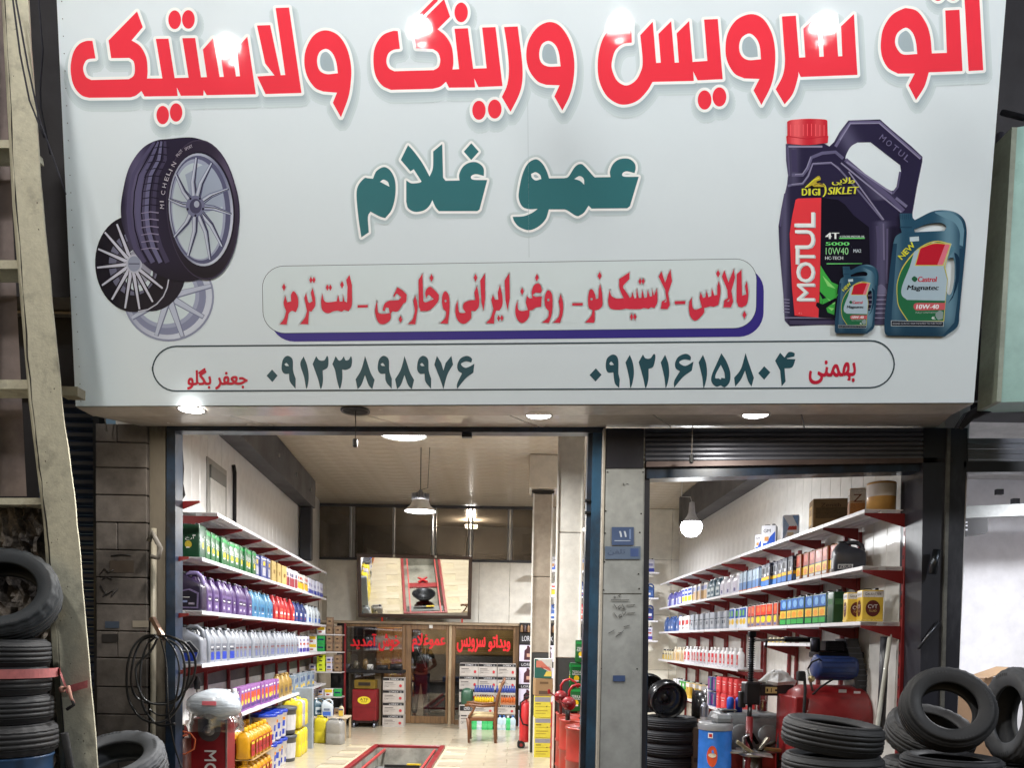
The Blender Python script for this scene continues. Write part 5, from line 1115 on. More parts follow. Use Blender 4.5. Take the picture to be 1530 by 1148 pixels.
# ================================================================ goods
def art(m_, specs, w_, h_, y, z0=0, x0=0, k0=.0004):
    k = k0
    for sp in specs:
        if sp[0] == 'e':
            _, cx, cy_, rx, ry, c = sp
            pts = [(x0 + (cx - .5 + rx * math.cos(a)) * w_, y - k, z0 + (cy_ + ry * math.sin(a)) * h_) for a in [2 * math.pi * i / 16 for i in range(16)]]
            m_.add(pts, [tuple(range(16))], c)
        elif sp[0] == 't':
            _, body, a, b, ww, hh, c = sp; V, T = text_unit(body); m_.add([(x0 + (a - .5 + u * ww) * w_, y - k, z0 + (b + v * hh) * h_) for u, v in V], T, c)
        elif sp[0] == 'p':
            m_.add([(x0 + (u - .5) * w_, y - k, z0 + v * h_) for u, v in sp[1]], [tuple(range(len(sp[1])))], sp[2])
        else:
            a, b, c2_, d_, c = sp; m_.add([(x0 + (u - .5) * w_, y - k, z0 + v * h_) for u, v in ((a, b), (c2_, b), (c2_, d_), (a, d_))], [(0, 1, 2, 3)], c)
        k += .0004
PROTO = {}
def reg(key, tname, cat, w_, d_, h_, parts):
    """parts: list of (part name, M, material)"""
    PROTO[key] = dict(name=tname, cat=cat, w=w_, d=d_, h=h_, parts=[(nm, (lambda me, mt: (me.materials.append(mt), me)[1])(mm.data(key + '_' + nm), mt)) for nm, mm, mt in parts])
def put(key, lab, loc, rz, group=None, tilt=None, scale=None):
    P_ = PROTO[key]; o = thing(P_['name'], lab, P_['cat'], loc, (tilt or 0, 0, rz), group)
    if scale: o.scale = scale
    for nm, me in P_['parts']: inst(nm, me, o)
    return o
def reg_jug(key, w_, d_, h_, c, capc, specs, hc=None):
    b = M(); hc = hc or c
    b.loft([(0, 0, 0, w_ * .94, d_ * .9, .02), (.012, 0, 0, w_, d_, .025), (h_ * .58, 0, 0, w_, d_, .025), (h_ * .66, -w_ * .01, 0, w_ * .97, d_ * .95, .03), (h_ * .74, -w_ * .08, 0, w_ * .78, d_ * .82, .03), (h_ * .84, -w_ * .2, 0, w_ * .42, d_ * .6, .025), (h_ * .9, -w_ * .24, 0, w_ * .24, d_ * .44, .02), (h_ * .93, -w_ * .24, 0, w_ * .2, d_ * .4, .02)], c)
    hd = M(); hd.tube([(w_ * .40, 0, h_ * .6), (w_ * .44, 0, h_ * .72), (w_ * .4, 0, h_ * .86), (w_ * .24, 0, h_ * .95), (0, 0, h_ * .955), (-w_ * .14, 0, h_ * .9)], w_ * .085, hc, 8)
    cp = M(); cp.lathe([(w_ * .115, h_ * .925), (w_ * .12, h_ * .985), (w_ * .1, h_ * 1.0), (.0001, h_ * 1.0)], capc, 14, (-w_ * .24, 0, 0))
    lb = M(); art(lb, specs, w_ * .86, h_ * .5, -d_ / 2 - .0008, h_ * .05)
    for sx in (-1, 1):   # narrow wraps on both ends
        cc = specs[0][4] if specs and not isinstance(specs[0][0], str) else c
        lb.quad((sx * (w_ / 2 + .0008), -d_ * .25, h_ * .1), (sx * (w_ / 2 + .0008), d_ * .25, h_ * .1), (sx * (w_ / 2 + .0008), d_ * .25, h_ * .45), (sx * (w_ / 2 + .0008), -d_ * .25, h_ * .45), tuple(x * .7 + y * .3 for x, y in zip(cc, c)))
    reg(key, 'oil_jug', 'oil jug', w_, d_, h_, [('body', b, PLASTIC), ('handle', hd, PLASTIC), ('cap', cp, PLASTIC), ('label', lb, LABEL)])
def reg_tin(key, w_, d_, h_, c, specs, side=None, capc=rgb(40, 40, 44), topc=None, tname='oil_tin', cat='oil tin', mat=None, cap=True):
    b = M(); b.loft([(0, 0, 0, w_, d_, .012), (.004, 0, 0, w_, d_, .012), (h_ - .006, 0, 0, w_, d_, .012), (h_, 0, 0, w_ - .006, d_ - .006, .01)], c)
    b.loft([(h_ - .003, 0, 0, w_ - .012, d_ - .012, .01), (h_ + .0005, 0, 0, w_ - .012, d_ - .012, .01)], topc or rgb(180, 182, 186))
    lb = M(); art(lb, specs, w_ - .01, h_ - .02, -d_ / 2 - .0006, .01)
    sd = side if side is not None else specs
    lb2 = M(); art(lb2, sd, d_ - .01, h_ - .02, -w_ / 2 - .0006, .01)
    for sgn_ in (1, -1):
        lb.add([(-y * sgn_, x * sgn_, z) for x, y, z in lb2.v], lb2.f, (0, 0, 0, 1)); lb.c[-len(lb2.f):] = lb2.c
    parts = [('body', b, mat or TINPLATE), ('label', lb, LABEL)]
    if cap:
        cp = M(); cp.lathe([(.02, h_), (.02, h_ + .018), (.016, h_ + .022), (.0001, h_ + .022)], capc, 12, (w_ * .28, 0, 0)); cp.tube([(-w_ * .32, 0, h_), (-w_ * .3, 0, h_ + .014), (w_ * .02, 0, h_ + .014), (w_ * .04, 0, h_)], .004, capc, 5)
        parts.append(('cap', cp, PLASTIC))
    reg(key, tname, cat, w_, d_, h_, parts)
def reg_bottle(key, w_, d_, h_, c, capc, specs):
    b = M(); b.loft([(0, 0, 0, w_ * .95, d_ * .95, d_ * .3), (.008, 0, 0, w_, d_, d_ * .35), (h_ * .66, 0, 0, w_, d_, d_ * .35), (h_ * .78, 0, 0, w_ * .75, d_ * .8, d_ * .3), (h_ * .85, 0, 0, w_ * .36, w_ * .36, w_ * .18), (h_ * .88, 0, 0, w_ * .34, w_ * .34, w_ * .17)], c)
    cp = M(); cp.lathe([(w_ * .2, h_ * .87), (w_ * .2, h_ * .985), (w_ * .17, h_), (.0001, h_)], capc, 12)
    lb = M(); art(lb, specs, w_ * .84, h_ * .55, -d_ / 2 - .0008, h_ * .06)
    reg(key, 'oil_bottle', 'oil bottle', w_, d_, h_, [('body', b, PLASTIC), ('cap', cp, PLASTIC), ('label', lb, LABEL)])
W = rgb(232, 232, 234); K = rgb(20, 20, 24); Y_ = rgb(240, 204, 40); G_ = rgb(18, 128, 56); RD = rgb(206, 36, 40); BL = rgb(36, 70, 170); SLV = rgb(176, 180, 186)
reg_tin('green', .17, .13, .27, rgb(10, 84, 36), [('t', 'ZERKA', .1, .55, .8, .14, W), (.1, .5, .9, .52, W), ('e', .5, .35, .24, .13, Y_), (.3, .2, .7, .26, W), (.05, .85, .95, .95, rgb(30, 150, 70))])
reg_tin('green_end', .21, .17, .285, rgb(10, 66, 40), [('e', .55, .38, .15, .12, rgb(200, 180, 60)), ('t', farsi('آرخ'), .42, .52, .4, .14, W), (.46, .26, .6, .3, W), (.74, .66, .86, .7, W)], rgb(0, 0, 0) and None)
reg_tin('bluetin', .17, .12, .26, rgb(60, 70, 130), [(.2, .1, .8, .5, rgb(190, 190, 200)), (.3, .6, .7, .8, Y_), (.1, .88, .9, .94, W)])
reg_tin('goldbox', .2, .12, .26, rgb(176, 152, 92), [(.1, .1, .9, .9, rgb(196, 172, 110)), (.3, .4, .7, .6, rgb(130, 100, 50))], mat=CARTON, cap=False, topc=rgb(160, 138, 84), tname='oil_carton', cat='carton')
reg_tin('redwhite', .16, .11, .26, rgb(206, 200, 204), [(0, 0, 1, .55, rgb(150, 60, 70)), (.2, .6, .8, .8, rgb(90, 90, 120))])
reg_tin('yelblack', .16, .11, .25, rgb(214, 206, 200), [(0, .1, 1, .5, rgb(232, 184, 40)), (.1, .5, .9, .56, K), (.2, .7, .8, .85, rgb(190, 60, 60))])
reg_tin('whiteblue', .15, .1, .25, rgb(206, 208, 226), [(0, 0, 1, .3, rgb(70, 80, 170)), (.2, .5, .8, .7, rgb(150, 150, 190))])
reg_jug('purple', .2, .12, .33, rgb(74, 50, 104), K, [(.1, .05, .95, .95, rgb(104, 84, 134)), (.2, .5, .85, .8, rgb(60, 46, 84)), (.25, .6, .7, .66, W), (.3, .15, .6, .3, rgb(200, 190, 220))])
reg_jug('purple_end', .24, .16, .35, rgb(40, 30, 56), K, [('p', ((.05, .3), (.3, .02), (.95, .02), (.98, .8), (.6, 1.0), (.05, .85)), rgb(120, 108, 144)), ('p', ((.1, .32), (.33, .08), (.88, .08), (.9, .74), (.56, .92), (.1, .8)), rgb(34, 31, 44)), (.2, .55, .6, .58, W), (.2, .3, .5, .4, rgb(140, 150, 190)), (.55, .2, .8, .3, rgb(160, 150, 170))], rgb(140, 126, 176))
reg_jug('cyan', .19, .12, .31, rgb(80, 136, 172), K, [(.1, .05, .9, .95, rgb(70, 130, 176)), (.25, .4, .8, .7, rgb(40, 80, 120)), (.3, .2, .7, .28, W)])
reg_jug('red', .19, .12, .31, rgb(170, 30, 38), rgb(160, 20, 26), [(.1, .1, .9, .9, rgb(226, 90, 80)), (.2, .4, .8, .6, W), (.2, .15, .8, .3, rgb(230, 130, 90))])
reg_jug('navyjug', .18, .12, .3, rgb(40, 56, 110), K, [(.1, .1, .9, .9, rgb(60, 80, 150)), (.2, .5, .8, .8, W), (.2, .2, .8, .35, rgb(150, 60, 70))])
reg_jug('whitejug', .18, .12, .3, rgb(196, 206, 214), K, [(.1, .05, .9, .5, rgb(70, 110, 200)), (.2, .6, .8, .85, rgb(120, 130, 150))])
reg_jug('silver', .2, .12, .33, rgb(138, 143, 152), K, [(.08, .05, .92, .97, rgb(112, 117, 128)), (.15, .05, .85, .5, rgb(40, 66, 176)), (.2, .6, .8, .66, rgb(40, 44, 60)), (.2, .75, .7, .8, W)])
reg_jug('silver_end', .24, .16, .345, rgb(128, 132, 142), K, [('p', ((.0, .2), (.2, .0), (.85, .0), (.98, .6), (.62, 1.1), (.0, .98)), rgb(196, 200, 206)), ('p', ((.04, .22), (.22, .04), (.82, .04), (.94, .58), (.6, 1.04), (.04, .92)), rgb(44, 46, 56)), ('p', ((.04, .22), (.22, .04), (.82, .04), (.94, .5), (.04, .42)), rgb(34, 62, 160)), (.12, .56, .6, .6, W), (.12, .74, .3, .78, W)], rgb(120, 124, 132))
reg_jug('silver2', .18, .12, .32, rgb(146, 151, 160), K, [(.1, .05, .9, .95, rgb(122, 127, 138)), (.3, .1, .7, .5, rgb(110, 120, 170)), (.2, .65, .8, .75, rgb(120, 60, 60))])
reg_tin('lilac', .14, .1, .26, rgb(206, 204, 220), [(0, .05, 1, .3, rgb(80, 70, 160)), (.1, .5, .9, .62, rgb(190, 90, 70)), (.2, .75, .8, .85, rgb(100, 100, 160))])
reg_bottle('whitebottle', .12, .08, .26, rgb(196, 204, 214), W, [(0, 0, 1, 1, rgb(120, 140, 190)), (.1, .2, .9, .5, rgb(230, 210, 90)), (.1, .6, .9, .8, W)])
reg_tin('purplebox', .12, .09, .26, rgb(136, 86, 150), [(.12, .3, .88, .75, rgb(220, 90, 50)), ('e', .5, .35, .3, .12, rgb(240, 214, 80)), (.1, .05, .9, .2, rgb(90, 60, 130)), (.2, .82, .8, .9, W)], cap=False, mat=CARTON, topc=rgb(150, 100, 160), tname='boxed_bottle', cat='boxed bottle')
reg_jug('goldjug', .2, .12, .31, rgb(166, 136, 72), rgb(120, 92, 40), [(.1, .1, .9, .9, rgb(140, 112, 60)), (.25, .35, .8, .65, rgb(90, 84, 90))])
reg_tin('greycan', .19, .14, .25, rgb(120, 134, 146), [(.1, .1, .9, .9, rgb(160, 172, 182)), (.2, .5, .8, .8, rgb(90, 110, 150)), (.2, .15, .8, .35, rgb(220, 190, 90))])
# right side goods
reg_tin('orange', .17, .12, .27, rgb(150, 96, 60), [(.05, .5, .95, .98, rgb(170, 50, 22)), ('e', .5, .8, .3, .14, rgb(206, 90, 40)), (.05, .15, .95, .5, Y_), (.05, .47, .95, .52, K), ('e', .5, .28, .34, .12, rgb(232, 140, 30)), (.1, .02, .9, .12, rgb(200, 200, 200))])
reg_tin('blackgold', .17, .12, .27, rgb(40, 44, 60), [(.1, .55, .9, .9, rgb(120, 124, 130)), (.2, .6, .6, .85, rgb(30, 34, 40)), (.05, .28, .95, .42, rgb(232, 180, 50)), (.05, .02, .95, .26, rgb(70, 120, 190)), (.6, .45, .85, .58, W)])
reg_tin('steelblue', .16, .11, .26, rgb(70, 80, 100), [(.05, .0, .95, .97, rgb(176, 196, 214)), (.05, 0, .95, .45, rgb(96, 136, 190)), ('p', ((.2, .5), (.6, .7), (.3, .62)), rgb(50, 56, 66)), (0, -.0, 1, .06, rgb(220, 140, 90))])
reg_bottle('whitecluster', .17, .12, .27, rgb(214, 212, 222), W, [(0, 0, 1, 1, rgb(196, 194, 210)), (.3, .1, .7, .4, rgb(90, 90, 140))])
reg_jug('tealjug', .18, .12, .29, rgb(70, 96, 110), W, [(.1, .1, .9, .9, rgb(196, 206, 210)), (.2, .3, .8, .6, rgb(60, 90, 110))])
reg_tin('tan', .16, .11, .26, rgb(210, 206, 204), [(.05, .05, .95, .6, rgb(200, 170, 130)), (.1, .65, .9, .9, rgb(150, 160, 200))])
reg_tin('bluyel', .16, .11, .26, rgb(206, 210, 224), [(.05, .1, .95, .45, Y_), (.05, .5, .95, .95, BL), (.2, .65, .8, .8, W)])
reg_jug('violetjug', .18, .12, .26, rgb(92, 90, 160), W, [(.1, .05, .9, .6, rgb(190, 196, 230)), (.1, .65, .9, .9, W)])
reg_tin('cvt', .2, .14, .28, rgb(222, 190, 74), [(0, .8, 1, 1, W), ('t', 'GALAXSTER', .1, .86, .8, .08, K), ('e', .5, .42, .36, .28, rgb(96, 40, 40)), ('t', 'CVT', .26, .42, .46, .13, W), ('t', 'FLUID', .32, .3, .36, .07, rgb(220, 190, 120)), (0, 0, 1, .05, rgb(236, 210, 110))])
reg_tin('greenyel', .15, .11, .29, rgb(20, 70, 60), [(.05, .6, .95, 1, rgb(56, 110, 190)), ('e', .6, .8, .3, .15, rgb(130, 180, 230)), (.05, .25, .95, .55, rgb(232, 200, 80)), ('e', .5, .38, .33, .12, rgb(240, 160, 60)), (.05, .55, .95, .59, K), (.05, .02, .95, .2, rgb(60, 170, 80))], rgb(0, 0, 0) and None)
reg_tin('redyel', .15, .11, .265, rgb(160, 130, 120), [(.05, .5, .95, 1, rgb(210, 56, 34)), ('e', .5, .8, .28, .15, rgb(232, 110, 60)), ('e', .5, .32, .38, .16, Y_), (.05, .47, .95, .52, K), (.2, .04, .8, .12, rgb(90, 100, 160))])
reg_tin('bluyel2', .15, .11, .265, rgb(214, 220, 230), [(.05, .5, .95, 1, rgb(50, 90, 180)), ('e', .5, .3, .38, .16, rgb(236, 196, 60)), (.1, .6, .5, .9, rgb(120, 190, 90))])
reg_tin('greybox', .16, .11, .25, rgb(150, 156, 166), [(.05, .62, .95, .66, rgb(60, 64, 70)), (.1, .1, .9, .6, rgb(170, 176, 184)), (.3, .3, .7, .5, rgb(90, 96, 110))], cap=False, mat=CARTON, topc=rgb(160, 164, 170), tname='oil_carton', cat='carton')
reg_tin('redwhite2', .15, .1, .25, W, [(.1, .4, .9, .75, rgb(206, 60, 60)), (.2, .1, .8, .25, rgb(180, 160, 160))])
reg_jug('bluejug', .18, .12, .28, rgb(56, 84, 140), rgb(30, 50, 110), [(.1, .1, .9, .9, rgb(80, 110, 170)), (.2, .3, .6, .6, W)])
reg_bottle('redspray', .1, .09, .27, rgb(226, 226, 230), W, [(.05, .2, .95, 1.1, rgb(210, 40, 52)), (.35, .4, .65, .7, W), (.0, 0, 1, .15, rgb(190, 190, 200))])
reg_bottle('beigebottle', .11, .08, .25, rgb(200, 184, 160), rgb(210, 200, 180), [(0, 0, 1, 1, rgb(206, 170, 110))])
reg_bottle('smallbottle', .08, .06, .2, rgb(190, 180, 150), K, [(0, 0, 1, .8, rgb(214, 180, 70)), (0, .8, 1, 1, rgb(60, 70, 110))])
reg_tin('tealbox', .14, .1, .26, rgb(30, 70, 76), [(.1, .1, .9, .3, rgb(60, 190, 150)), (.2, .6, .8, .8, W)], cap=False, mat=CARTON)
reg_jug('blackjug', .27, .17, .3, rgb(52, 56, 68), K, [(.05, .05, .6, .35, rgb(210, 214, 220)), (.08, .08, .55, .3, rgb(60, 64, 80)), ('t', 'ZEUS', .12, .12, .4, .14, W)])

ORD = 'first second third fourth fifth sixth seventh eighth ninth tenth eleventh twelfth thirteenth fourteenth fifteenth sixteenth seventeenth eighteenth nineteenth twentieth'.split() + ['twenty-' + x for x in 'first second third fourth fifth sixth seventh eighth ninth'.split()] + ['thirtieth']
def row(side, z, nd, start_px, segs, shelfname):
    on, ang, depth = (on_l, LANG, .37) if side == 'L' else (on_r, RANG, .36)
    face = ang if side == 'L' else ang + math.pi      # local -Y must point into the aisle
    s = px_s(on, depth, z, start_px); prev_ = None
    for key, n, px, desc in segs:
        s1_ = px_s(on, depth, z, px); P_ = PROTO.get(key)
        if key is None: s = s1_; continue
        pitch = (s1_ - s) / n; sc_ = min(1.12, pitch * .88 / P_['w'])
        for k in range(n):
            p = on(s + pitch * (k + .5), depth - .025 - P_['d'] / 2 - rnd.uniform(0, .03), z)
            lab = f'{ORD[k]} {desc} from the doorway, {shelfname}' if n > 1 else f'{desc}, {shelfname}'
            put(key, lab, p, face + rnd.uniform(-.1, .1), desc + ' row, ' + shelfname if n > 1 else None, scale=(sc_, 1, 1 if sc_ > .75 else 1))
        s = s1_
LN = ['topmost shelf on the left wall', 'second shelf down on the left wall', 'third shelf down on the left wall', 'fourth shelf down on the left wall', 'lowest shelf on the left wall']
RN = ['top shelf on the right wall', 'second shelf down on the right wall', 'third shelf down on the right wall', 'fourth shelf down on the right wall']
HL_ = .37
row('L', LZ[1], .37, 303, [('green', 12, 387, 'green oil tin'), ('bluetin', 3, 409, 'dark blue oil tin'), ('goldbox', 3, 433, 'golden carton'), ('redwhite', 4, 448, 'red and white tin'), ('yelblack', 4, 464.5, 'yellow banded tin'), ('whiteblue', 6, 486, 'pale blue tin')], LN[1])
row('L', LZ[2], .37, 304, [('purple', 9, 382, 'purple oil jug'), ('cyan', 5, 415, 'light blue jug'), ('red', 5, 445, 'red oil jug'), ('navyjug', 3, 463, 'navy jug'), ('whitejug', 4, 482, 'white and blue jug')], LN[2])
row('L', LZ[3], .37, 304, [('silver', 5, 356, 'silver jug with blue label'), ('silver2', 18, 451, 'plain silver jug'), ('lilac', 4, 468, 'lilac tin')], LN[3])
row('L', LZ[4], .37, 330, [('whitebottle', 5, 363, 'white bottle'), ('purplebox', 12, 422, 'purple and orange boxed bottle'), ('goldjug', 3, 442, 'golden jug'), ('greycan', 4, 475, 'grey can')], LN[4])
for key, z, lab in (('green_end', LZ[1], 'dark green oil tin facing the street at the near end of the second left shelf'), ('purple_end', LZ[2], 'dark purple oil jug facing the street at the near end of the left wall'), ('silver_end', LZ[3], 'silver and blue oil jug facing the street at the near end of the left wall')):
    p = on_l(.1, .37 - .125, z); put(key, lab, p, R(4))
for i, z in enumerate((LZ[2], LZ[3])):
    p = on_l(.1, .04, z); put(('purple', 'silver')[i], ('purple', 'silver')[i] + ' jug mostly hidden against the wall at the near end of the left rack', p, R(70), scale=(.75, .8, .95))
row('R', RZ[1], .36, 1250, [(None, 1, 1245, ''), ('orange', 6, 1181, 'orange and yellow oil tin'), ('blackgold', 6, 1131, 'black and gold tin'), ('steelblue', 5, 1098, 'steel blue tin'), ('whitecluster', 3, 1071, 'white bottle'), ('tealjug', 3, 1052, 'teal and white jug'), ('tan', 3, 1031, 'tan and blue tin'), ('bluyel', 4, 1016, 'blue and yellow tin'), ('violetjug', 4, 993, 'violet jug')], RN[1])
row('R', RZ[2], .36, 1241, [('greenyel', 8, 1158, 'tall green and blue tin'), ('redyel', 6, 1110, 'red and yellow tin'), ('bluyel2', 5, 1083, 'blue and yellow tin'), ('greybox', 7, 1027, 'grey carton'), ('redwhite2', 3, 1010, 'red and white tin'), ('bluejug', 4, 988, 'blue jug')], RN[2])
row('R', RZ[3], .36, 1101, [('redspray', 15, 1018, 'red and white bottle'), ('beigebottle', 4, 1000, 'beige bottle'), ('smallbottle', 5, 985, 'small yellow bottle')], RN[3])
def put_px(key, lab, px, side, n_, z, rz=0, scale=None):
    on = on_r if side == 'R' else on_l; s = px_s(on, n_, z, px); return put(key, lab, on(s, n_, z), rz, scale=scale)
put_px('cvt', 'yellow transmission oil tin with CVT on a brown disc, near end of third right shelf', 1299, 'R', .2, RZ[2], R(-4), (.9, .9, .98))
put_px('cvt', 'second yellow transmission oil tin just behind the CVT one on the right shelf', 1277, 'R', .27, RZ[2], R(-8), (.85, .9, .93))
reg_tin('darkgreen', .14, .12, .29, rgb(24, 66, 40), [(.1, .6, .9, .8, rgb(60, 110, 70))])
put_px('darkgreen', 'dark green tin between the tall blue tins and the CVT tins on the right wall', 1249, 'R', .28, RZ[2], R(-90))
put_px('blackjug', 'big black oil jug facing the street on the second right shelf', 1267, 'R', .24, RZ[1], R(-12), (1, 1, .93))
# things on the top right shelf
reg_tin('sinopec', .17, .15, .28, rgb(206, 206, 214), [(.1, .4, .9, .55, rgb(170, 60, 50)), ('t', 'SINOPEC', .14, .45, .72, .12, rgb(170, 30, 40)), ('p', ((.0, 1), (.4, .6), (.2, .2), (0, .0)), rgb(150, 170, 200)), ('p', ((.6, 1), (1, 1), (1, .5)), rgb(120, 150, 190)), (.3, .15, .7, .3, rgb(200, 180, 150))], mat=CARTON, cap=False, tname='oil_carton', cat='carton')
reg_tin('bluewhite', .17, .13, .27, rgb(226, 226, 232), [('p', ((.3, .1), (.95, .1), (.95, .75), (.6, .5)), rgb(50, 90, 190)), ('t', 'GM', .12, .7, .5, .16, K), (.1, .05, .9, .2, rgb(70, 110, 210)), (.2, .3, .5, .5, rgb(210, 150, 90))], side=[(.0, 0, 1, 1, rgb(120, 124, 130))], tname='oil_tin')
reg_tin('brownbox', .34, .3, .34, rgb(130, 104, 70), [(.06, .3, .94, .7, rgb(96, 78, 54)), ('t', 'Zenith', .2, .72, .55, .14, rgb(70, 50, 34)), (.0, .485, 1, .5, rgb(90, 70, 44))], side=[(.1, .1, .8, .8, rgb(196, 158, 74)), (.2, .45, .7, .7, rgb(150, 110, 50))], mat=CARTON, cap=False, topc=rgb(140, 112, 78), tname='cardboard_box', cat='box')
reg_tin('tanbox', .17, .14, .27, rgb(190, 160, 130), [(.0, .55, 1, 1, rgb(210, 206, 200)), ('t', 'Z', .2, .5, .6, .3, rgb(110, 50, 40)), (0, .05, 1, .45, rgb(176, 120, 70))], mat=CARTON, cap=False, tname='oil_carton', cat='carton')
put_px('brownbox', 'large brown carton on the top right shelf between white carton and cans', 1238, 'R', .19, RZ[0], R(-12), (1, .8, .82))
put_px('sinopec', 'white and blue oil carton on the top right shelf beside the brown box', 1181, 'R', .22, RZ[0], R(-22))
put_px('bluewhite', 'white and blue tin standing farthest back on the top right shelf', 1149, 'R', .22, RZ[0], R(-25))
put_px('bluewhite', 'blue tin half hidden behind the white and blue tin on the top right shelf', 1138, 'R', .24, RZ[0], R(-60), (.8, .8, .72))
put_px('tanbox', 'narrow tan and white carton on the top right shelf left of the round can', 1279, 'R', .26, RZ[0], R(-15), (.75, .8, .9))
# round can
reg('roundcan', 'round_can', 'can', .3, .3, .3, [('body', M().lathe([(.0001, 0), (.105, 0), (.105, .24), (.1, .245), (.0001, .246)], rgb(190, 150, 90), 24, cols=[rgb(120, 90, 60), rgb(196, 150, 84), rgb(214, 206, 196), rgb(190, 190, 190)]), TINPLATE), ('label', M().lathe([(.1058, .12), (.1058, .225)], rgb(206, 200, 196), 24), TINPLATE)])
put_px('roundcan', 'round tan and white can at the near end of the top right shelf', 1316, 'R', .17, RZ[0], 0, (1.1, 1.1, 1.0))

# ================================================================ shelves on the back wall of the right bay (seen between columns)
def fx(px, Y, y=880): return at_y(px, y, Y).x
def small_rack(lab, px0, px1, Y, ys, depth=.3):
    x0_, x1_ = fx(px0, Y), fx(px1, Y); o = thing('back_shelf', lab, 'shelf rack', ((x0_ + x1_) / 2, Y + depth / 2, 0)); zz_ = []
    for y in ys:
        z = at_y((px0 + px1) / 2, y, Y).z; zz_.append(z); m_ = M(); m_.box(0, 0, z - .016, x1_ - x0_, depth, .032, SHW, bev=.004); m_.build('shelf_board', SHELFM, o)
    for sx in (-1, 1):
        m_ = M(); m_.box(sx * (x1_ - x0_) / 2, depth / 2, 1.3, .04, .04, 2.6, REDP); m_.build('upright', RACKRED, o)
    return x0_, x1_, zz_
bkeys = [('bluewhite', 'tan', 'bluyel', 'whiteblue'), ('bluejug', 'yelblack', 'navyjug', 'tealjug'), ('red', 'navyjug', 'bluejug', 'red'), ('whiteblue', 'violetjug', 'lilac', 'whitejug')]
cols_ = [(829, 'beside the beige column'), (826, 'left of the white column'), (872, 'right of the white column'), (882, 'by the blue door jamb'), (971, 'right of the steel column'), (977, 'at the corner post')]
bz4 = [at_y(880, y, 14.9).z for y in (853.5, 892, 926, 956)]
for zi, z in enumerate(bz4):
    for ci, px in enumerate((827, 872, 881, 970)):
        key = bkeys[zi][(ci + zi) % 4]; p = at_y(px, 900, 15.05)
        put(key, f"{('top', 'upper middle', 'lower middle', 'lowest')[zi]} oil container {('left of the white column', 'just right of the white column', 'against the blue door jamb', 'right of the steel column')[ci]} on the back shelves", (p.x, 15.05, z), R(rnd.uniform(-10, 10)))
for zi, z in enumerate(bz4):
    m = M(); m.box(fx(888, 15), 15.03, z - .017, fx(985, 15) - fx(795, 15), .3, .03, SHW, bev=.004); tag(m.build('back_shelf_board', SHELFM), ('topmost', 'second', 'third', 'lowest')[zi] + ' long white shelf on the back wall of the right bay', 'shelf')

# ================================================================ inspection pit
CONCP = surf('pale_pit_concrete', rgb(170, 168, 158), .7, dirt=rgb(110, 108, 100), dscale=2)
x0, x1, y0, y1 = PIT
m = M()
m.quad((x0, y1, -1.2), (x1, y1, -1.2), (x1, y1, 0), (x0, y1, 0)); m.quad((x0, y0, -1.2), (x1, y0, -1.2), (x1, y0, 0), (x0, y0, 0))
m.quad((x0, y0, -1.2), (x0, y1, -1.2), (x0, y1, 0), (x0, y0, 0)); m.quad((x1, y0, -1.2), (x1, y1, -1.2), (x1, y1, 0), (x1, y0, 0)); m.quad((x0, y0, -1.2), (x1, y0, -1.2), (x1, y1, -1.2), (x0, y1, -1.2))
tag(m.build('pit_lining', CONCP), kind='structure')
o = thing('inspection_pit', 'red steel rim around the inspection pit in the aisle floor', 'pit frame', ((x0 + x1) / 2, y1, 0))
for a, b, c_, d in ((x0 - .07, x0, y0, y1 + .07), (x1, x1 + .07, y0, y1 + .07), (x0, x1, y1, y1 + .07)):
    m = M(); m.box((a + b) / 2, (c_ + d) / 2, .02, b - a, d - c_ - .002, .045, rgb(140, 34, 40), bev=.006); m.build('rim_bar', RACKRED, o, world=True)
m = M()
for x in (x0 + .1, x1 - .08): m.box(x, (y0 + y1) / 2, -.03, .03, y1 - y0, .03, rgb(196, 70, 70))
m.build('inner_rail', RACKRED, o, world=True)
px_ = -1.5
o = thing('oil_drainer', 'dark red waste oil drainer with a black steel bowl standing in the pit', 'oil drainer', (px_, 10.4, -1.5))
m = M(); m.lathe([(.0001, 0), (.2, 0), (.26, .2), (.27, 1.0), (.24, 1.05)], rgb(120, 18, 26), 24); m.build('tank', PAINTED, o)
m = M(); m.lathe([(.06, 1.06), (.2, 1.1), (.3, 1.2), (.31, 1.215), (.29, 1.2), (.18, 1.12), (.0001, 1.09)], rgb(50, 52, 56), 28, (0, -.3, .0)); m.cyl((0, -.3, .9), (0, -.3, 1.1), .03, rgb(40, 40, 44)); m.tube([(0, -.3, .9), (0, -.15, .8), (0, 0, .9)], .03, rgb(40, 40, 44)); m.build('bowl', METAL, o)
o = thing('pit_jack', 'red pit jack tray with a four armed head standing in the pit nearer the street', 'jack', (px_, 9.45, -1.3))
m = M(); m.box(0, .2, 1.0, .8, .22, .05, rgb(150, 26, 30), bev=.01); m.cyl((0, 0, 0), (0, 0, 1.02), .09, rgb(40, 40, 44), 16); m.box(0, 0, .04, .5, .5, .08, rgb(30, 30, 32)); m.build('column', PAINTED, o)
m = M()
for k in range(4): a = k * math.pi / 2 + .78; m.box(.09 * math.cos(a), .09 * math.sin(a), 1.06, .16, .05, .04, rgb(200, 40, 46), rz=a, bev=.006)
m.build('head', PAINTED, o)
o = thing('tool_tray', 'grey tray with a black and yellow tool lying across the pit at the front', 'tray', (px_, 10.95, -.22))
m = M(); m.box(0, 0, 0, .9, .22, .02, rgb(120, 124, 124)); m.box(-.05, 0, .03, .5, .05, .05, rgb(30, 30, 30)); m.box(.12, 0, .062, .2, .04, .02, Y_); m.build('tray', PAINTED, o)

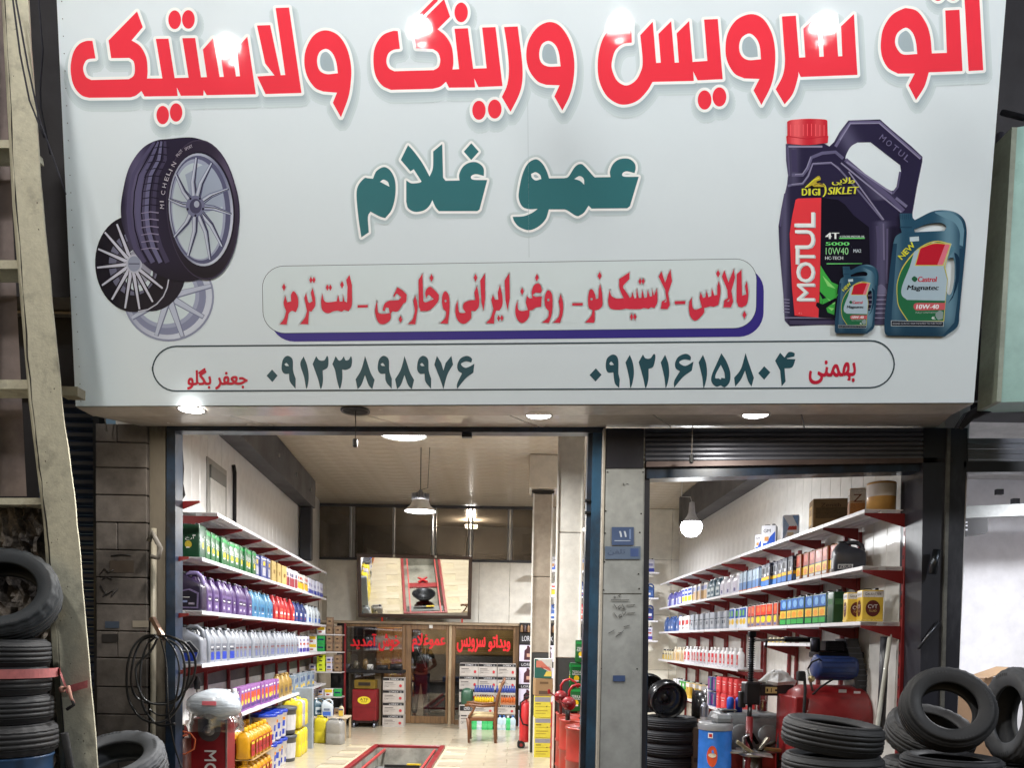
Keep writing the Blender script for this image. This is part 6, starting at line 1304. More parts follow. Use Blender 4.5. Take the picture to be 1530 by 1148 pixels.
# ================================================================ glazed office at the back
def pf(px, py, Y=PART): return at_y(px, py, Y)
ZT = pf(640, 934).z
off = thing('office_booth', 'brown framed glazed office with red Persian lettering across the back of the shop', 'office', (pf(640, 1080).x, PART, 0))
def member(pxa, pxb, z0, z1, nm, mat=WOOD, d=.09, y=PART, par=off):
    a, b = pf(pxa, 1000, y).x, pf(pxb, 1000, y).x; m_ = M(); m_.box((a + b) / 2, y + d / 2, (z0 + z1) / 2, b - a, d, z1 - z0, bev=.008); return m_.build(nm, mat, par, world=True)
LEDGE = surf('worn_beige_ledge', rgb(150, 134, 112), .6, dirt=rgb(110, 92, 72), dscale=2, stretch=(.4, 1, 1))
a, b = pf(478, 1000).x, pf(800, 1000).x
m = M(); m.box((a + b) / 2, PART + .33, ZT + .025, b - a, .76, .05, bev=.006); m.build('top_ledge', LEDGE, off, world=True)
member(503, 517, 0, ZT, 'frame_post', surf('black_curtain', rgb(24, 20, 20), .9)); member(600, 605, .02, ZT, 'frame_post'); member(605, 614, .02, ZT, 'door_jamb'); member(666, 669.5, .02, ZT, 'door_jamb')
member(670, 674.5, .0, ZT - .0, 'frame_post', surf('pale_wood_post', rgb(176, 156, 126), .5), d=.1); member(674.5, 680, .02, ZT, 'frame_post'); member(766, 775, 0, ZT, 'frame_post')
member(517, 600, ZT - .06, ZT, 'head_rail'); member(614, 666, ZT - .1, ZT, 'head_rail'); member(680, 766, ZT - .07, ZT, 'head_rail')
member(517, 600, 0, .28, 'kick_panel'); member(614, 666, .02, .16, 'door_rail'); member(680, 766, 0, .1, 'kick_panel')
for a_, b_, z0 in ((517, 600, .28), (614, 666, .16), (680, 766, .1)):
    x0_, x1_ = pf(a_, 1000).x, pf(b_, 1000).x; m = M(); m.box((x0_ + x1_) / 2, PART + .05, (z0 + ZT - .08) / 2, x1_ - x0_, .006, ZT - .08 - z0); m.build('glass_pane', OFFGL, off, world=True)
m = M(); p = pf(688 - 680 + 644, 931); m.box(pf(644, 930).x, PART - .012, ZT - .03, .07, .02, .08, rgb(226, 226, 222), bev=.006); m.build('door_sensor', PLASTIC, off, world=True)
m = M(); m.cyl(pf(617, 1020) + Vector((0, -.03, 0)), pf(617, 1032) + Vector((0, -.03, 0)), .012, rgb(150, 140, 120)); m.build('door_handle', METAL, off, world=True)
def glasstext(body, x, y, w_, h, nm):
    m_ = M(); V, T = text_unit(body); k = 0
    for dx in (-.55, -.2, .2, .55):
        for dy in (-.5, 0, .5):
            k += 1; m_.add([at_y(x + dx + u * w_, y + dy - v * h, PART + .044 - .0004 * k) for u, v in V], T, rgb(226, 20, 34))
    m_.build(nm, DECAL, off, world=True)
glasstext(farsi('خوش'), 566, 973, 31, 25, 'window_lettering'); glasstext(farsi('آمدید'), 524, 970, 38, 22, 'window_lettering'); glasstext(farsi('عموغلام'), 616, 974, 49, 27, 'window_lettering')
glasstext(farsi('سرویس'), 683, 975, 42, 22, 'window_lettering'); glasstext(farsi('ویداتو'), 730, 974, 32, 24, 'window_lettering')
# office interior
OW = surf('office_wall_paint', rgb(190, 182, 168), .7, dirt=rgb(150, 132, 108), dscale=.7)
m = M(); m.box(-1.0, 18.0, 1.2, 6.4, .06, 2.5); m.box(-3.75, 16.5, 1.2, .06, 3, 2.5); m.box(.9, 16.6, 1.2, .06, 3, 2.5); m.box(-1.0, 16.9, 2.5, 6.4, 2.8, .05); tag(m.build('office_room', OW), kind='structure')
o = thing('poster', 'white poster with a dark portrait print on the office wall behind the left window', 'poster', pf(545, 960, 17.8))
m = M(); m.box(0, 0, -.1, 1.0, .01, 1.3, rgb(206, 206, 206)); m.box(.0, -.008, .12, .5, .006, .5, rgb(90, 96, 110)); m.box(0, -.008, .45, .4, .006, .05, rgb(190, 120, 70)); m.build('sheet', CARTON, o)
o = thing('wardrobe', 'plywood coloured cupboard inside the office behind the left window', 'cupboard', (pf(590, 960, 17.3).x, 17.3, 0))
m = M(); m.box(0, 0, 1.0, .75, .5, 2.0, rgb(170, 122, 74), bev=.01); m.build('carcass', CARTON, o)
for sx in (-1, 1): m = M(); m.box(sx * .185, -.262, 1.0, .35, .02, 1.9, rgb(180, 132, 82), bev=.005); m.build('door', CARTON, o)
o = thing('office_desk', 'dark office desk seen through the glass door', 'desk', (pf(690, 1000, 16.2).x, 16.2, 0))
m = M(); m.box(0, 0, .74, 1.6, .6, .04, rgb(60, 44, 34), bev=.005); m.build('top', CARTON, o)
m = M(); m.box(0, .2, .37, 1.5, .04, .7, rgb(40, 32, 28)); m.build('modesty_panel', CARTON, o)
for sx in (-.75, .75): m = M(); m.box(sx, 0, .36, .04, .56, .72, rgb(50, 38, 30)); m.build('side', CARTON, o)
o = thing('file_box', 'blue file box lying on the dark office desk', 'box', (pf(680, 1000, 16.1).x, 16.1, .76))
m = M(); m.box(0, 0, .05, .5, .3, .1, rgb(40, 70, 120), bev=.01); m.build('case', PLASTIC, o)
o = thing('office_shelf', 'dark grey shelf unit behind the right office window', 'shelf rack', (pf(722, 1000, 17).x, 17, 0))
for z, cc, hh in ((1.36, (120, 122, 124), .02), (1.2, (150, 150, 148), .16), (1.55, (36, 34, 36), .28), (1.95, (96, 90, 86), .5)):
    m = M(); m.box(0, 0, z, 1.5, .3, hh, rgb(*cc), bev=.005); m.build('shelf_board' if hh < .1 else 'drawer_block', PAINTED, o)

# counter with clutter before the left window, cart, cartons
o = thing('counter', 'black topped counter before the left office window', 'counter', (pf(548, 1085, 14.45).x, 14.45, 0))
a, b = pf(497, 1000, 14.3).x, pf(603, 1000, 14.3).x; zc_ = at_y(550, 1004, 14.2).z
m = M(); m.box((a + b) / 2 - o.location.x, -.05, zc_, b - a, .45, .06, rgb(22, 20, 22), bev=.01); m.build('top', MATTE, o)
m = M(); m.box(pf(507, 1000, 14.4).x - o.location.x, 0, zc_ / 2, .25, .4, zc_ - .03, rgb(20, 18, 20)); m.box(pf(567, 1000, 14.5).x - o.location.x, .05, zc_ / 2, .12, .3, zc_ - .03, rgb(120, 104, 80)); m.build('support', MATTE, o)
for k, (px, c, w_, h_) in enumerate(((517, (60, 60, 66), .16, .1), (532, (90, 84, 70), .1, .16), (553, (206, 206, 204), .12, .1), (546, (110, 90, 60), .1, .2), (571, (40, 40, 44), .22, .09), (592, (26, 26, 30), .24, .12))):
    o = thing('counter_item', ('dark grey gadget', 'brown jar', 'small white paper box', 'tall brown bottle', 'black tray of tools', 'black folded jacket')[k] + ' on the black counter before the office window', 'clutter', (pf(px, 1000, 14.3).x, 14.3, zc_ + .03))
    m = M(); m.loft([(0, 0, 0, w_, .12, .03), (h_ * .7, 0, 0, w_ * .95, .11, .03), (h_, 0, 0, w_ * (.5 if h_ > .12 else .9), .06 if h_ > .12 else .1, .02)], rgb(*c)); m.build('item_body', PLASTIC, o)
m = M()
for k in range(7): xx = pf(520 + 11 * k, 1000, 14.2).x; m.tube([(xx, 14.18, zc_ + .03), (xx + .05, 14.2, zc_ + .13), (xx + .12, 14.16, zc_ + .05), (xx + .18, 14.2, zc_ + .04)], .005, rgb(20, 20, 22), 5)
tag(m.build('cable_tangle', MATTE), 'tangle of thin black cables lying along the black counter', 'cable')
YC = 13.95; xa, xb = pf(526, 1080, YC).x, pf(562, 1080, YC).x; zt = at_y(544, 1031, YC).z; zb = at_y(544, 1078, YC).z
o = thing('oil_cart', 'red wheeled oil changer cart with a yellow ATF oval before the office', 'cart', ((xa + xb) / 2, YC, 0)); wc = xb - xa
m = M(); m.box(0, .15, (zt + zb) / 2, wc, .34, zt - zb, rgb(130, 22, 30), bev=.012); m.box(0, -.022, zb + (zt - zb) * .44, wc * .96, .004, .006, rgb(90, 12, 18)); m.build('cabinet', PAINTED, o)
m = M(); m.box(0, .15, zt + .09, wc * .86, .3, .16, rgb(120, 96, 24), bev=.01); m.box(0, -.005, zt + .1, wc * .5, .006, .06, rgb(40, 32, 20)); m.build('top_tray', PAINTED, o)
m = M(); V = [(.19 * math.cos(t) * .62, -.0215 - .003, zb + (zt - zb) * .66 + .07 * math.sin(t)) for t in [2 * math.pi * k / 24 for k in range(24)]]; m.add(V, [tuple(range(24))], rgb(236, 214, 50))
V, T = text_unit('ATF'); m.add([(-.075 + u * .15, -.026, zb + (zt - zb) * .66 - .01 + v * .05) for u, v in V], T, K); V, T = text_unit('PUMP'); m.add([(-.05 + u * .1, -.026, zb + (zt - zb) * .66 - .04 + v * .02) for u, v in V], T, K); m.build('badge', DECAL, o)
for sx in (-1, 1):
    for sy in (0, .3):
        m = M(); m.cyl((sx * wc * .42 - .02, sy, .05), (sx * wc * .42 + .02, sy, .05), .05, rgb(150, 156, 170), 14); m.cyl((sx * wc * .42 - .024, sy, .05), (sx * wc * .42 + .024, sy, .05), .02, rgb(40, 44, 60), 10); m.box(sx * wc * .42, sy, .12, .05, .05, .06, rgb(60, 60, 64)); m.build('caster', METAL, o)
m = M(); m.box(0, .15, zb - .02, wc, .3, .03, rgb(30, 14, 16)); m.build('base', PAINTED, o)

def lorex(w_, h_):
    key = f'lorex{w_:.2f}{h_:.2f}'
    if key not in PROTO:
        b = M(); b.box(0, 0, h_ / 2, w_, .26, h_, rgb(190, 184, 178), bev=.005); b.box(0, 0, h_ + .0005, w_ * .98, .02, .001, rgb(150, 140, 120))
        l = M(); art(l, [(0, .78, 1, 1, K), ('t', 'LOREX', .3, .82, .45, .13, W), ('e', .86, .86, .05, .09, rgb(120, 120, 124)), (.08, .55, .5, .6, rgb(60, 56, 60)), (.08, .44, .6, .47, rgb(100, 96, 96)), ('t', 'CNF', .08, .22, .2, .13, K), ('e', .84, .34, .07, .13, rgb(190, 50, 60)), (.3, .3, .55, .32, rgb(140, 136, 130))], w_ * .98, h_ * .96, -.131, h_ * .02)
        reg(key, 'oil_carton', 'carton', w_, .26, h_, [('box', b, CARTON), ('label', l, CARTON)])
    return key
hh = (at_y(589, 1013, 14.2).z) / 4
for k in range(4):
    p = pf(588, 1000, 14.15); put(lorex(.39, hh - .005), ('bottom', 'second', 'third', 'topmost')[k] + ' white carton with black top band in the stack left of the glass door', (p.x, 14.28, hh * k + .002), R(rnd.uniform(-2, 2)), 'cartons left of the glass door')
hh = at_y(730, 992, 14.4).z / 5
for c_, px in enumerate((701, 729, 757)):
    for k in range(5):
        p = pf(px, 1000, 14.45); put(lorex(.345, hh - .004), f"{('bottom', 'second', 'third', 'fourth', 'topmost')[k]} carton of the {('left', 'middle', 'right')[c_]} stack behind the armchair", (p.x, 14.45, hh * k + .002), R(rnd.uniform(-1.5, 1.5)), 'cartons stacked behind the armchair')
def tray(lab, px0, px1, z, n, bc, cc, tc, Y=14.08):
    xa, xb = pf(px0, 1040, Y).x, pf(px1, 1040, Y).x; o_ = thing('bottle_tray', lab, 'tray of bottles', ((xa + xb) / 2, Y, z)); w_ = xb - xa
    m_ = M(); m_.box(0, 0, .02, w_, .2, .04, tc, bev=.004); m_.build('tray', CARTON, o_)
    bm2 = M(); bm2.lathe([(.0001, .03), (.024, .03), (.025, .11), (.012, .14), (.011, .15)], bc, 10); me_b = bm2.data('bottle'); me_b.materials.append(PLASTIC)
    cm2 = M(); cm2.lathe([(.014, .145), (.014, .17), (.0001, .172)], cc, 10); me_c = cm2.data('cap'); me_c.materials.append(PLASTIC)
    for k in range(n):
        x = -w_ / 2 + w_ * (k + .5) / n; bo = inst('bottle', me_b, o_, (x, -.07, 0)); inst('cap', me_c, bo)
zt1, zt2 = at_y(735, 1053, 14.08).z, at_y(735, 1038.5, 14.08).z
for i, (a_, b_) in enumerate(((709, 738), (741, 770))):
    tray(('left', 'right')[i] + ' tray of small yellow bottles stacked behind the armchair', a_, b_, zt1, 8, Y_ if i == 0 else rgb(210, 110, 50), rgb(120, 60, 30), rgb(170, 110, 70))
    tray(('left', 'right')[i] + ' tray of small blue bottles on top of the yellow ones behind the armchair', a_, b_, zt2, 8, rgb(60, 80, 160), rgb(40, 60, 140), rgb(176, 170, 160))
    p = pf((a_ + b_) / 2, 1040, 14.08); put(lorex(.36, zt1 - .3), ('left', 'right')[i] + ' flat carton carrying the bottle trays behind the armchair', (p.x, 14.08, .298), 0)
reg_bottle('water', .11, .09, .28, rgb(190, 214, 226), rgb(80, 120, 190), [(0, .2, 1, .6, rgb(216, 230, 236))]); reg_bottle('greenb', .11, .09, .27, rgb(60, 190, 110), W, [(0, .2, 1, .7, rgb(90, 210, 130))])
for k, (px, key) in enumerate(((709, 'greenb'), (716, 'water'), (724, 'greenb'), (732, 'greenb'), (747, 'water'), (753, 'water'), (759, 'greenb'), (766, 'water'))):
    p = pf(px, 1080, 13.98); put(key, f"{('green', 'clear')[key == 'water']} fluid bottle number {('one', 'two', 'three', 'four', 'five', 'six', 'seven', 'eight')[k]} from the left on the floor behind the armchair", (p.x, 13.98, .001), 0)
o = thing('jerrycan', 'dark green jerrycan beside the bottle trays behind the armchair', 'jerrycan', (pf(698, 1040, 14.1).x, 14.1, at_y(698, 1053, 14.1).z))
m = M(); m.loft([(0, 0, 0, .2, .14, .04), (.02, 0, 0, .22, .16, .05), (.22, 0, 0, .22, .16, .05), (.28, 0, 0, .16, .12, .04), (.3, 0, 0, .06, .06, .02)], rgb(50, 90, 70)); m.build('body', PLASTIC, o)
m = M(); m.lathe([(.06, -.081), (.075, -.086), (.06, -.09), (.0001, -.084)], rgb(20, 40, 30), 16, (0, 0, .14), (0, -1, 0)); m.build('grip_hole', PLASTIC, o)
p = pf(698, 1070, 14.1); put(lorex(.26, at_y(698, 1053.5, 14.1).z - .004), 'grey carton under the dark green jerrycan behind the armchair', (p.x, 14.1, .002), 0)

# display cabinets right of the office
cab = thing('display_cabinet', 'black and white poster cabinet with maroon jug pictures right of the office', 'cabinet', (pf(828, 1080, 14.6).x, 14.75, 0))
YD = 14.6; zD = lambda y: at_y(828, y, YD).z
cxs = [775, 802, 829, 856, 884]
for k in range(4):
    xa, xb = pf(cxs[k] + .6, 1000, YD).x - cab.location.x, pf(cxs[k + 1] - .6, 1000, YD).x - cab.location.x; xm_ = (xa + xb) / 2; w_ = xb - xa
    for (ya, yb, kind_) in ((946, 932, 'b'), (964, 947, 'l'), (990, 965, 'j'), (998, 991, 's'), (1024, 998.5, 'j'), (1030, 1024.5, 's'), (1056, 1030.5, 'j'), (1062, 1056.5, 's'), (1089, 1062.5, 'j')):
        z0, z1 = zD(ya), zD(yb); m = M(); cc = {'b': rgb(30, 28, 30), 'l': rgb(24, 24, 28), 'j': rgb(206, 200, 220), 's': rgb(28, 28, 32)}[kind_]
        m.box(xm_, -.15, (z0 + z1) / 2, w_, .03, z1 - z0 - .006, cc, bev=.003)
        if kind_ == 'j':
            mr = rgb(66, 24, 36); xj = xm_ + .01; h = z1 - z0
            m.add([(xj + u * w_, -.1665, z0 + v * h) for u, v in ((-.26, .1), (.26, .1), (.28, .5), (.2, .72), (.3, .78), (.26, .9), (.05, .86), (.03, .95), (-.1, .95), (-.1, .8), (-.24, .66))], [tuple(range(11))], mr)
            m.box(xj, -.1665, z0 + .38 * h, w_ * .2, .002, h * .2, rgb(190, 150, 130))
        if kind_ in 'sl':
            V, T = text_unit('LOREX'); q = .6 if kind_ == 's' else .45; m.add([(xm_ - w_ * .36 + u * w_ * .72, -.167, z0 + (z1 - z0) * (.5 - q / 2) + v * (z1 - z0) * q) for u, v in V], T, rgb(200, 200, 206))
        if kind_ == 'b':
            for t in range(5): m.lathe([(.03, 0), (.03, .1), (.012, .13), (.0001, .14)], rgb(60, 44, 44) if t % 2 else rgb(120, 90, 60), 8, (xa + w_ * (t + .5) / 5, -.2, z0))
        m.build('poster_panel' if kind_ != 'b' else 'bottle_niche', DECAL if kind_ != 'b' else PLASTIC, cab)
m = M(); m.box(0, .02, zD(932) / 2, pf(884, 1000, YD).x - pf(775, 1000, YD).x, .3, zD(932), rgb(20, 20, 24)); m.build('carcass', PAINTED, cab)

# ================================================================ leaning mirror over the office
mb0, mb1 = at_y(535.5, 922.5, 14.85), at_y(703.7, 926, 15.03)
WM = (mb1 - mb0).length; ex = (mb1 - mb0); ex.z = 0; ex.normalize(); yaw = math.atan2(ex.y, ex.x); LM = R(17)
ez_ = (Vector((0, 0, 1)) * math.cos(LM) + Vector((ex.y, -ex.x, 0)) * math.sin(LM))
d1 = ray(620, 829.5); nn_ = ex.cross(ez_); t = (mb0 - CAM).dot(nn_) / d1.dot(nn_); HM = ((CAM + d1 * t) - mb0).dot(ez_)
mir = thing('leaning_mirror', 'big dark framed mirror leaning out over the office, showing the pit below', 'mirror', mb0)
mir.rotation_euler = Matrix((ex, -nn_ if nn_.y < 0 else nn_, ez_)).transposed().to_euler()
m = M(); m.quad((.07, -.0, .07), (WM - .07, 0, .07), (WM - .07, 0, HM - .07), (.07, 0, HM - .07)); m.build('mirror_glass', MIRR, mir)
for a_, b_, c_, d_ in ((0, WM, 0, .07), (0, WM, HM - .07, HM), (0, .07, .07, HM - .07), (WM - .07, WM, .07, HM - .07)):
    m = M(); m.box((a_ + b_) / 2, 0, (c_ + d_) / 2, b_ - a_, .05, d_ - c_, rgb(72, 56, 48), bev=.008); m.build('frame_bar', PAINTED, mir)
m = M(); m.quad((0, .02, 0), (WM, .02, 0), (WM, .02, HM), (0, .02, HM), rgb(80, 70, 60)); m.build('back_board', CARTON, mir)
for fx_ in (.32, .68): m = M(); m.box(WM * fx_, -.03, HM - .02, .04, .01, .04, rgb(226, 222, 210)); m.build('clip', PLASTIC, mir)
for fx_ in (.21, .92): m = M(); m.box(WM * fx_, -.035, -.04, .03, .02, .1, rgb(220, 60, 40)); m.build('hook', PLASTIC, mir)
for fx_ in (.05, .95):
    m = M(); m.tube([(WM * fx_, .02, HM - .1), (WM * fx_, .3, HM + .3)], .006, rgb(60, 60, 60)); m.build('stay_wire', METAL, mir)

# ================================================================ armchair
Yc = 12.4; xf, xk = at_y(700, 1100, Yc).x, at_y(741, 1100, Yc).x; WC = rgb(116, 72, 40)
ch = thing('armchair', 'carved brown wooden armchair with cream seat facing left before the cartons', 'chair', ((xf + xk) / 2, Yc, 0)); hx = (xk - xf) / 2; D2 = .24
for s in (-1, 1):
    y = s * D2
    m = M(); m.tube([(-hx + .02, y, 0), (-hx + .015, y, .2), (-hx, y, .4)], .024, WC, 8, taper=[.8, .9, 1.2]); m.build('leg', PAINTED, ch)
    m = M(); m.tube([(hx, y, 0), (hx - .01, y, .2), (hx - .01, y, .42), (hx + .0, y, .6), (hx + .04, y, .8), (hx + .1, y, .97)], .026, WC, 8, taper=[.9, 1, 1.1, 1, .9, .7]); m.build('leg', PAINTED, ch)
    m = M(); m.tube([(-hx + .01, y, .4), (-hx + .06, y, .48), (-hx + .1, y, .56), (-hx + .02, y, .61)], .018, WC, 8); m.tube([(-hx - .05, y, .6), (-hx + .05, y, .615), (0, y, .59), (hx, y, .61)], .022, WC, 8, taper=[1.2, 1, .9, 1]); m.build('armrest', PAINTED, ch)
m = M(); m.box(0, 0, .385, hx * 2, D2 * 2, .06, WC, bev=.01); m.build('seat_rail', PAINTED, ch)
m = M(); m.loft([(.41, 0, 0, hx * 1.9, D2 * 1.9, .05), (.44, 0, 0, hx * 1.95, D2 * 1.95, .06), (.465, 0, 0, hx * 1.7, D2 * 1.7, .08), (.47, 0, 0, hx * 1.1, D2 * 1.1, .08)], rgb(190, 170, 130)); m.build('seat', FABRIC, ch)
m = M(); m.box(hx + .05, 0, .76, .03, D2 * 1.7, .36, rgb(186, 164, 124), bev=.01); m.build('backrest', FABRIC, ch)
m = M(); m.tube([(hx + .1, -D2, .95), (hx + .12, -D2 * .5, 1.0), (hx + .125, 0, 1.02), (hx + .12, D2 * .5, 1.0), (hx + .1, D2, .95)], .024, WC, 8); m.build('top_rail', PAINTED, ch)

# ================================================================ wheeled extinguisher
Ye = 11.7; xe = at_y(785, 1080, Ye).x
ex_ = thing('fire_extinguisher', 'red wheeled fire extinguisher standing left of the columns', 'fire extinguisher', (xe, Ye, 0))
m = M(); m.lathe([(.0001, .1), (.085, .1), (.09, .13), (.09, .64), (.06, .7), (.03, .72), (.03, .76)], rgb(200, 40, 44), 24); m.build('cylinder', PAINTED, ex_)
m = M(); m.tube([(.0, 0, .74), (.06, -.03, .8), (.02, -.06, .78), (-.08, -.06, .7), (-.085, -.06, .5), (-.04, -.09, .38), (.04, -.09, .36)], .013, rgb(20, 20, 22)); m.build('hose', MATTE, ex_)
m = M(); m.box(0, 0, .77, .05, .04, .04, rgb(60, 40, 30)); m.tube([(-.03, 0, .8), (.0, 0, .84), (.07, 0, .82)], .012, rgb(24, 24, 26)); m.build('valve', METAL, ex_)
for s in (-1, 1):
    m = M(); m.cyl((-.06, .02 + s * .09 - .015, .06), (-.06, .02 + s * .09 + .015, .06), .06, rgb(24, 22, 22), 18); m.cyl((-.06, .02 + s * .09 - .018, .06), (-.06, .02 + s * .09 + .018, .06), .025, rgb(140, 40, 40), 12); m.build('wheel', MATTE, ex_)
m = M(); m.cyl((-.06, -.08, .06), (-.06, .12, .06), .01, rgb(120, 30, 30)); m.cyl((-.06, 0, .06), (0, 0, .14), .012, rgb(160, 30, 34)); m.build('axle', METAL, ex_)

# ================================================================ stack of yellow boxes, cardboard, printed box
Yb = 10.75; xa, xb = at_y(798, 1080, Yb).x, at_y(823.5, 1080, Yb).x; wb = xb - xa; zr = [0, at_y(810, 1103, Yb).z, at_y(810, 1073, Yb).z, at_y(810, 1041, Yb).z]
zr[0] = 0
for k in range(3):
    h = zr[k + 1] - zr[k] - .004; o = thing('oil_carton', ('bottom', 'middle', 'top')[k] + ' yellow oil carton in the stack before the beige column', 'carton', ((xa + xb) / 2, Yb + .15, zr[k] + .002), (0, 0, R(rnd.uniform(-3, 3))), 'yellow cartons before the beige column')
    m = M(); m.box(0, 0, h / 2, wb, .3, h, rgb(222, 210, 70), bev=.005); m.box(-wb / 2 - .001, 0, h / 2, .002, .28, h * .98, rgb(206, 206, 200)); m.build('box', CARTON, o)
    m = M(); art(m, [(.04, .74, .96, .96, rgb(150, 150, 160)), (.04, .5, .96, .52, rgb(170, 150, 40)), (.1, .62, .4, .66, rgb(120, 100, 30)), (.1, .3, .8, .34, rgb(170, 150, 50)), (.1, .18, .7, .21, rgb(180, 160, 60)), ('e', .75, .52, .03, .03, K)], wb, h, -.1515); m.build('label', CARTON, o)
z = zr[3]; o = thing('cardboard_box', 'brown cardboard box lying on the yellow cartons', 'box', ((xa + xb) / 2, Yb + .15, z), (0, 0, R(4)))
h = at_y(810, 1014, Yb).z - z - .004; m = M(); m.box(0, 0, h / 2, wb * 1.05, .3, h, rgb(158, 128, 92), bev=.006); m.box(0, -.151, h * .75, wb * .5, .002, h * .12, rgb(110, 84, 56)); m.box(0, -.151, h * .2, wb * .6, .002, h * .2, rgb(96, 76, 60)); m.box(0, 0, h + .0008, wb * .9, .04, .001, rgb(120, 96, 70)); m.build('box', CARTON, o)
z += h + .004; o = thing('oil_carton', 'white carton with red and green print on top of the cardboard box', 'carton', ((xa + xb) / 2, Yb + .15, z), (0, 0, R(-3)))
h = at_y(810, 985, Yb).z - z; m = M(); m.box(0, 0, h / 2, wb * 1.06, .3, h, rgb(206, 206, 200), bev=.005); m.build('box', CARTON, o)
m = M(); art(m, [('p', ((0, 0), (1, 0), (1, .25), (.5, .5), (.2, .95), (0, 1)), rgb(30, 96, 86)), ('p', ((.1, .9), (.4, .9), (.95, .45), (.95, .35), (.45, .55), (.1, .55)), rgb(206, 120, 100)), ('p', ((.55, .1), (1, .1), (1, .35), (.7, .35)), rgb(220, 200, 90)), ('t', 'Speedy', .4, .45, .55, .18, rgb(170, 30, 40))], wb, h, -.1515); m.build('label', CARTON, o)

# ================================================================ red oil drums with hand pumps
DR = rgb(168, 50, 36)
dm = M(); dm.lathe([(.0001, .86), (.27, .86), (.275, .875), (.287, .88), (.287, .862), (.28, .85), (.28, .6), (.288, .59), (.288, .575), (.28, .565), (.28, .33), (.288, .32), (.288, .305), (.28, .295), (.28, .02), (.287, .012), (.285, 0), (.0001, 0)][::-1], DR, 40); drum_me = dm.data('drum_shell'); drum_me.materials.append(PAINTED)
bm3 = M(); bm3.lathe([(.03, .862), (.03, .874), (.0001, .876)], rgb(60, 50, 46), 12, (-.16, -.08, 0)); bm3.lathe([(.02, .862), (.02, .872), (.0001, .874)], rgb(60, 50, 46), 12, (.15, .1, 0)); bung_me = bm3.data('bung'); bung_me.materials.append(METAL)
for k, (pxl, Y) in enumerate(((844, 6.95), (834, 7.65), (829, 8.3), (821, 9.6))):
    x = at_y(pxl, 1110, Y).x + .29
    o = thing('oil_drum', ('front red oil drum nearest the blue door frame', 'second red oil drum carrying the nearer hand pump', 'third red oil drum with green tins on it', 'rearmost red oil drum glimpsed behind the white column')[k], 'drum', (x, Y, 0), (0, 0, k * 1.3), 'red oil drums')
    inst('drum_shell', drum_me, o); inst('bung', bung_me, o)
    if k == 1: d2 = (x, Y)
    if k == 2: d3 = (x, Y)
def pump(lab, px, py, Y, base):
    p = at_y(px, py, Y); o_ = thing('hand_pump', lab, 'hand pump', (p.x, p.y, .876))
    h = p.z - .876; cr = rgb(150, 24, 34)
    m_ = M(); m_.cyl((0, 0, 0), (0, 0, h), .016, rgb(120, 24, 30)); m_.build('standpipe', PAINTED, o_)
    m_ = M(); m_.lathe([(.0001, -.045), (.05, -.04), (.068, -.02), (.068, .02), (.05, .04), (.0001, .045)], cr, 20, (0, 0, h), (0, 1, 0)); m_.lathe([(.0001, 0), (.03, 0), (.03, .03), (.0001, .032)], rgb(120, 20, 28), 12, (0, -.075, h), (0, 1, 0)); m_.build('pump_body', PAINTED, o_)
    m_ = M(); m_.tube([(0, 0, h + .05), (0, 0, h + .12), (.03, 0, h + .17), (.09, 0, h + .19), (.15, 0, h + .16), (.18, 0, h + .1)], .013, rgb(176, 30, 40), 8); m_.build('spout', PAINTED, o_)
    m_ = M(); m_.tube([(0, -.08, h), (-.06, -.09, h + .01), (-.12, -.09, h + .05)], .009, rgb(130, 20, 28), 6); m_.box(-.13, -.09, h + .06, .03, .03, .05, rgb(150, 24, 30), bev=.006); m_.build('crank', PAINTED, o_)
pump('red rotary hand pump with curved spout on the red drums, farther one', 838, 1042, 8.1, 0)
pump('red rotary hand pump with curved spout on the red drums, nearer one', 850, 1052, 7.5, 0)
o = thing('oil_filter', 'small black filter can standing on the red drums below the pumps', 'filter', at_y(848, 1074, 7.42)); o.location.z = .882
m = M(); m.lathe([(.0001, 0), (.022, 0), (.022, .1), (.0001, .104)], rgb(24, 24, 28), 16); m.build('can', PAINTED, o)
for i, (px, row_) in enumerate(((862, 0), (879, 0), (859.5, 1), (877, 1), (868, 2), (885, 2))):
    p = at_y(px, 1040, 8.35); put('green', f"{('bottom', 'middle', 'top')[row_]} row {('left', 'right')[i % 2]} green oil tin in the pile on the red drums", (p.x, 8.42, .884 + .268 * row_), R((-8, 6, 10, -6, -4, 8)[i]), 'green tins piled on the drums', scale=(.78, .9, .97 if row_ < 2 else .9))

# ================================================================ left floor goods
def lfloor(px, n_, z=0): s = px_s(on_l, n_, z, px); return on_l(s, n_, z)
o = thing('display_stand', 'red Persian oil display stand with grey round badge and white lettering by the left jamb', 'display stand', at_y(311, 1240, 6.75)); o.location.z = 0
o['label'] = 'red display stand with grey round badge and white rotated lettering by the left jamb'
zt = at_y(311, 1075, 6.75).z; w_ = (at_y(340, 1100, 6.75) - at_y(284, 1100, 6.75)).x
m = M(); m.box(0, .1, zt / 2, w_, .2, zt, rgb(140, 24, 32), bev=.008); m.build('cabinet', PAINTED, o)
m = M(); m.box(-w_ / 2 + .004, -.002, zt / 2, .012, .012, zt, rgb(190, 190, 190)); m.box(w_ / 2 - .004, -.002, zt / 2, .012, .012, zt, rgb(170, 160, 160)); m.build('edge_strips', METAL, o)
m = M(); zb_ = at_y(318, 1092, 6.75).z; r_ = .1
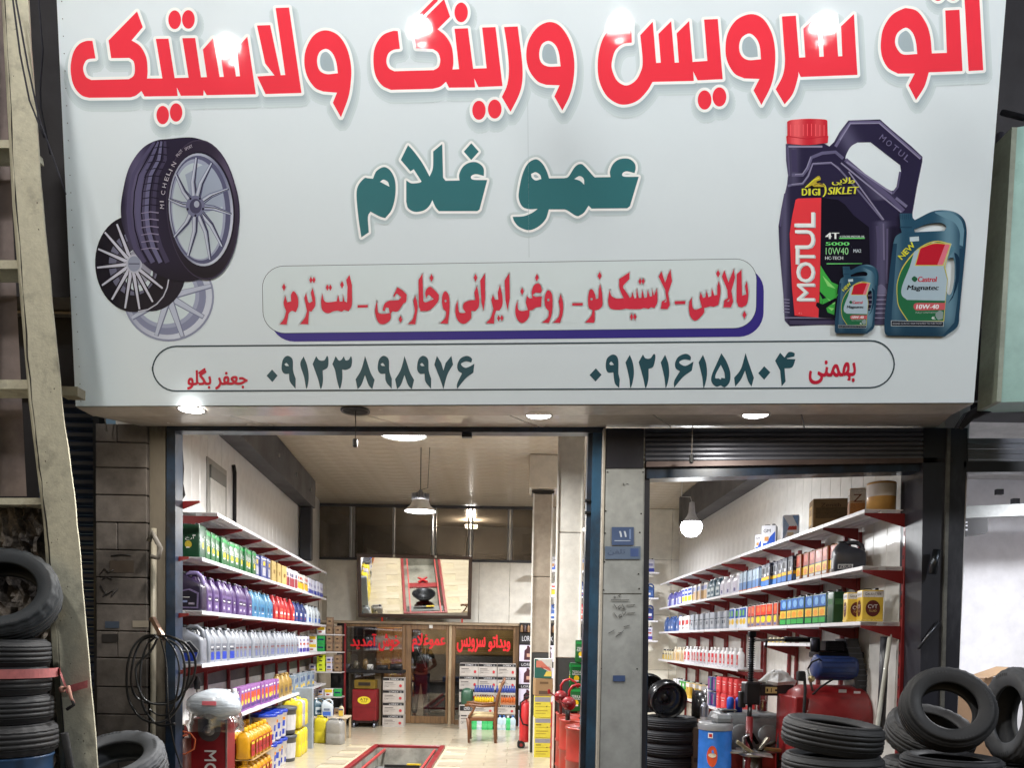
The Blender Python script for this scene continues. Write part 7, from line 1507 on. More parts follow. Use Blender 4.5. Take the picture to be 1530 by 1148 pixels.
m.add([(r_ * math.cos(a) + .01, -.004, zb_ + r_ * math.sin(a)) for a in [math.pi + math.pi * k / 16 for k in range(17)]] + [(.01 + r_, -.004, zt), (.01 - r_, -.004, zt)], [tuple(range(19))], rgb(90, 84, 84)); m.lathe([(.05, 0), (.045, .02), (.0001, .025)], rgb(120, 116, 116), 20, (.01, -.004, zb_), (0, -1, 0)); m.lathe([(.024, .02), (.022, .05), (.0001, .055)], rgb(176, 160, 150), 16, (.01, -.004, zb_), (0, -1, 0)); m.build('badge', PAINTED, o)
m = M(); V, T = text_unit('MOTUL')
ztx = at_y(318, 1122, 6.75).z
for k in range(3): m.add([(-.03 + .0 + (v) * .1 + (-.004, 0, .004)[k], -.003 - .0004 * k, ztx - u * .5) for u, v in V], T, rgb(226, 222, 220))
m.build('lettering', DECAL, o)
# plastic wrapped outboard-shaped parcel
WRAP = surf('crumpled_plastic_wrap', rgb(196, 203, 210), .16, dirt=rgb(150, 158, 166), dscale=4, dlo=.4, dhi=.7, bump=.55, bscale=9, bdist=.02, coat=.7, stretch=(.6, .6, 4.5))
o = thing('wrapped_parcel', 'grey lump wrapped in crumpled clear plastic on top of the red stand', 'wrapped parcel', at_y(320, 1080, 6.7))
m = M(); rings = []
for k, (t, sx_, sz_, cz) in enumerate(((-.24, .02, .03, .16), (-.21, .09, .07, .15), (-.14, .14, .11, .155), (-.02, .16, .14, .16), (.1, .16, .14, .155), (.17, .13, .1, .14), (.215, .08, .06, .13), (.23, .02, .02, .12))):
    ring = []
    for i in range(20):
        a = 2 * math.pi * i / 20; rr = 1 + rnd.uniform(-.02, .02); ring.append((t, sx_ * math.cos(a) * rr, cz + sz_ * math.sin(a) * rr))
    rings.append(ring)
m.rings(rings, (1, 1, 1, 1)); m.build('parcel', WRAP, o)
m = M(); V = []; n_ = 26
for j in range(6):
    for i in range(n_):
        a = 2 * math.pi * i / n_; rr = .155 + .02 * j / 5 + rnd.uniform(-.012, .012) + .012 * math.sin(7 * a); V.append((rr * math.cos(a) * 1.35, rr * math.sin(a) * .8, .1 - .035 * j + rnd.uniform(-.006, .006)))
CLEAR = glass_mat('clear_plastic_film', (.86, .86, .86, 1), .25, .15)
m.add(V, [(j * n_ + i, j * n_ + (i + 1) % n_, (j + 1) * n_ + (i + 1) % n_, (j + 1) * n_ + i) for j in range(5) for i in range(n_)], smooth=True); m.build('hanging_film', CLEAR, o)
m = M(); m.box(.02, -.165, .18, .12, .004, .035, rgb(220, 110, 120)); m.build('red_sticker', DECAL, o)
# yellow jugs in two tiers
reg_bottle('yellowjug', .15, .17, .33, rgb(206, 150, 20), rgb(222, 172, 24), [(0, .05, 1, 1.0, rgb(176, 32, 38)), ('t', farsi('نفت'), .15, .35, .7, .25, K), (.1, .75, .9, .9, rgb(240, 210, 60))])
PROTO['yellowjug']['name'] = 'oil_jug'
yn = 0
for tier in (0, 1):
    for k in range(6):
        s = 1.35 + .165 * k
        for d_ in (0, 1):
            p = on_l(s, .34 - .19 * d_ + .06, .345 * tier + .001)
            put('yellowjug', f"yellow capped oil jug, {('lower', 'upper')[tier]} tier {('front', 'rear')[d_]} row, {ORD[k]} from the red stand", p, LANG + R(rnd.uniform(-5, 5)), 'yellow capped jugs below the left rack'); yn += 1
    if tier == 0: m = M(); m.box(0, 0, 0, 1.0, .4, .006, rgb(170, 140, 90)); o = m.build('cardboard_sheet', CARTON); o.location = on_l(1.78, .3, .3345); o.rotation_euler = (0, 0, LANG); tag(o, 'flat cardboard sheet between the two tiers of yellow jugs', 'cardboard')
# white and blue buckets, two tiers
def bucket(lab, p, r_, h, c, lidc, band, grp, rz=0):
    o_ = thing('bucket', lab, 'bucket', p, (0, 0, rz), grp)
    m_ = M(); m_.lathe([(.0001, 0), (r_ * .86, 0), (r_ * .9, .02), (r_, h * .84), (r_ * 1.04, h * .85), (r_ * 1.04, h * .89), (r_, h * .9)], c, 28); m_.build('pail', PLASTIC, o_)
    m_ = M(); m_.lathe([(r_ * 1.07, h * .88), (r_ * 1.08, h * .95), (r_ * .98, h * .985), (r_ * .95, h * .96), (.0001, h * .96)], lidc, 28); m_.build('lid', PLASTIC, o_)
    m_ = M(); n_ = 20
    for (z0, z1, cc, k_) in band:
        V = [(r_ * (.905 + .1 * z / .84) * 1.004 * math.cos(a), r_ * (.905 + .1 * z / .84) * 1.004 * math.sin(a), h * z) for z in (z0, z1) for a in [2 * math.pi * i / n_ for i in range(n_ + 1)]]
        m_.add(V, [(i, i + 1, n_ + 2 + i, n_ + 1 + i) for i in range(n_) if i % k_ == 0 or k_ == 1], cc)
    m_.build('label', TINPLATE, o_); return o_
for tier in (0, 1):
    for k in range(3):
        p = on_l(2.45 + .3 * k, .34, .365 * tier + .001)
        bucket(f"white and blue oil bucket with orange marks, {('lower', 'upper')[tier]} tier, {ORD[k]} after the yellow jugs", p, .145, .36, W, rgb(30, 60, 170), [(.12, .3, rgb(40, 70, 180), 2), (.4, .6, rgb(50, 80, 190), 3), (.62, .72, rgb(236, 150, 40), 4)], 'white and blue buckets below the left rack', rnd.uniform(0, 3))
for tier in (0, 1):
    bucket(('lower', 'upper')[tier] + ' grey rimmed bucket with white label between blue buckets and yellow jerrycans', on_l(3.32, .4, .37 * tier + .001), .15, .365, rgb(70, 72, 76), rgb(80, 84, 90), [(.15, .7, rgb(206, 206, 206), 1)], 'grey buckets below the left rack')
def jerry(lab, p, rz, w_, d_, h, c, capc, grp=None):
    o_ = thing('jerrycan', lab, 'jerrycan', p, (0, 0, rz), grp)
    m_ = M(); m_.loft([(0, 0, 0, w_ * .94, d_ * .9, .03), (.02, 0, 0, w_, d_, .04), (h * .4, 0, 0, w_, d_, .04), (h * .42, 0, 0, w_ * .98, d_ * .97, .04), (h * .46, 0, 0, w_, d_, .04), (h * .8, 0, 0, w_, d_, .04), (h * .9, 0, 0, w_ * .86, d_ * .9, .04), (h * .93, 0, 0, w_ * .6, d_ * .7, .03)], c); m_.build('body', PLASTIC, o_)
    m_ = M(); m_.tube([(-w_ * .3, 0, h * .88), (-w_ * .26, 0, h * .98), (w_ * .08, 0, h * .98), (w_ * .12, 0, h * .92)], .016, c, 8); m_.build('handle', PLASTIC, o_)
    m_ = M(); m_.lathe([(.028, h * .9), (.028, h * .98), (.0001, h * .985)], capc, 14, (w_ * .3, 0, 0)); m_.build('cap', PLASTIC, o_); return o_
for tier in (0, 1):
    for k in range(3):
        p = on_l(3.72 + .2 * k, .42, .4 * tier + .001)
        cc = rgb(226, 206, 50) if not (tier == 1 and k == 1) else rgb(176, 172, 186)
        jerry(f"{'yellow' if cc[2] < .1 else 'grey'} jerrycan, {('lower', 'upper')[tier]} tier, {ORD[k]} in the block at the end of the left rack", p, LANG + math.pi / 2 * 0, .19, .26, .395, cc, rgb(200, 180, 40), 'jerrycans below the left rack')
p = on_l(4.5, .42); o = thing('grey_panel', 'narrow grey plastic panel standing behind the yellow jerrycans', 'panel', p, (0, 0, LANG)); m = M(); m.box(0, 0, .45, .08, .3, .9, rgb(150, 160, 170), bev=.01); m.build('sheet', PLASTIC, o)
jerry('yellow jerrycan standing alone on cardboard at the back left corner', at_y(480, 1112, 11.9) * 1.0, R(4), .2, .2, .42, rgb(206, 190, 40), K).location.z = .006
jerry('grey jerrycan with dark cap standing at the back left corner', at_y(501, 1112, 11.75), R(-6), .26, .2, .4, rgb(150, 148, 144), rgb(40, 40, 60)).location.z = .006
m = M(); m.box(0, 0, .003, .7, .4, .005, rgb(196, 176, 140)); o = m.build('cardboard_sheet', CARTON); p = at_y(492, 1112, 11.8); o.location = (p.x, p.y, 0); o.rotation_euler = (0, 0, .1); tag(o, 'flat piece of cardboard on the floor under two jerrycans at the back left', 'cardboard')
# low table over the jerrycans with a white canister, small things
p = at_y(492, 1074, 12.2); o = thing('side_table', 'pale low wooden table with goods at the back left corner', 'table', (p.x, 12.3, 0)); zt = at_y(492, 1074, 12.1).z
m = M(); m.box(0, 0, zt, .58, .42, .03, rgb(196, 180, 156), bev=.004); m.build('top', CARTON, o)
for sx in (-.27, .27):
    for sy in (-.19, .19): m = M(); m.box(sx, sy, zt / 2 - .01, .03, .03, zt - .02, rgb(176, 156, 126)); m.build('leg', CARTON, o)
put('whitejug', 'white oil canister with red edge on the pale table at the back left', at_y(489, 1070, 12.2) + Vector((0, 0, zt + .015 - at_y(489, 1070, 12.2).z)), R(5), scale=(1, 1, .95)); put('tealjug', 'grey blue jug beside the white canister on the pale table', (p.x - .2, 12.3, zt + .015), R(30)); put('smallbottle', 'small blue and yellow bottle at the right of the white canister', (p.x + .18, 12.25, zt + .015), 0)

# corner rack beside the office
Yk = 13.7; x0_, x1_ = at_y(461, 1000, Yk).x, at_y(511, 1000, Yk).x
o = thing('corner_rack', 'crowded corner rack between the left wall rack and the office', 'shelf rack', ((x0_ + x1_) / 2, Yk, 0)); zs_ = [at_y(486, y, Yk).z for y in (948, 974, 1004, 1041, 1071)]
for z in zs_: m = M(); m.box(0, .1, z - .012, x1_ - x0_, .32, .02, rgb(200, 196, 196)); m.build('shelf_board', SHELFM, o)
for sx in (-1, 1): m = M(); m.box(sx * (x1_ - x0_) / 2, .24, .95, .03, .03, 1.9, REDP); m.build('upright', RACKRED, o)
reg_tin('limebox', .16, .12, .075, rgb(200, 214, 40), [(.3, .3, .7, .7, K)], cap=False, mat=CARTON, topc=rgb(190, 200, 50), tname='filter_box', cat='box'); reg_tin('greensq', .15, .12, .14, rgb(30, 150, 70), [(.1, .4, .9, .6, rgb(20, 30, 90))], cap=False, mat=CARTON, tname='filter_box', cat='box'); reg_tin('whitesq', .17, .12, .14, W, [(.05, .5, .95, .95, Y_), (.2, .1, .6, .3, rgb(170, 60, 50))], cap=False, mat=CARTON, tname='filter_box', cat='box')
reg_tin('brownsq', .13, .12, .15, rgb(120, 96, 76), [(.1, .1, .9, .9, rgb(150, 124, 96)), (.3, .4, .7, .6, rgb(60, 40, 36))], cap=False, mat=CARTON, tname='filter_box', cat='box'); reg_tin('pinksq', .12, .1, .13, rgb(200, 196, 210), [(.2, .5, .8, .8, rgb(60, 60, 130)), (.1, .1, .9, .3, rgb(190, 150, 60))], cap=False, mat=CARTON, tname='filter_box', cat='box')
words = {'limebox': 'lime', 'greensq': 'green', 'whitesq': 'white and yellow', 'brownsq': 'brown', 'pinksq': 'pale violet'}
lay = [[('brownsq', 1), ('whitesq', 1), ('brownsq', 2), ('brownsq', 1)], [('whitesq', 2), ('greensq', 2), ('brownsq', 2), ('brownsq', 2)], [('pinksq', 1), ('limebox', 4), ('pinksq', 2), ('brownsq', 2)], [('pinksq', 2), ('pinksq', 1), ('whitesq', 1), ('greensq', 1)], [('whitesq', 1), ('pinksq', 1), ('pinksq', 1), ('brownsq', 1)]]
for si, (z, ly) in enumerate(zip(zs_, lay)):
    for ci, (key, n) in enumerate(ly):
        for k in range(n):
            put(key, f"{words[key]} small box, {('left end', 'left middle', 'right middle', 'right end')[ci]} of the {('top', 'second', 'middle', 'fourth', 'lowest')[si]} corner rack shelf{'' if n == 1 else ', ' + ('bottom', 'second', 'third', 'top')[k if n > 2 or k == 0 else 3] + ' one'}", (x0_ + (x1_ - x0_) * (ci + .5) / 4, Yk - .0 + .02, z + .0 + PROTO[key]['h'] * 1.01 * k), R(rnd.uniform(-6, 6)), scale=(.9, 1, 1))

# ================================================================ neighbour room lamp
p = Vector((5.9, 7.6, 3.3)); o = thing('ceiling_light', 'bright ceiling light of the white neighbouring room beyond the right edge', 'lamp', p)
m = M(); m.box(0, 0, .03, .7, .3, .04, rgb(220, 220, 220), bev=.005); m.build('housing', PAINTED, o)
m = M(); m.box(0, 0, 0, .66, .26, .02); m.build('diffuser', emit('neighbour_glow', (.97, .98, 1, 1), 12), o)
L = bpy.data.lights.new('neighbour_light', 'AREA'); L.shape = 'RECTANGLE'; L.size = .66; L.size_y = .26; L.energy = 120; L.color = (.96, .97, 1)
lo = bpy.data.objects.new('neighbour_light', L); col.objects.link(lo); lo.parent = o; lo.location = (0, 0, -.02)

# ================================================================ tyres
RUB = vcol('tyre_rubber', .6, var=.5, vscale=5, bump=.35, bscale=70, spec=.4)
RC = rgb(56, 57, 60)
def tyre_mesh(Ro, wd, Ri, tread=0, seg=72, c=RC):
    """axis along z, centred; tread 0 ribbed, 1 blocky shoulders, 2 winter blocks"""
    h = wd / 2; m_ = M(); rings = []
    prof = [(Ri, -h * .62), (Ri - .006, -h * .72), (Ri + .004, -h * .8), (Ri + (Ro - Ri) * .35, -h * .98), (Ri + (Ro - Ri) * .6, -h), (Ri + (Ro - Ri) * .8, -h * .95), (Ro - .028, -h * .9), (Ro - .014, -h * .82)]
    prof += [(Ro - .004, -h * .72), (Ro - .002, -h * .55)]
    for g in (-.5, -.17, .17, .5): prof += [(Ro, h * (g - .06)), (Ro - .009, h * (g - .045)), (Ro - .009, h * (g + .045)), (Ro, h * (g + .06))]
    prof += [(Ro - .002, h * .55), (Ro - .004, h * .72)]
    n0 = 8; full = prof + [(r_, -z) for r_, z in prof[:8][::-1]]
    inner = [(Ri + .01, h * .5), (Ri + (Ro - Ri) * .55, h * .85), (Ro - .02, h * .5), (Ro - .018, 0), (Ro - .02, -h * .5), (Ri + (Ro - Ri) * .55, -h * .85), (Ri + .01, -h * .5)]
    full = full + inner + [full[0]]
    for k, (r_, z) in enumerate(full):
        ring = []
        for i in range(seg):
            a = 2 * math.pi * i / seg; rr = r_
            edge = r_ > Ro - .03 and k < len(prof) + 8
            if edge and tread >= 1 and i % 3 == 0 and abs(z) > h * (.52 if tread == 1 else .2): rr = r_ - .009
            if edge and tread == 0 and i % 2 == 0 and abs(z) > h * .7: rr = r_ - .004
            if edge and tread == 2 and (i + k) % 3 == 1: rr = r_ - .006
            ring.append((rr * math.cos(a), rr * math.sin(a), z))
        rings.append(ring)
    m_.rings(rings, c, cap=False)
    # raised letters band on the side walls
    for sg in (-1, 1):
        for i in range(0, seg, 1):
            if (i // 6) % 3 == 0:
                a0, a1 = 2 * math.pi * i / seg, 2 * math.pi * (i + .6) / seg; r0_, r1_ = Ri + (Ro - Ri) * .5, Ri + (Ro - Ri) * .64; z = sg * (h + .0015)
                q = [(r_ * math.cos(a), r_ * math.sin(a), z) for r_, a in ((r0_, a0), (r1_, a0), (r1_, a1), (r0_, a1))]; m_.add(q, [(0, 1, 2, 3)], rgb(60, 61, 64))
    return m_
TM = {}
for key, (Ro, wd, Ri, tr, cc) in dict(a=(.31, .19, .2, 0, RC), b=(.31, .2, .195, 1, rgb(58, 58, 60)), c=(.30, .14, .19, 0, rgb(36, 38, 44)), d=(.35, .24, .21, 2, rgb(84, 86, 90)), e=(.33, .21, .21, 1, rgb(52, 56, 60)), f=(.285, .18, .17, 0, rgb(50, 51, 54))).items():
    mm = tyre_mesh(Ro, wd, Ri, tr, c=cc); me = mm.data('tyre_' + key); me.materials.append(RUB); TM[key] = (me, Ro, wd)
def tyre(key, lab, p, rot=(0, 0, 0), group=None):
    o_ = bpy.data.objects.new('tyre', TM[key][0]); col.objects.link(o_); o_.location = p; o_.rotation_euler = rot; return tag(o_, lab, 'tyre', group)
PLACES = ['bottom', 'second from the bottom', 'third from the bottom', 'fourth from the bottom', 'fifth from the bottom', 'sixth from the bottom', 'seventh from the bottom']
def stack(keys, px, Y, where, z0=0.0, grp=None, jit=.012):
    c_ = at_y(px, 1000, Y); z = z0
    for i, k in enumerate(keys):
        wd = TM[k][2]; nm = 'topmost' if i == len(keys) - 1 else PLACES[i]
        tyre(k, f'{nm} tyre in the stack {where}', (c_.x + rnd.uniform(-jit, jit), Y + rnd.uniform(-jit, jit), z + wd / 2), (0, 0, rnd.uniform(0, 6)), grp or f'tyres stacked {where}'); z += wd + .001
    return c_.x, z
# right foreground
xs, zt = stack('aaaaa', 1251, 4.95, 'before the red compressor')
tyre('a', 'black tyre lying slightly tilted on top of the stack before the red compressor', (xs - .01, 4.97, zt + .115), (R(5), R(3), .4))
xs, zt = stack('bbeb', 1392, 5.75, 'by the black pillar')
tyre('b', 'greyish tyre lying tilted against the pillar, seen through the upright tyre', (xs - .01, 5.72, zt + .19), (R(26), R(-8), .3))
xs, zt = stack('ebbbc', 1428, 4.95, 'under the upright tyre at the right')
a_ = R(62); tyre('f', 'upright tyre leaning back with its open hole facing the camera at the right', (xs, 5.03, zt + .29), (R(62), 0, R(-14)))
xs, zt = stack('eebb', 1538, 5.5, 'at the right edge of the photo')
tyre('d', 'wide tyre standing upright with its tread to the right at the right edge', (xs - .04, 5.52, zt + .345), (R(86), 0, R(-96)))
xs, zt = stack('bbb', 1345, 4.7, 'low in the right foreground', jit=.02)
# inside right bay
xs, zt = stack('cccccc', 1001, 8.4, 'of black new tyres under the steel wheels')
STW = vcol('black_steel_wheel', .3, metal=.2, var=.2, coat=.3)
def wheel(lab, p, rot, r_=.2):
    o_ = thing('steel_wheel', lab, 'steel wheel', p, rot); c = rgb(30, 32, 38); h = .08
    m_ = M(); m_.lathe([(r_, -h), (r_ * .96, -h + .012), (r_ * .88, -h + .02), (r_ * .86, 0), (r_ * .88, h - .02), (r_ * .96, h - .012), (r_, h), (r_ * .97, h - .003), (r_ * .84, h - .02), (r_ * .8, 0), (r_ * .84, -h + .02), (r_, -h)], c, 36); m_.build('rim', STW, o_)
    m_ = M(); m_.lathe([(r_ * .82, -.02), (r_ * .7, -.035), (r_ * .6, -.03), (r_ * .5, -.05), (r_ * .36, -.055), (r_ * .3, -.045), (r_ * .22, -.05), (r_ * .2, -.03), (.0001, -.03)], rgb(34, 36, 42), 36); m_.build('disc', STW, o_)
    m_ = M()
    for k in range(5): a = k * 1.2566; m_.lathe([(.014, 0), (.01, .006), (.0001, .007)], rgb(14, 14, 16), 10, (r_ * .42 * math.cos(a), r_ * .42 * math.sin(a), -.057), (0, 0, -1))
    for k in range(8): a = k * .785; m_.lathe([(.016, 0), (.0001, .002)], rgb(10, 10, 12), 10, (r_ * .64 * math.cos(a), r_ * .64 * math.sin(a), -.036), (0, 0, -1))
    m_.build('holes', STW, o_, kind='stuff'); return o_
p = at_y(995, 1046, 8.3); wheel('black steel wheel standing in front on the stack of new tyres', (p.x, 8.25, zt + .2), (R(-90 + 12) + math.pi, 0, R(10)), .2)
p = at_y(973, 1035, 8.55); wheel('black steel wheel standing behind at the left on the stack of new tyres', (p.x - .02, 8.62, zt + .24), (R(-90 + 8) + math.pi, 0, R(0)), .21)
p = at_y(1046, 1046, 8.6); wheel('black steel wheel standing edge on behind the silver cylinder', (p.x + .03, 8.75, .95), (R(90), 0, R(75)), .19)
o = thing('wheel_shelf', 'low dark crate carrying the edge on steel wheel and the silver cylinder', 'crate', (at_y(1052, 1100, 8.3).x, 8.5, 0)); m = M(); m.box(0, 0, .375, .3, .62, .75, rgb(96, 84, 70), bev=.01); m.box(0, -.312, .4, .26, .01, .05, rgb(60, 52, 44)); m.build('crate', CARTON, o)
o = thing('silver_cylinder', 'silver grey spray cylinder standing beside the steel wheels', 'cylinder', (at_y(1052.5, 1060, 8.25).x, 8.25, .752))
m = M(); m.lathe([(.0001, 0), (.042, 0), (.044, .01), (.044, .22), (.03, .245), (.018, .25), (.018, .265), (.0001, .266)], rgb(150, 152, 164), 20); m.build('can', METAL, o); m = M(); m.lathe([(.0445, .05), (.0445, .11)], rgb(206, 206, 210), 20); m.build('label', TINPLATE, o)

# left foreground
o = thing('blue_drum', 'blue steel drum under the tyre stack at the left edge', 'drum', (at_y(4, 1130, 4.9).x, 4.9, 0))
m = M(); m.lathe([(.0001, 0), (.285, 0), (.287, .012), (.28, .02), (.28, .3), (.288, .31), (.28, .32), (.28, .6), (.288, .61), (.28, .62), (.28, .845), (.29, .853), (.288, .865), (.275, .865), (.27, .85), (.0001, .85)], rgb(46, 84, 126), 40); m.build('shell', PAINTED, o)
xs, zt = stack('bff', 2, 4.9, 'on the blue drum at the left edge', z0=.868, jit=.008)
tyre('f', 'flat tyre under the leaning one at the left edge, above the pink strap', (xs - .01, 4.9, zt + .085), (R(2), 0, 1))
tyre('e', 'large tyre leaning on top of the left stack with its hole facing the street', (xs + .0, 4.92, zt + .17 + .275), (R(58), R(0), R(20)))
o = thing('ratchet_strap', 'faded pink strap tied round the tyre stack and the concrete pole', 'strap', (xs, 4.9, zt - .05))
m = M(); n_ = 40; V = []
for i in range(n_ + 1):
    a = math.pi * (1.0 + 1.12 * i / n_)
    for z in (zt - .07, zt - .012): V.append((xs + .318 * math.cos(a), 4.9 + .318 * math.sin(a), z))
e1, e2 = at_y(92, 1032, 5.02), at_y(96, 1022, 5.15)
for q in ((xs + .33, 4.98, -.052), (e1.x, 5.0, -.05)): V += [(q[0], q[1], zt + q[2] - .0), (q[0], q[1], zt + q[2] + .035)]
for px, py in ((100, 1030), (131, 1021)):
    for dy in (7, -4): q = at_y(px, py + dy, 5.17); V.append(tuple(q))
N_ = len(V) // 2; m.add(V, [(2 * i, 2 * i + 2, 2 * i + 3, 2 * i + 1) for i in range(N_ - 1)], rgb(200, 120, 120)); m.build('webbing', FABRIC, o, world=True)
m = M(); q = at_y(92, 1031, 5.05); m.lathe([(.0001, -.02), (.02, -.01), (.022, .01), (.0001, .02)], rgb(190, 140, 124), 10, q, (1, 0, .3)); m.tube([q, q + Vector((.05, -.01, .02)), q + Vector((.07, -.01, -.06)), q + Vector((.09, 0, -.09))], .011, rgb(200, 150, 134), 6, taper=[1, 1.2, 1, .3]); m.build('knot', FABRIC, o, world=True)
m = M(); m.tube([q + Vector((.07, 0, -.06)), q + Vector((.085, -.01, -.1)), q + Vector((.04, -.01, -.13))], .012, rgb(30, 28, 30), 6); m.build('tail', FABRIC, o, world=True)
m = M(); m.cyl(at_y(126, 1255, 4.7), at_y(96, 1096, 4.6), .021, rgb(18, 18, 20), 14); tag(m.build('black_stick', MATTE), 'plain black round stick leaning by the tyre stack at the lower left', 'stick')
xs, zt = stack('dd', 186, 5.75, 'at the foot of the stone pier', z0=.0)
tyre('d', 'big pale treaded tyre lying tilted at the foot of the stone pier', (xs + .0, 5.62, zt + .19), (R(24), R(-6), .2))

# ================================================================ right bay: lower shelf, goods, machines
RZ5 = at_y(1100, 1066, 10.2).z
s0 = px_s(on_r, .36, RZ5, 1104)
rack('low white shelf run on the right wall behind the tyre machine', on_r, RANG, .36, [(RZ5, s0, 8.2)], [s0 + .2 + .86 * k for k in range(5)], -1)
reg_tin('redbox', .17, .2, .22, rgb(206, 44, 50), [(.1, .7, .9, .8, rgb(230, 150, 150)), (.15, .15, .85, .5, rgb(226, 90, 90)), (.2, .55, .8, .6, W)], cap=False, mat=CARTON, topc=rgb(200, 50, 56), tname='oil_carton', cat='carton')
reg_tin('yelcan', .2, .2, .26, rgb(216, 180, 70), [(.0, .75, 1, 1, W), (.1, .2, .9, .6, rgb(200, 160, 50)), (.3, .62, .6, .72, rgb(120, 30, 30))], tname='oil_tin'); reg_tin('purpcan', .18, .16, .2, rgb(60, 60, 120), [(.1, .1, .6, .9, rgb(140, 60, 140)), (.6, .1, .9, .9, rgb(40, 130, 110))], tname='oil_tin'); reg_tin('greencan', .17, .16, .26, rgb(60, 150, 60), [(.0, .0, 1, .5, rgb(190, 220, 60)), (.1, .7, .9, .9, W)], tname='oil_tin')
row('R', RZ5, .36, 1100, [('redbox', 4, 1064, 'red carton of the lower tier'), ('purpcan', 2, 1053, 'purple and green can'), ('whitecluster', 1, 1045, 'white bottle'), ('yelcan', 3, 1020, 'yellow can'), ('greencan', 2, 1010, 'green can'), ('bluewhite', 2, 1001, 'white can')], 'low shelf behind the tyre machine')
row('R', RZ5 + .225, .36, 1098, [('redbox', 4, 1066, 'red carton of the upper tier'), ('purpcan', 2, 1053, 'upper purple and green can'), ], 'low shelf behind the tyre machine')
# extra short shelf and clutter behind compressor
s_a = px_s(on_r, .36, at_y(1180, 962, 8.0).z, 1225); s_b = px_s(on_r, .36, at_y(1150, 962, 8.5).z, 1142)
rack('short white shelf with red brackets above the tyre machine', on_r, RANG, .36, [(at_y(1160, 961, 8.3).z, s_a, s_b)], [s_a + .3, s_b - .1], -1)
for k, px in enumerate((1152, 1158, 1164, 1170, 1176)):
    put_px('smallbottle', f'{ORD[k]} tiny bottle lying in the row on the short white shelf above the tyre machine', px, 'R', .3, at_y(1160, 961, 8.3).z, R(-90), (.6, .8, .35))
# a leaning pole and dark things at the near end of the right wall
m = M(); m.tube([at_y(1331, 942, 6.5), at_y(1322, 1010, 6.45), at_y(1311, 1085, 6.4), at_y(1300, 1180, 6.35)], .018, rgb(176, 176, 168), 10); tag(m.build('broom_handle', PAINTED), 'pale grey pole leaning beside the compressor near the right jamb', 'pole')
m = M(); m.tube([at_y(1322, 952, 6.6), at_y(1320, 1010, 6.6), at_y(1316, 1090, 6.6)], .035, rgb(52, 54, 62), 10); tag(m.build('dark_pipe', PAINTED), 'thick dark pipe standing behind the pale leaning pole', 'pipe')

# compressor
Yk = 7.25; pc = at_y(1238, 1060, Yk)
o = thing('air_compressor', 'big red air compressor with blue motor and black belt guard behind the tyres', 'compressor', (pc.x, Yk, 0)); CR = rgb(128, 20, 24)
def lx(px, Y=Yk): return at_y(px, 1000, Y).x - pc.x
def lz(py, px=1238, Y=Yk): return at_y(px, py, Y).z
zt = lz(1024); r_ = .3
m = M(); L_ = lx(1300) - lx(1176); m.lathe([(.0001, 0), (r_ * .55, .01), (r_ * .85, .05), (r_, .13), (r_, L_ - .13), (r_ * .85, L_ - .05), (r_ * .55, L_ - .01), (.0001, L_)], CR, 40, (lx(1176), 0, zt - r_), (1, 0, 0)); m.build('air_tank', PAINTED, o)
m = M(); m.box(lx(1184), -.02, (zt - r_) * .6, .12, .5, (zt - r_) * 1.2, CR, bev=.01); m.build('leg', PAINTED, o)
m = M(); m.box(lx(1285), 0, (zt - r_) * .5, .1, .5, (zt - r_), rgb(140, 24, 28), bev=.01); m.build('leg', PAINTED, o)
m = M(); V, T = text_unit('TOOLS'); yq = -.275
for u0 in (0, .004): m.add([(lx(1187) + (v - .5) * .07 + u0, yq - u0 * .1, (zt - r_) * 1.08 - u * .36) for u, v in V], T, rgb(226, 206, 206))
m.box(lx(1182), yq + .004, .3, .07, .004, .26, rgb(206, 204, 210)); m.build('lettering', DECAL, o)
m = M(); xm0, xm1 = lx(1212), lx(1272); zm = lz(997); m.lathe([(.0001, 0), (.09, .0), (.115, .02), (.12, .04), (.12, xm1 - xm0 - .04), (.11, xm1 - xm0), (.0001, xm1 - xm0)], rgb(30, 54, 112), 28, (xm0, -.05, zm), (1, 0, 0))
for k in range(16):
    a = 2 * math.pi * k / 16; m.box((xm0 + xm1) / 2, -.05 + .122 * math.cos(a), zm + .122 * math.sin(a), (xm1 - xm0) * .8, .006, .006, rgb(24, 44, 96))
m.build('motor', PAINTED, o)
m = M(); m.box((xm0 + xm1) / 2 + .05, .02, lz(979), .42, .26, .06, rgb(24, 24, 30), bev=.01); m.box((xm0 + xm1) / 2 - .0, .0, lz(966), .18, .18, .1, rgb(34, 34, 40), bev=.015)
for k in range(6): m.box((xm0 + xm1) / 2, 0, lz(972) + .016 * k, .2, .2, .005, rgb(44, 44, 50))
m.lathe([(.04, 0), (.045, .02), (.045, .12), (.03, .13), (.0001, .13)], rgb(30, 30, 38), 16, (lx(1215), -.03, lz(975)))
m.build('pump_head', METAL, o)
m = M(); m.hexa([(lx(1254), -.12, lz(955)), (lx(1272), -.12, lz(954)), (lx(1296), -.12, lz(1040)), (lx(1276), -.12, lz(1046))], [(lx(1254), .12, lz(955)), (lx(1272), .12, lz(954)), (lx(1296), .12, lz(1040)), (lx(1276), .12, lz(1046))], rgb(26, 28, 36))
for k in range(9): m.box(lx(1266 + 3 * k), -.124, lz(968 + 8 * k), .13, .006, .008, rgb(70, 74, 84))
m.build('belt_guard', PAINTED, o)
m = M(); m.lathe([(.05, -.02), (.2, -.015), (.21, 0), (.2, .015), (.05, .02)], rgb(26, 28, 34), 28, (lx(1306), .02, lz(1000)), (1, 0, .1)); m.build('flywheel', PAINTED, o)
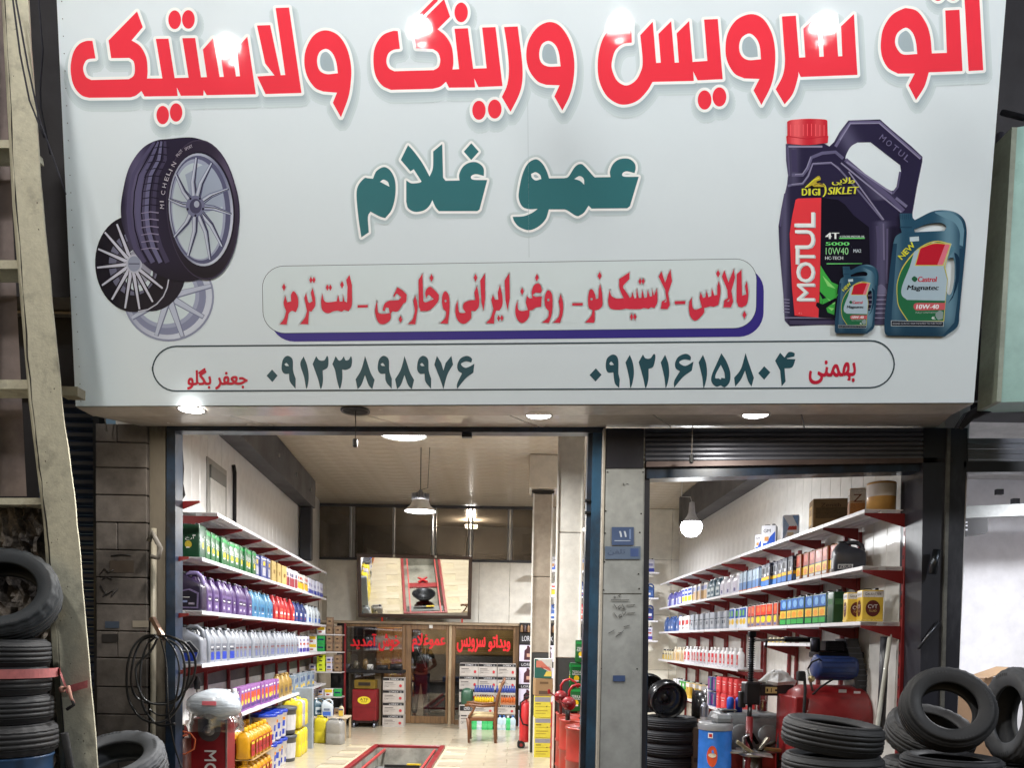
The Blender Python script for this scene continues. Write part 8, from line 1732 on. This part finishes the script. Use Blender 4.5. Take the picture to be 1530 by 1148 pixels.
m = M(); m.tube([(lx(1200), -.1, lz(1002)), (lx(1204), -.14, lz(990)), (lx(1214), -.16, lz(985)), (lx(1220), -.14, lz(990))], .008, K); m.tube([(lx(1190), -.2, lz(1008)), (lx(1186), -.3, lz(1030)), (lx(1184), -.32, lz(1060)), (lx(1180), -.32, lz(1120))], .014, K); m.tube([(lx(1200), -.2, lz(1040)), (lx(1214), -.2, lz(1026)), (lx(1232), -.2, lz(1014))], .009, K)
m.box(lx(1182), -.25, lz(1010), .07, .06, .09, rgb(24, 24, 28), bev=.01); m.build('hoses', MATTE, o)
m = M(); m.lathe([(.03, 0), (.03, .02), (.0001, .022)], rgb(206, 190, 150), 14, (lx(1200), -.2, lz(1014)), (0, -1, 0)); m.tube([(lx(1196), -.16, lz(1000)), (lx(1202), -.16, lz(1020)), (lx(1206), -.16, lz(1035))], .012, rgb(150, 150, 150)); m.box(lx(1241), -.16 - .12, zt - .04, .07, .004, .03, W); m.box(lx(1262), -.16 - .12, zt - .05, .06, .004, .02, W)
m.build('gauges', METAL, o)

# tyre changer with column, arm, red post, clamp table; grey balancer behind it; blue barrel
Yt = 7.5
o = thing('wheel_balancer', 'grey hooded wheel balancing machine with red base behind the chrome clamp table', 'machine', (at_y(1118, 1100, 7.8).x, 7.8, 0)); xo_ = o.location.x
f_ = lambda px, Y=7.6: at_y(px, 1080, Y).x - xo_; g_ = lambda py, Y=7.6: at_y(1110, py, Y).z
m = M(); m.loft([(.05, 0, 0, .62, .5, .05), (g_(1128), 0, 0, .66, .52, .06), (g_(1096), 0, 0, .68, .54, .07)], rgb(150, 44, 40)); m.build('base', PAINTED, o)
m = M(); m.loft([(g_(1125), .06, 0, .60, .56, .06), (g_(1097), .0, 0, .72, .58, .07), (g_(1080), 0, 0, .72, .58, .08), (g_(1070), -.02, 0, .66, .52, .1), (g_(1066), -.04, 0, .5, .4, .1)], rgb(112, 116, 120)); m.build('hood', PLASTIC, o)
m = M(); m.box(-.02, -.25, g_(1078), .5, .03, .035, rgb(130, 126, 112), bev=.008)
for sx in (-.17, .1): m.lathe([(.09, 0), (.1, .02), (.085, .03), (.0001, .03)], rgb(124, 128, 132), 24, (sx, -.28, g_(1096)), (0, -1, 0))
m.build('weight_trays', PLASTIC, o)
m = M(); m.lathe([(.012, 0), (.008, .004), (.0001, .005)], rgb(40, 40, 44), 10, (f_(1148), -.285, g_(1100)), (0, -1, 0)); m.box(-.25, -.1, g_(1063), .16, .16, .02, rgb(96, 100, 104), bev=.008); m.build('knob', PLASTIC, o)
o = thing('blue_barrel', 'blue oil barrel with orange oval print and grey lid beside the balancer', 'barrel', (at_y(1068, 1120, 7.3).x, 7.3, 0)); zb_ = at_y(1068, 1090, 7.15).z
m = M(); m.lathe([(.0001, 0), (.15, 0), (.155, .01), (.155, zb_ * .5), (.16, zb_ * .51), (.155, zb_ * .52), (.155, zb_)], rgb(44, 120, 214), 36); m.build('shell', PAINTED, o)
m = M(); m.lathe([(.162, zb_ - .02), (.165, zb_ + .03), (.15, zb_ + .05), (.0001, zb_ + .04)], rgb(140, 142, 146), 36); m.box(.05, -.02, zb_ + .08, .18, .2, .09, rgb(124, 128, 132), bev=.03); m.build('lid', PLASTIC, o)
m = M()
for (cx_, cz_, rx_, rz_, cc) in ((-.06, zb_ - .26, .045, .1, rgb(226, 90, 50)), (-.06, zb_ - .25, .035, .02, rgb(226, 214, 190))):
    V = []
    for i in range(20):
        a = 2 * math.pi * i / 20; xx = cx_ + rx_ * math.cos(a); V.append((xx, -math.sqrt(max(0, .157 ** 2 - xx * xx)) - (.001 if rx_ > .04 else .002), cz_ + rz_ * math.sin(a)))
    m.add(V, [tuple(range(20))], cc)
for (x0_, x1_, z0_, z1_, cc) in ((-.1, -.06, zb_ - .09, zb_ - .04, W), (-.092, -.068, zb_ - .08, zb_ - .05, rgb(200, 40, 40)), (-.15, .0, 0.02, zb_ - .42, rgb(214, 90, 50))):
    V = [(x, -math.sqrt(max(0, .157 ** 2 - x * x)) - (.002 if cc == W else .003), z) for z in (z0_, z1_) for x in (x0_, (x0_ + x1_) / 2, x1_)]; m.add(V, [(0, 1, 4, 3), (1, 2, 5, 4)], cc)
m.build('label', TINPLATE, o)
o = thing('tyre_changer', 'tyre changer with black screw column, dark swing arm, red post and chrome clamp table', 'machine', (at_y(1119, 1100, Yt).x, Yt, 0)); xo_ = o.location.x
f_ = lambda px, Y=Yt: at_y(px, 1080, Y).x - xo_; g_ = lambda py, Y=Yt: at_y(1119, py, Y).z
BKM = rgb(30, 30, 36)
m = M(); z0_, z1_ = g_(1072), g_(950); m.cyl((0, 0, z0_), (0, 0, z1_), .022, rgb(60, 62, 68), 16)
for k in range(int((z1_ - z0_ - .35) / .022)): zz_ = z0_ + .33 + .022 * k; m.lathe([(.022, 0), (.036, .007), (.022, .014)], rgb(44, 46, 52), 16, (0, 0, zz_))
m.box(0, 0, z1_ + .01, .07, .07, .06, BKM, bev=.01); m.build('screw_column', METAL, o)
m = M(); m.box(-.0, -.02, g_(1036), .15, .16, .22, BKM, bev=.015); m.box((f_(1115) + f_(1182)) / 2, 0, g_(1031), f_(1182) - f_(1115), .1, .11, rgb(38, 36, 42), bev=.008); m.box(-.08, 0, g_(1046), .06, .08, .16, rgb(26, 26, 30), bev=.01); m.build('swing_arm', PAINTED, o)
m = M(); m.box(f_(1148), -.053, g_(1031), .11, .005, .06, rgb(206, 186, 130)); m.box(f_(1142), -.057, g_(1031), .015, .003, .03, rgb(60, 50, 40)); m.box(f_(1148), -.057, g_(1031), .006, .003, .04, K); m.lathe([(.011, 0), (.0001, .002)], K, 12, (f_(1155), -.056, g_(1031)), (0, -1, 0)); m.build('valve_plate', DECAL, o)
m = M(); m.tube([(0, 0, g_(956)), (f_(1132), -.02, g_(957)), (f_(1166), -.04, g_(956))], .012, rgb(150, 150, 156)); m.tube([(f_(1140), -.03, g_(958)), (f_(1138), -.05, g_(968))], .012, rgb(60, 60, 66)); m.tube([(f_(1166), -.04, g_(955)), (f_(1216), -.06, g_(955))], .026, rgb(20, 20, 22)); m.build('lever', METAL, o)
m = M(); zq = g_(1068); m.cyl((f_(1108), -.25, .12), (f_(1108), -.25, zq), .032, rgb(120, 18, 26), 20); m.cyl((f_(1108), -.25, zq), (f_(1109), -.25, zq + .09), .014, rgb(40, 40, 44), 12); m.build('red_post', PAINTED, o)
zt_ = at_y(1105, 1124, Yt - .25).z
m = M(); m.cyl((-.02, -.2, .1), (-.02, -.2, zt_ - .02), .09, rgb(70, 62, 52), 20); m.box(-.02, -.05, .06, .5, .5, .12, rgb(120, 26, 30), bev=.02); m.build('body', PAINTED, o)
m = M(); n_ = 8; V = []
for k in range(16):
    a = 2 * math.pi * k / 16; rr = .36 if k % 4 == 0 else (.12 if k % 4 == 2 else .2); V.append((-.02 + rr * math.cos(a + .2), -.2 + rr * math.sin(a + .2)))
m.prism([(x, y) for x, y in V], zt_ - .012, zt_ + .006, rgb(206, 206, 206), 'xy'); m.lathe([(.0001, -.03), (.1, -.03), (.16, 0), (.12, .02), (.0001, .025)], rgb(190, 190, 190), 20, (-.02, -.2, zt_ - .02)); m.build('clamp_table', METAL, o)
m = M()
for (x, y, z, a, l, cc) in ((-.13, -.3, .05, .6, .2, (190, 180, 150)), (-.08, -.26, .1, 1.2, .16, (40, 38, 36)), (.1, -.22, .05, -.5, .2, (60, 56, 50)), (.05, -.3, .09, 2.2, .14, (200, 196, 180)), (-.04, -.24, .15, 1.0, .18, (28, 26, 26)), (.14, -.28, .03, .1, .16, (180, 160, 110))):
    q = Matrix.Rotation(a, 3, 'Y'); m.box(x, y, zt_ + z, l, .05, .035, rgb(*cc), bev=.008, mat=q)
m.tube([(-.14, -.3, zt_), (-.15, -.3, zt_ + .14), (-.09, -.3, zt_ + .17)], .012, rgb(200, 200, 204)); m.build('clamp_jaws', METAL, o)
m = M(); m.tube([(f_(1180), .0, g_(1030)), (f_(1172), -.05, g_(1042)), (f_(1165), -.08, g_(1070)), (f_(1160), -.1, g_(1110)), (f_(1160), -.12, g_(1150))], .026, rgb(24, 24, 28), 10); m.tube([(f_(1162), -.12, g_(1124)), (f_(1170), -.16, g_(1108))], .012, K); m.lathe([(.05, -.02), (.05, .02), (.0001, .025)], rgb(20, 20, 24), 18, (f_(1163), -.18, g_(1137)), (0, -1, 0)); m.build('air_hose', MATTE, o)
o = thing('glass_jar', 'clear jar with dark red liquid standing on the grey balancer', 'jar', (at_y(1139, 1060, 7.75).x, 7.75, at_y(1139, 1062, 7.75).z - .01))
m = M(); m.lathe([(.05, .0), (.052, .16), (.04, .19), (.04, .2)], (1, 1, 1, 1), 20); m.build('glass', CLEAR, o); m = M(); m.lathe([(.0001, .003), (.048, .003), (.048, .11), (.0001, .11)], rgb(150, 20, 24), 20); m.build('liquid', PLASTIC, o)
o = thing('grease_cup', 'small blue and white cans on the balancer in front of the red cartons', 'cans', (at_y(1097, 1060, 7.7).x, 7.7, at_y(1097, 1063, 7.7).z - .01))
for k, (dx, cc) in enumerate(((-.04, (46, 90, 200)), (.045, (40, 60, 170)))): m = M(); m.lathe([(.0001, 0), (.035, 0), (.035, .13), (.02, .15), (.0001, .15)], rgb(*cc), 16, (dx, 0, 0)); m.build('can', TINPLATE, o)
rnd2 = random.Random(5); m = M(); rings = []
for k, (z, r_) in enumerate(((0, .11), (.03, .13), (.07, .1), (.11, .07), (.14, .03))): rings.append([((r_ * (1 + rnd2.uniform(-.2, .2))) * math.cos(2 * math.pi * i / 14) * 1.3, (r_ * (1 + rnd2.uniform(-.2, .2))) * math.sin(2 * math.pi * i / 14), z + rnd2.uniform(-.01, .01)) for i in range(14)])
m.rings(rings, rgb(220, 222, 226), smooth=False); o = m.build('plastic_bag', PLASTIC); p = at_y(1139, 1022, 8.0); o.location = (p.x, 7.55, at_y(1139, 1023.5, 7.5).z); tag(o, 'crumpled white plastic bag lying on the dark swing arm', 'bag')
m = M(); m.box(0, 0, 0, .3, .3, .004, rgb(190, 190, 192)); 

# cardboard in the neighbouring room
p = at_y(1458, 1030, 8.4); o = thing('cardboard_box', 'opened brown cardboard box behind the upright tyre in the white room', 'box', (p.x, 8.5, 0)); h = at_y(1458, 1012, 8.4).z
m = M(); m.box(0, 0, h / 2, .55, .4, h, rgb(150, 120, 92), bev=.006); m.build('body', CARTON, o)
for a, dx in ((.5, -.24), (-.35, .2)): m = M(); m.box(dx, -.05, h + .05, .34, .36, .008, rgb(166, 136, 104), mat=Matrix.Rotation(a, 3, 'Y')); m.build('flap', CARTON, o)

# ================================================================ black cable coil on the left jamb
o = thing('cable_coil', 'big loops of black cable hanging on a hook at the left door jamb', 'cable coil', at_y(232, 950, 6.1))
def loop(pts, r_=.0095, nm='loop', c=rgb(16, 16, 18)):
    sp = smooth_path([(x, y, 1) for x, y in pts]) if False else pts
    P_ = []
    n = len(sp)
    for i in range(n - 1):
        p0, p1, p2, p3 = sp[max(i - 1, 0)], sp[i], sp[i + 1], sp[min(i + 2, n - 1)]
        for k in range(6):
            t = k / 6; P_.append(tuple(.5 * ((2 * p1[j]) + (-p0[j] + p2[j]) * t + (2 * p0[j] - 5 * p1[j] + 4 * p2[j] - p3[j]) * t * t + (-p0[j] + 3 * p1[j] - 3 * p2[j] + p3[j]) * t ** 3) for j in (0, 1)))
    P_.append(sp[-1]); m_ = M(); Y0 = 6.12 - rnd.uniform(0, .08)
    m_.tube([at_y(x, y, Y0 + .03 * math.sin(k * .3)) for k, (x, y) in enumerate(P_)], r_, c, 7); m_.build(nm, PLASTIC, o, world=True)
loop([(232, 950), (215, 952), (198, 970), (190, 1000), (191, 1040), (205, 1068), (225, 1080), (250, 1076), (270, 1050), (282, 1010), (280, 975), (262, 955), (240, 950)])
loop([(230, 952), (212, 958), (200, 985), (196, 1020), (206, 1045), (232, 1052), (262, 1046), (286, 1020), (292, 990), (280, 965), (256, 952), (236, 951)])
loop([(234, 952), (220, 965), (210, 1000), (212, 1050), (226, 1075), (240, 1085), (262, 1082)])
loop([(236, 953), (224, 975), (203, 1000), (215, 1045), (248, 1053), (270, 1040), (276, 1000), (268, 968), (244, 953)])
loop([(240, 954), (248, 990), (250, 1030), (252, 1070), (262, 1120), (276, 1160)], .007)
loop([(245, 952), (262, 975), (268, 1010), (258, 1060), (240, 1070), (222, 1060)], .007)
m = M(); m.box(at_y(233, 940, 6.1).x, 6.14, at_y(233, 940, 6.1).z, .03, .06, .2, rgb(130, 104, 88), mat=Matrix.Rotation(-.5, 3, 'Y')); m.build('hook', METAL, o, world=True)
o = thing('hose', 'thin orange air hose looped beside the red stand', 'hose', at_y(270, 1110, 6.6))
m = M(); m.tube([at_y(x, y, 6.6) for x, y in ((250, 1091), (266, 1092), (284, 1096), (292, 1106), (290, 1120), (276, 1128), (262, 1124), (256, 1112), (264, 1102), (280, 1099))], .007, rgb(206, 96, 50), 7); m.build('hose_loop', PLASTIC, o, world=True)
m = M(); p_ = at_y(274, 1103, 6.75); m.cyl(Vector((p_.x, 6.75, .0)), Vector((p_.x, 6.75, p_.z)), .07, rgb(110, 60, 50), 14); m.cyl(Vector((p_.x + .02, 6.7, p_.z)), Vector((p_.x + .02, 6.7, p_.z + .12)), .01, K, 8); tag(m.build('grease_gun', PAINTED), 'dark brown cylinder with a thin black rod between jamb and red stand', 'grease pump')
for i, (pts, Y) in enumerate(((((1428, 640), (1440, 620), (1462, 612)), 6.0), (((222, 810), (228, 795), (232, 805), (240, 820), (236, 834), (226, 832)), 6.15), (((160, 607), (157, 628), (160, 645), (155, 641)), 6.2))):
    m = M(); m.tube([at_y(x, y, Y) for x, y in pts], (.012, .02, .005)[i], ((90, 92, 100), (110, 104, 96), (120, 116, 110))[i] and rgb(*((90, 92, 100), (110, 104, 96), (120, 116, 110))[i]), 8)
    tag(m.build('cable', MATTE), ('short grey cable end at the right corner under the sign', 'bent grey pipe bracket on the pale post', 'thin grey wire dangling from the left corner of the soffit')[i], 'cable')
# inside left wall: hanging black charger cable and wires
m = M(); m.tube([on_l(.9, .03, 1.3), on_l(.9, .04, 1.15), on_l(.92, .05, 1.0)], .006, K, 6); m.lathe([(.0001, 0), (.03, .01), (.035, .08), (.015, .13), (.0001, .14)], K, 10, on_l(.9, .05, 1.1)); tag(m.build('hanging_lead', PLASTIC), 'black lead with a pear switch hanging on the left wall above the wrapped parcel', 'cable')
m = M(); m.tube([at_y(x, y, 6.5) for x, y in ((262, 650), (272, 672), (274, 700), (272, 745))], .006, rgb(50, 44, 40), 6); m.tube([at_y(x, y, 6.55) for x, y in ((264, 668), (268, 700), (275, 740), (270, 748))], .012, rgb(40, 38, 38), 6); tag(m.build('wall_wires', MATTE), 'dark wires running down inside the top left corner of the left doorway', 'cable')
o = thing('wall_bracket', 'single dark red triangular bracket on the left jamb above the top shelf', 'bracket', at_y(270, 750, 6.5)); m = M(); q = [at_y(x, y, 6.45) for x, y in ((262, 765), (298, 751), (298, 748.5), (262, 749.5))]; m.hexa(q, [p + Vector((0, .02, 0)) for p in q], REDP); m.build('plate', RACKRED, o, world=True)

# ================================================================ person behind the glass door
def skin_obj(name, joints, edges, mat_, c, parent, sub=2):
    """joints: name -> (x, y, z, radius)"""
    names = list(joints); me = bpy.data.meshes.new(name); me.from_pydata([joints[n][:3] for n in names], [(names.index(a), names.index(b)) for a, b in edges], [])
    o_ = bpy.data.objects.new(name, me); col.objects.link(o_); o_.parent = parent; md = o_.modifiers.new('skin', 'SKIN'); sv = me.skin_vertices[0].data
    for n, s_ in zip(names, sv): r_ = joints[n][3]; s_.radius = (r_ if not isinstance(r_, tuple) else r_[0], r_ if not isinstance(r_, tuple) else r_[1])
    sv[0].use_root = True; md.use_smooth_shade = True
    if sub: sb = o_.modifiers.new('sub', 'SUBSURF'); sb.levels = sub; sb.render_levels = sub
    o_.data.materials.append(mat_); return o_
SKINM = surf('skin', rgb(176, 124, 98), .5, dirt=rgb(160, 108, 84), dscale=8); SHIRT = surf('olive_shirt_cloth', rgb(44, 50, 42), .85, dirt=rgb(32, 36, 32), dscale=6, bump=.3, bscale=60); JEAN = surf('blue_jeans_cloth', rgb(34, 48, 80), .85, dirt=rgb(24, 34, 60), dscale=7, bump=.3, bscale=80); SHOE = surf('dark_shoe', rgb(28, 26, 26), .5)
HAIR = surf('black_hair', rgb(20, 17, 16), .6, bump=.5, bscale=80)
YPn = 15.75; pp = at_y(628, 1070, YPn)
per = thing('person', 'person in olive shirt and blue jeans with white neck cord standing behind the glass door', 'person', (pp.x, YPn, 0), (0, 0, R(12)))
J = dict(pelvis=(0, 0, .9, (.15, .11)), belly=(0, -.0, 1.05, (.145, .11)), chest=(0, .0, 1.25, (.16, .11)), neck0=(0, 0, 1.42, .06), neck=(0, -.01, 1.48, .052), head0=(0, -.02, 1.54, .075), head1=(0, -.02, 1.62, .09), head2=(0, -.01, 1.68, .07),
         ls=(-.17, 0, 1.37, .06), le=(-.25, -.02, 1.1, .045), lw=(-.2, -.18, .92, .032), lh=(-.19, -.22, .86, .034), rs=(.17, 0, 1.37, .06), re=(.3, .0, 1.12, .046), rw=(.14, -.16, 1.02, .032), rh=(.08, -.18, 1.03, .036),
         lhip=(-.09, 0, .84, .095), lk=(-.11, -.01, .47, .06), la=(-.12, .02, .1, .04), lt=(-.13, -.12, .04, .035), rhip=(.09, 0, .84, .095), rk=(.11, -.01, .47, .06), ra=(.13, .02, .1, .04), rtoe=(.15, -.12, .04, .035))
E_ = [('pelvis', 'belly'), ('belly', 'chest'), ('chest', 'neck0'), ('neck0', 'neck'), ('neck', 'head0'), ('head0', 'head1'), ('head1', 'head2'), ('chest', 'ls'), ('ls', 'le'), ('le', 'lw'), ('lw', 'lh'), ('chest', 'rs'), ('rs', 're'), ('re', 'rw'), ('rw', 'rh'), ('pelvis', 'lhip'), ('lhip', 'lk'), ('lk', 'la'), ('la', 'lt'), ('pelvis', 'rhip'), ('rhip', 'rk'), ('rk', 'ra'), ('ra', 'rtoe')]
skin_obj('body', J, E_, SKINM, None, per)
g = lambda r_, k=.022: tuple(x + k for x in r_) if isinstance(r_, tuple) else r_ + k
S_ = {k: (*J[k][:3], g(J[k][3])) for k in ('pelvis', 'belly', 'chest', 'neck0', 'ls', 'rs')}; S_['neck0'] = (0, 0, 1.41, .075)
S_['le2'] = (-.215, -.01, 1.2, .068); S_['re2'] = (.245, 0, 1.22, .068)
skin_obj('shirt', S_, [('pelvis', 'belly'), ('belly', 'chest'), ('chest', 'neck0'), ('chest', 'ls'), ('ls', 'le2'), ('chest', 'rs'), ('rs', 're2')], SHIRT, None, per)
T_ = {k: (*J[k][:3], g(J[k][3], .018)) for k in ('pelvis', 'lhip', 'lk', 'la', 'rhip', 'rk', 'ra')}; T_['pelvis'] = (0, 0, .88, (.16, .12))
skin_obj('jeans', T_, [('pelvis', 'lhip'), ('lhip', 'lk'), ('lk', 'la'), ('pelvis', 'rhip'), ('rhip', 'rk'), ('rk', 'ra')], JEAN, None, per)
m = M(); m.lathe([(.0001, .105), (.06, .1), (.098, .05), (.104, 0), (.098, -.03), (.085, -.035)], (1, 1, 1, 1), 20, (0, .005, 1.655)); m.build('hair', HAIR, per)
for sx in (-1, 1):
    m = M(); m.loft([(0, sx * .125, -.05, .1, .26, .05), (.05, sx * .125, -.05, .1, .25, .05), (.09, sx * .125, -.0, .08, .12, .04)], (1, 1, 1, 1)); m.build('shoe', SHOE, per)
    m = M(); m.lathe([(.0001, -.007), (.007, 0), (.0001, .007)], rgb(30, 24, 22), 8, (sx * .032, -.108, 1.625)); m.build('eye', PLASTIC, per)
    for k in range(5):
        hx_, hy_, hz_ = (J['lh'] if sx < 0 else J['rh'])[:3]; dx = (-.02 + .01 * k) if k < 4 else (.03 if sx < 0 else -.03)
        m = M(); m.tube([(hx_ + dx, hy_ - .01, hz_ - .0), (hx_ + dx * 1.1, hy_ - .045, hz_ - .02), (hx_ + dx, hy_ - .04, hz_ - .055 if k < 4 else hz_ - .03)], .008, (1, 1, 1, 1), 6, taper=[1, .9, .6]); m.build('finger', SKINM, per)
m = M(); m.tube([(0, -.11, 1.6), (0, -.128, 1.585), (0, -.11, 1.575)], .012, (1, 1, 1, 1), 6); m.build('nose', SKINM, per)
m = M(); m.tube([(-.09, -.06, 1.46), (-.05, -.14, 1.36), (.03, -.16, 1.2), (.08, -.18, 1.06)], .008, rgb(226, 226, 226), 6); m.tube([(.08, .05, 1.46), (.09, -.06, 1.45), (.07, -.14, 1.3), (.08, -.18, 1.06)], .008, rgb(226, 226, 226), 6); m.build('neck_cord', FABRIC, per)
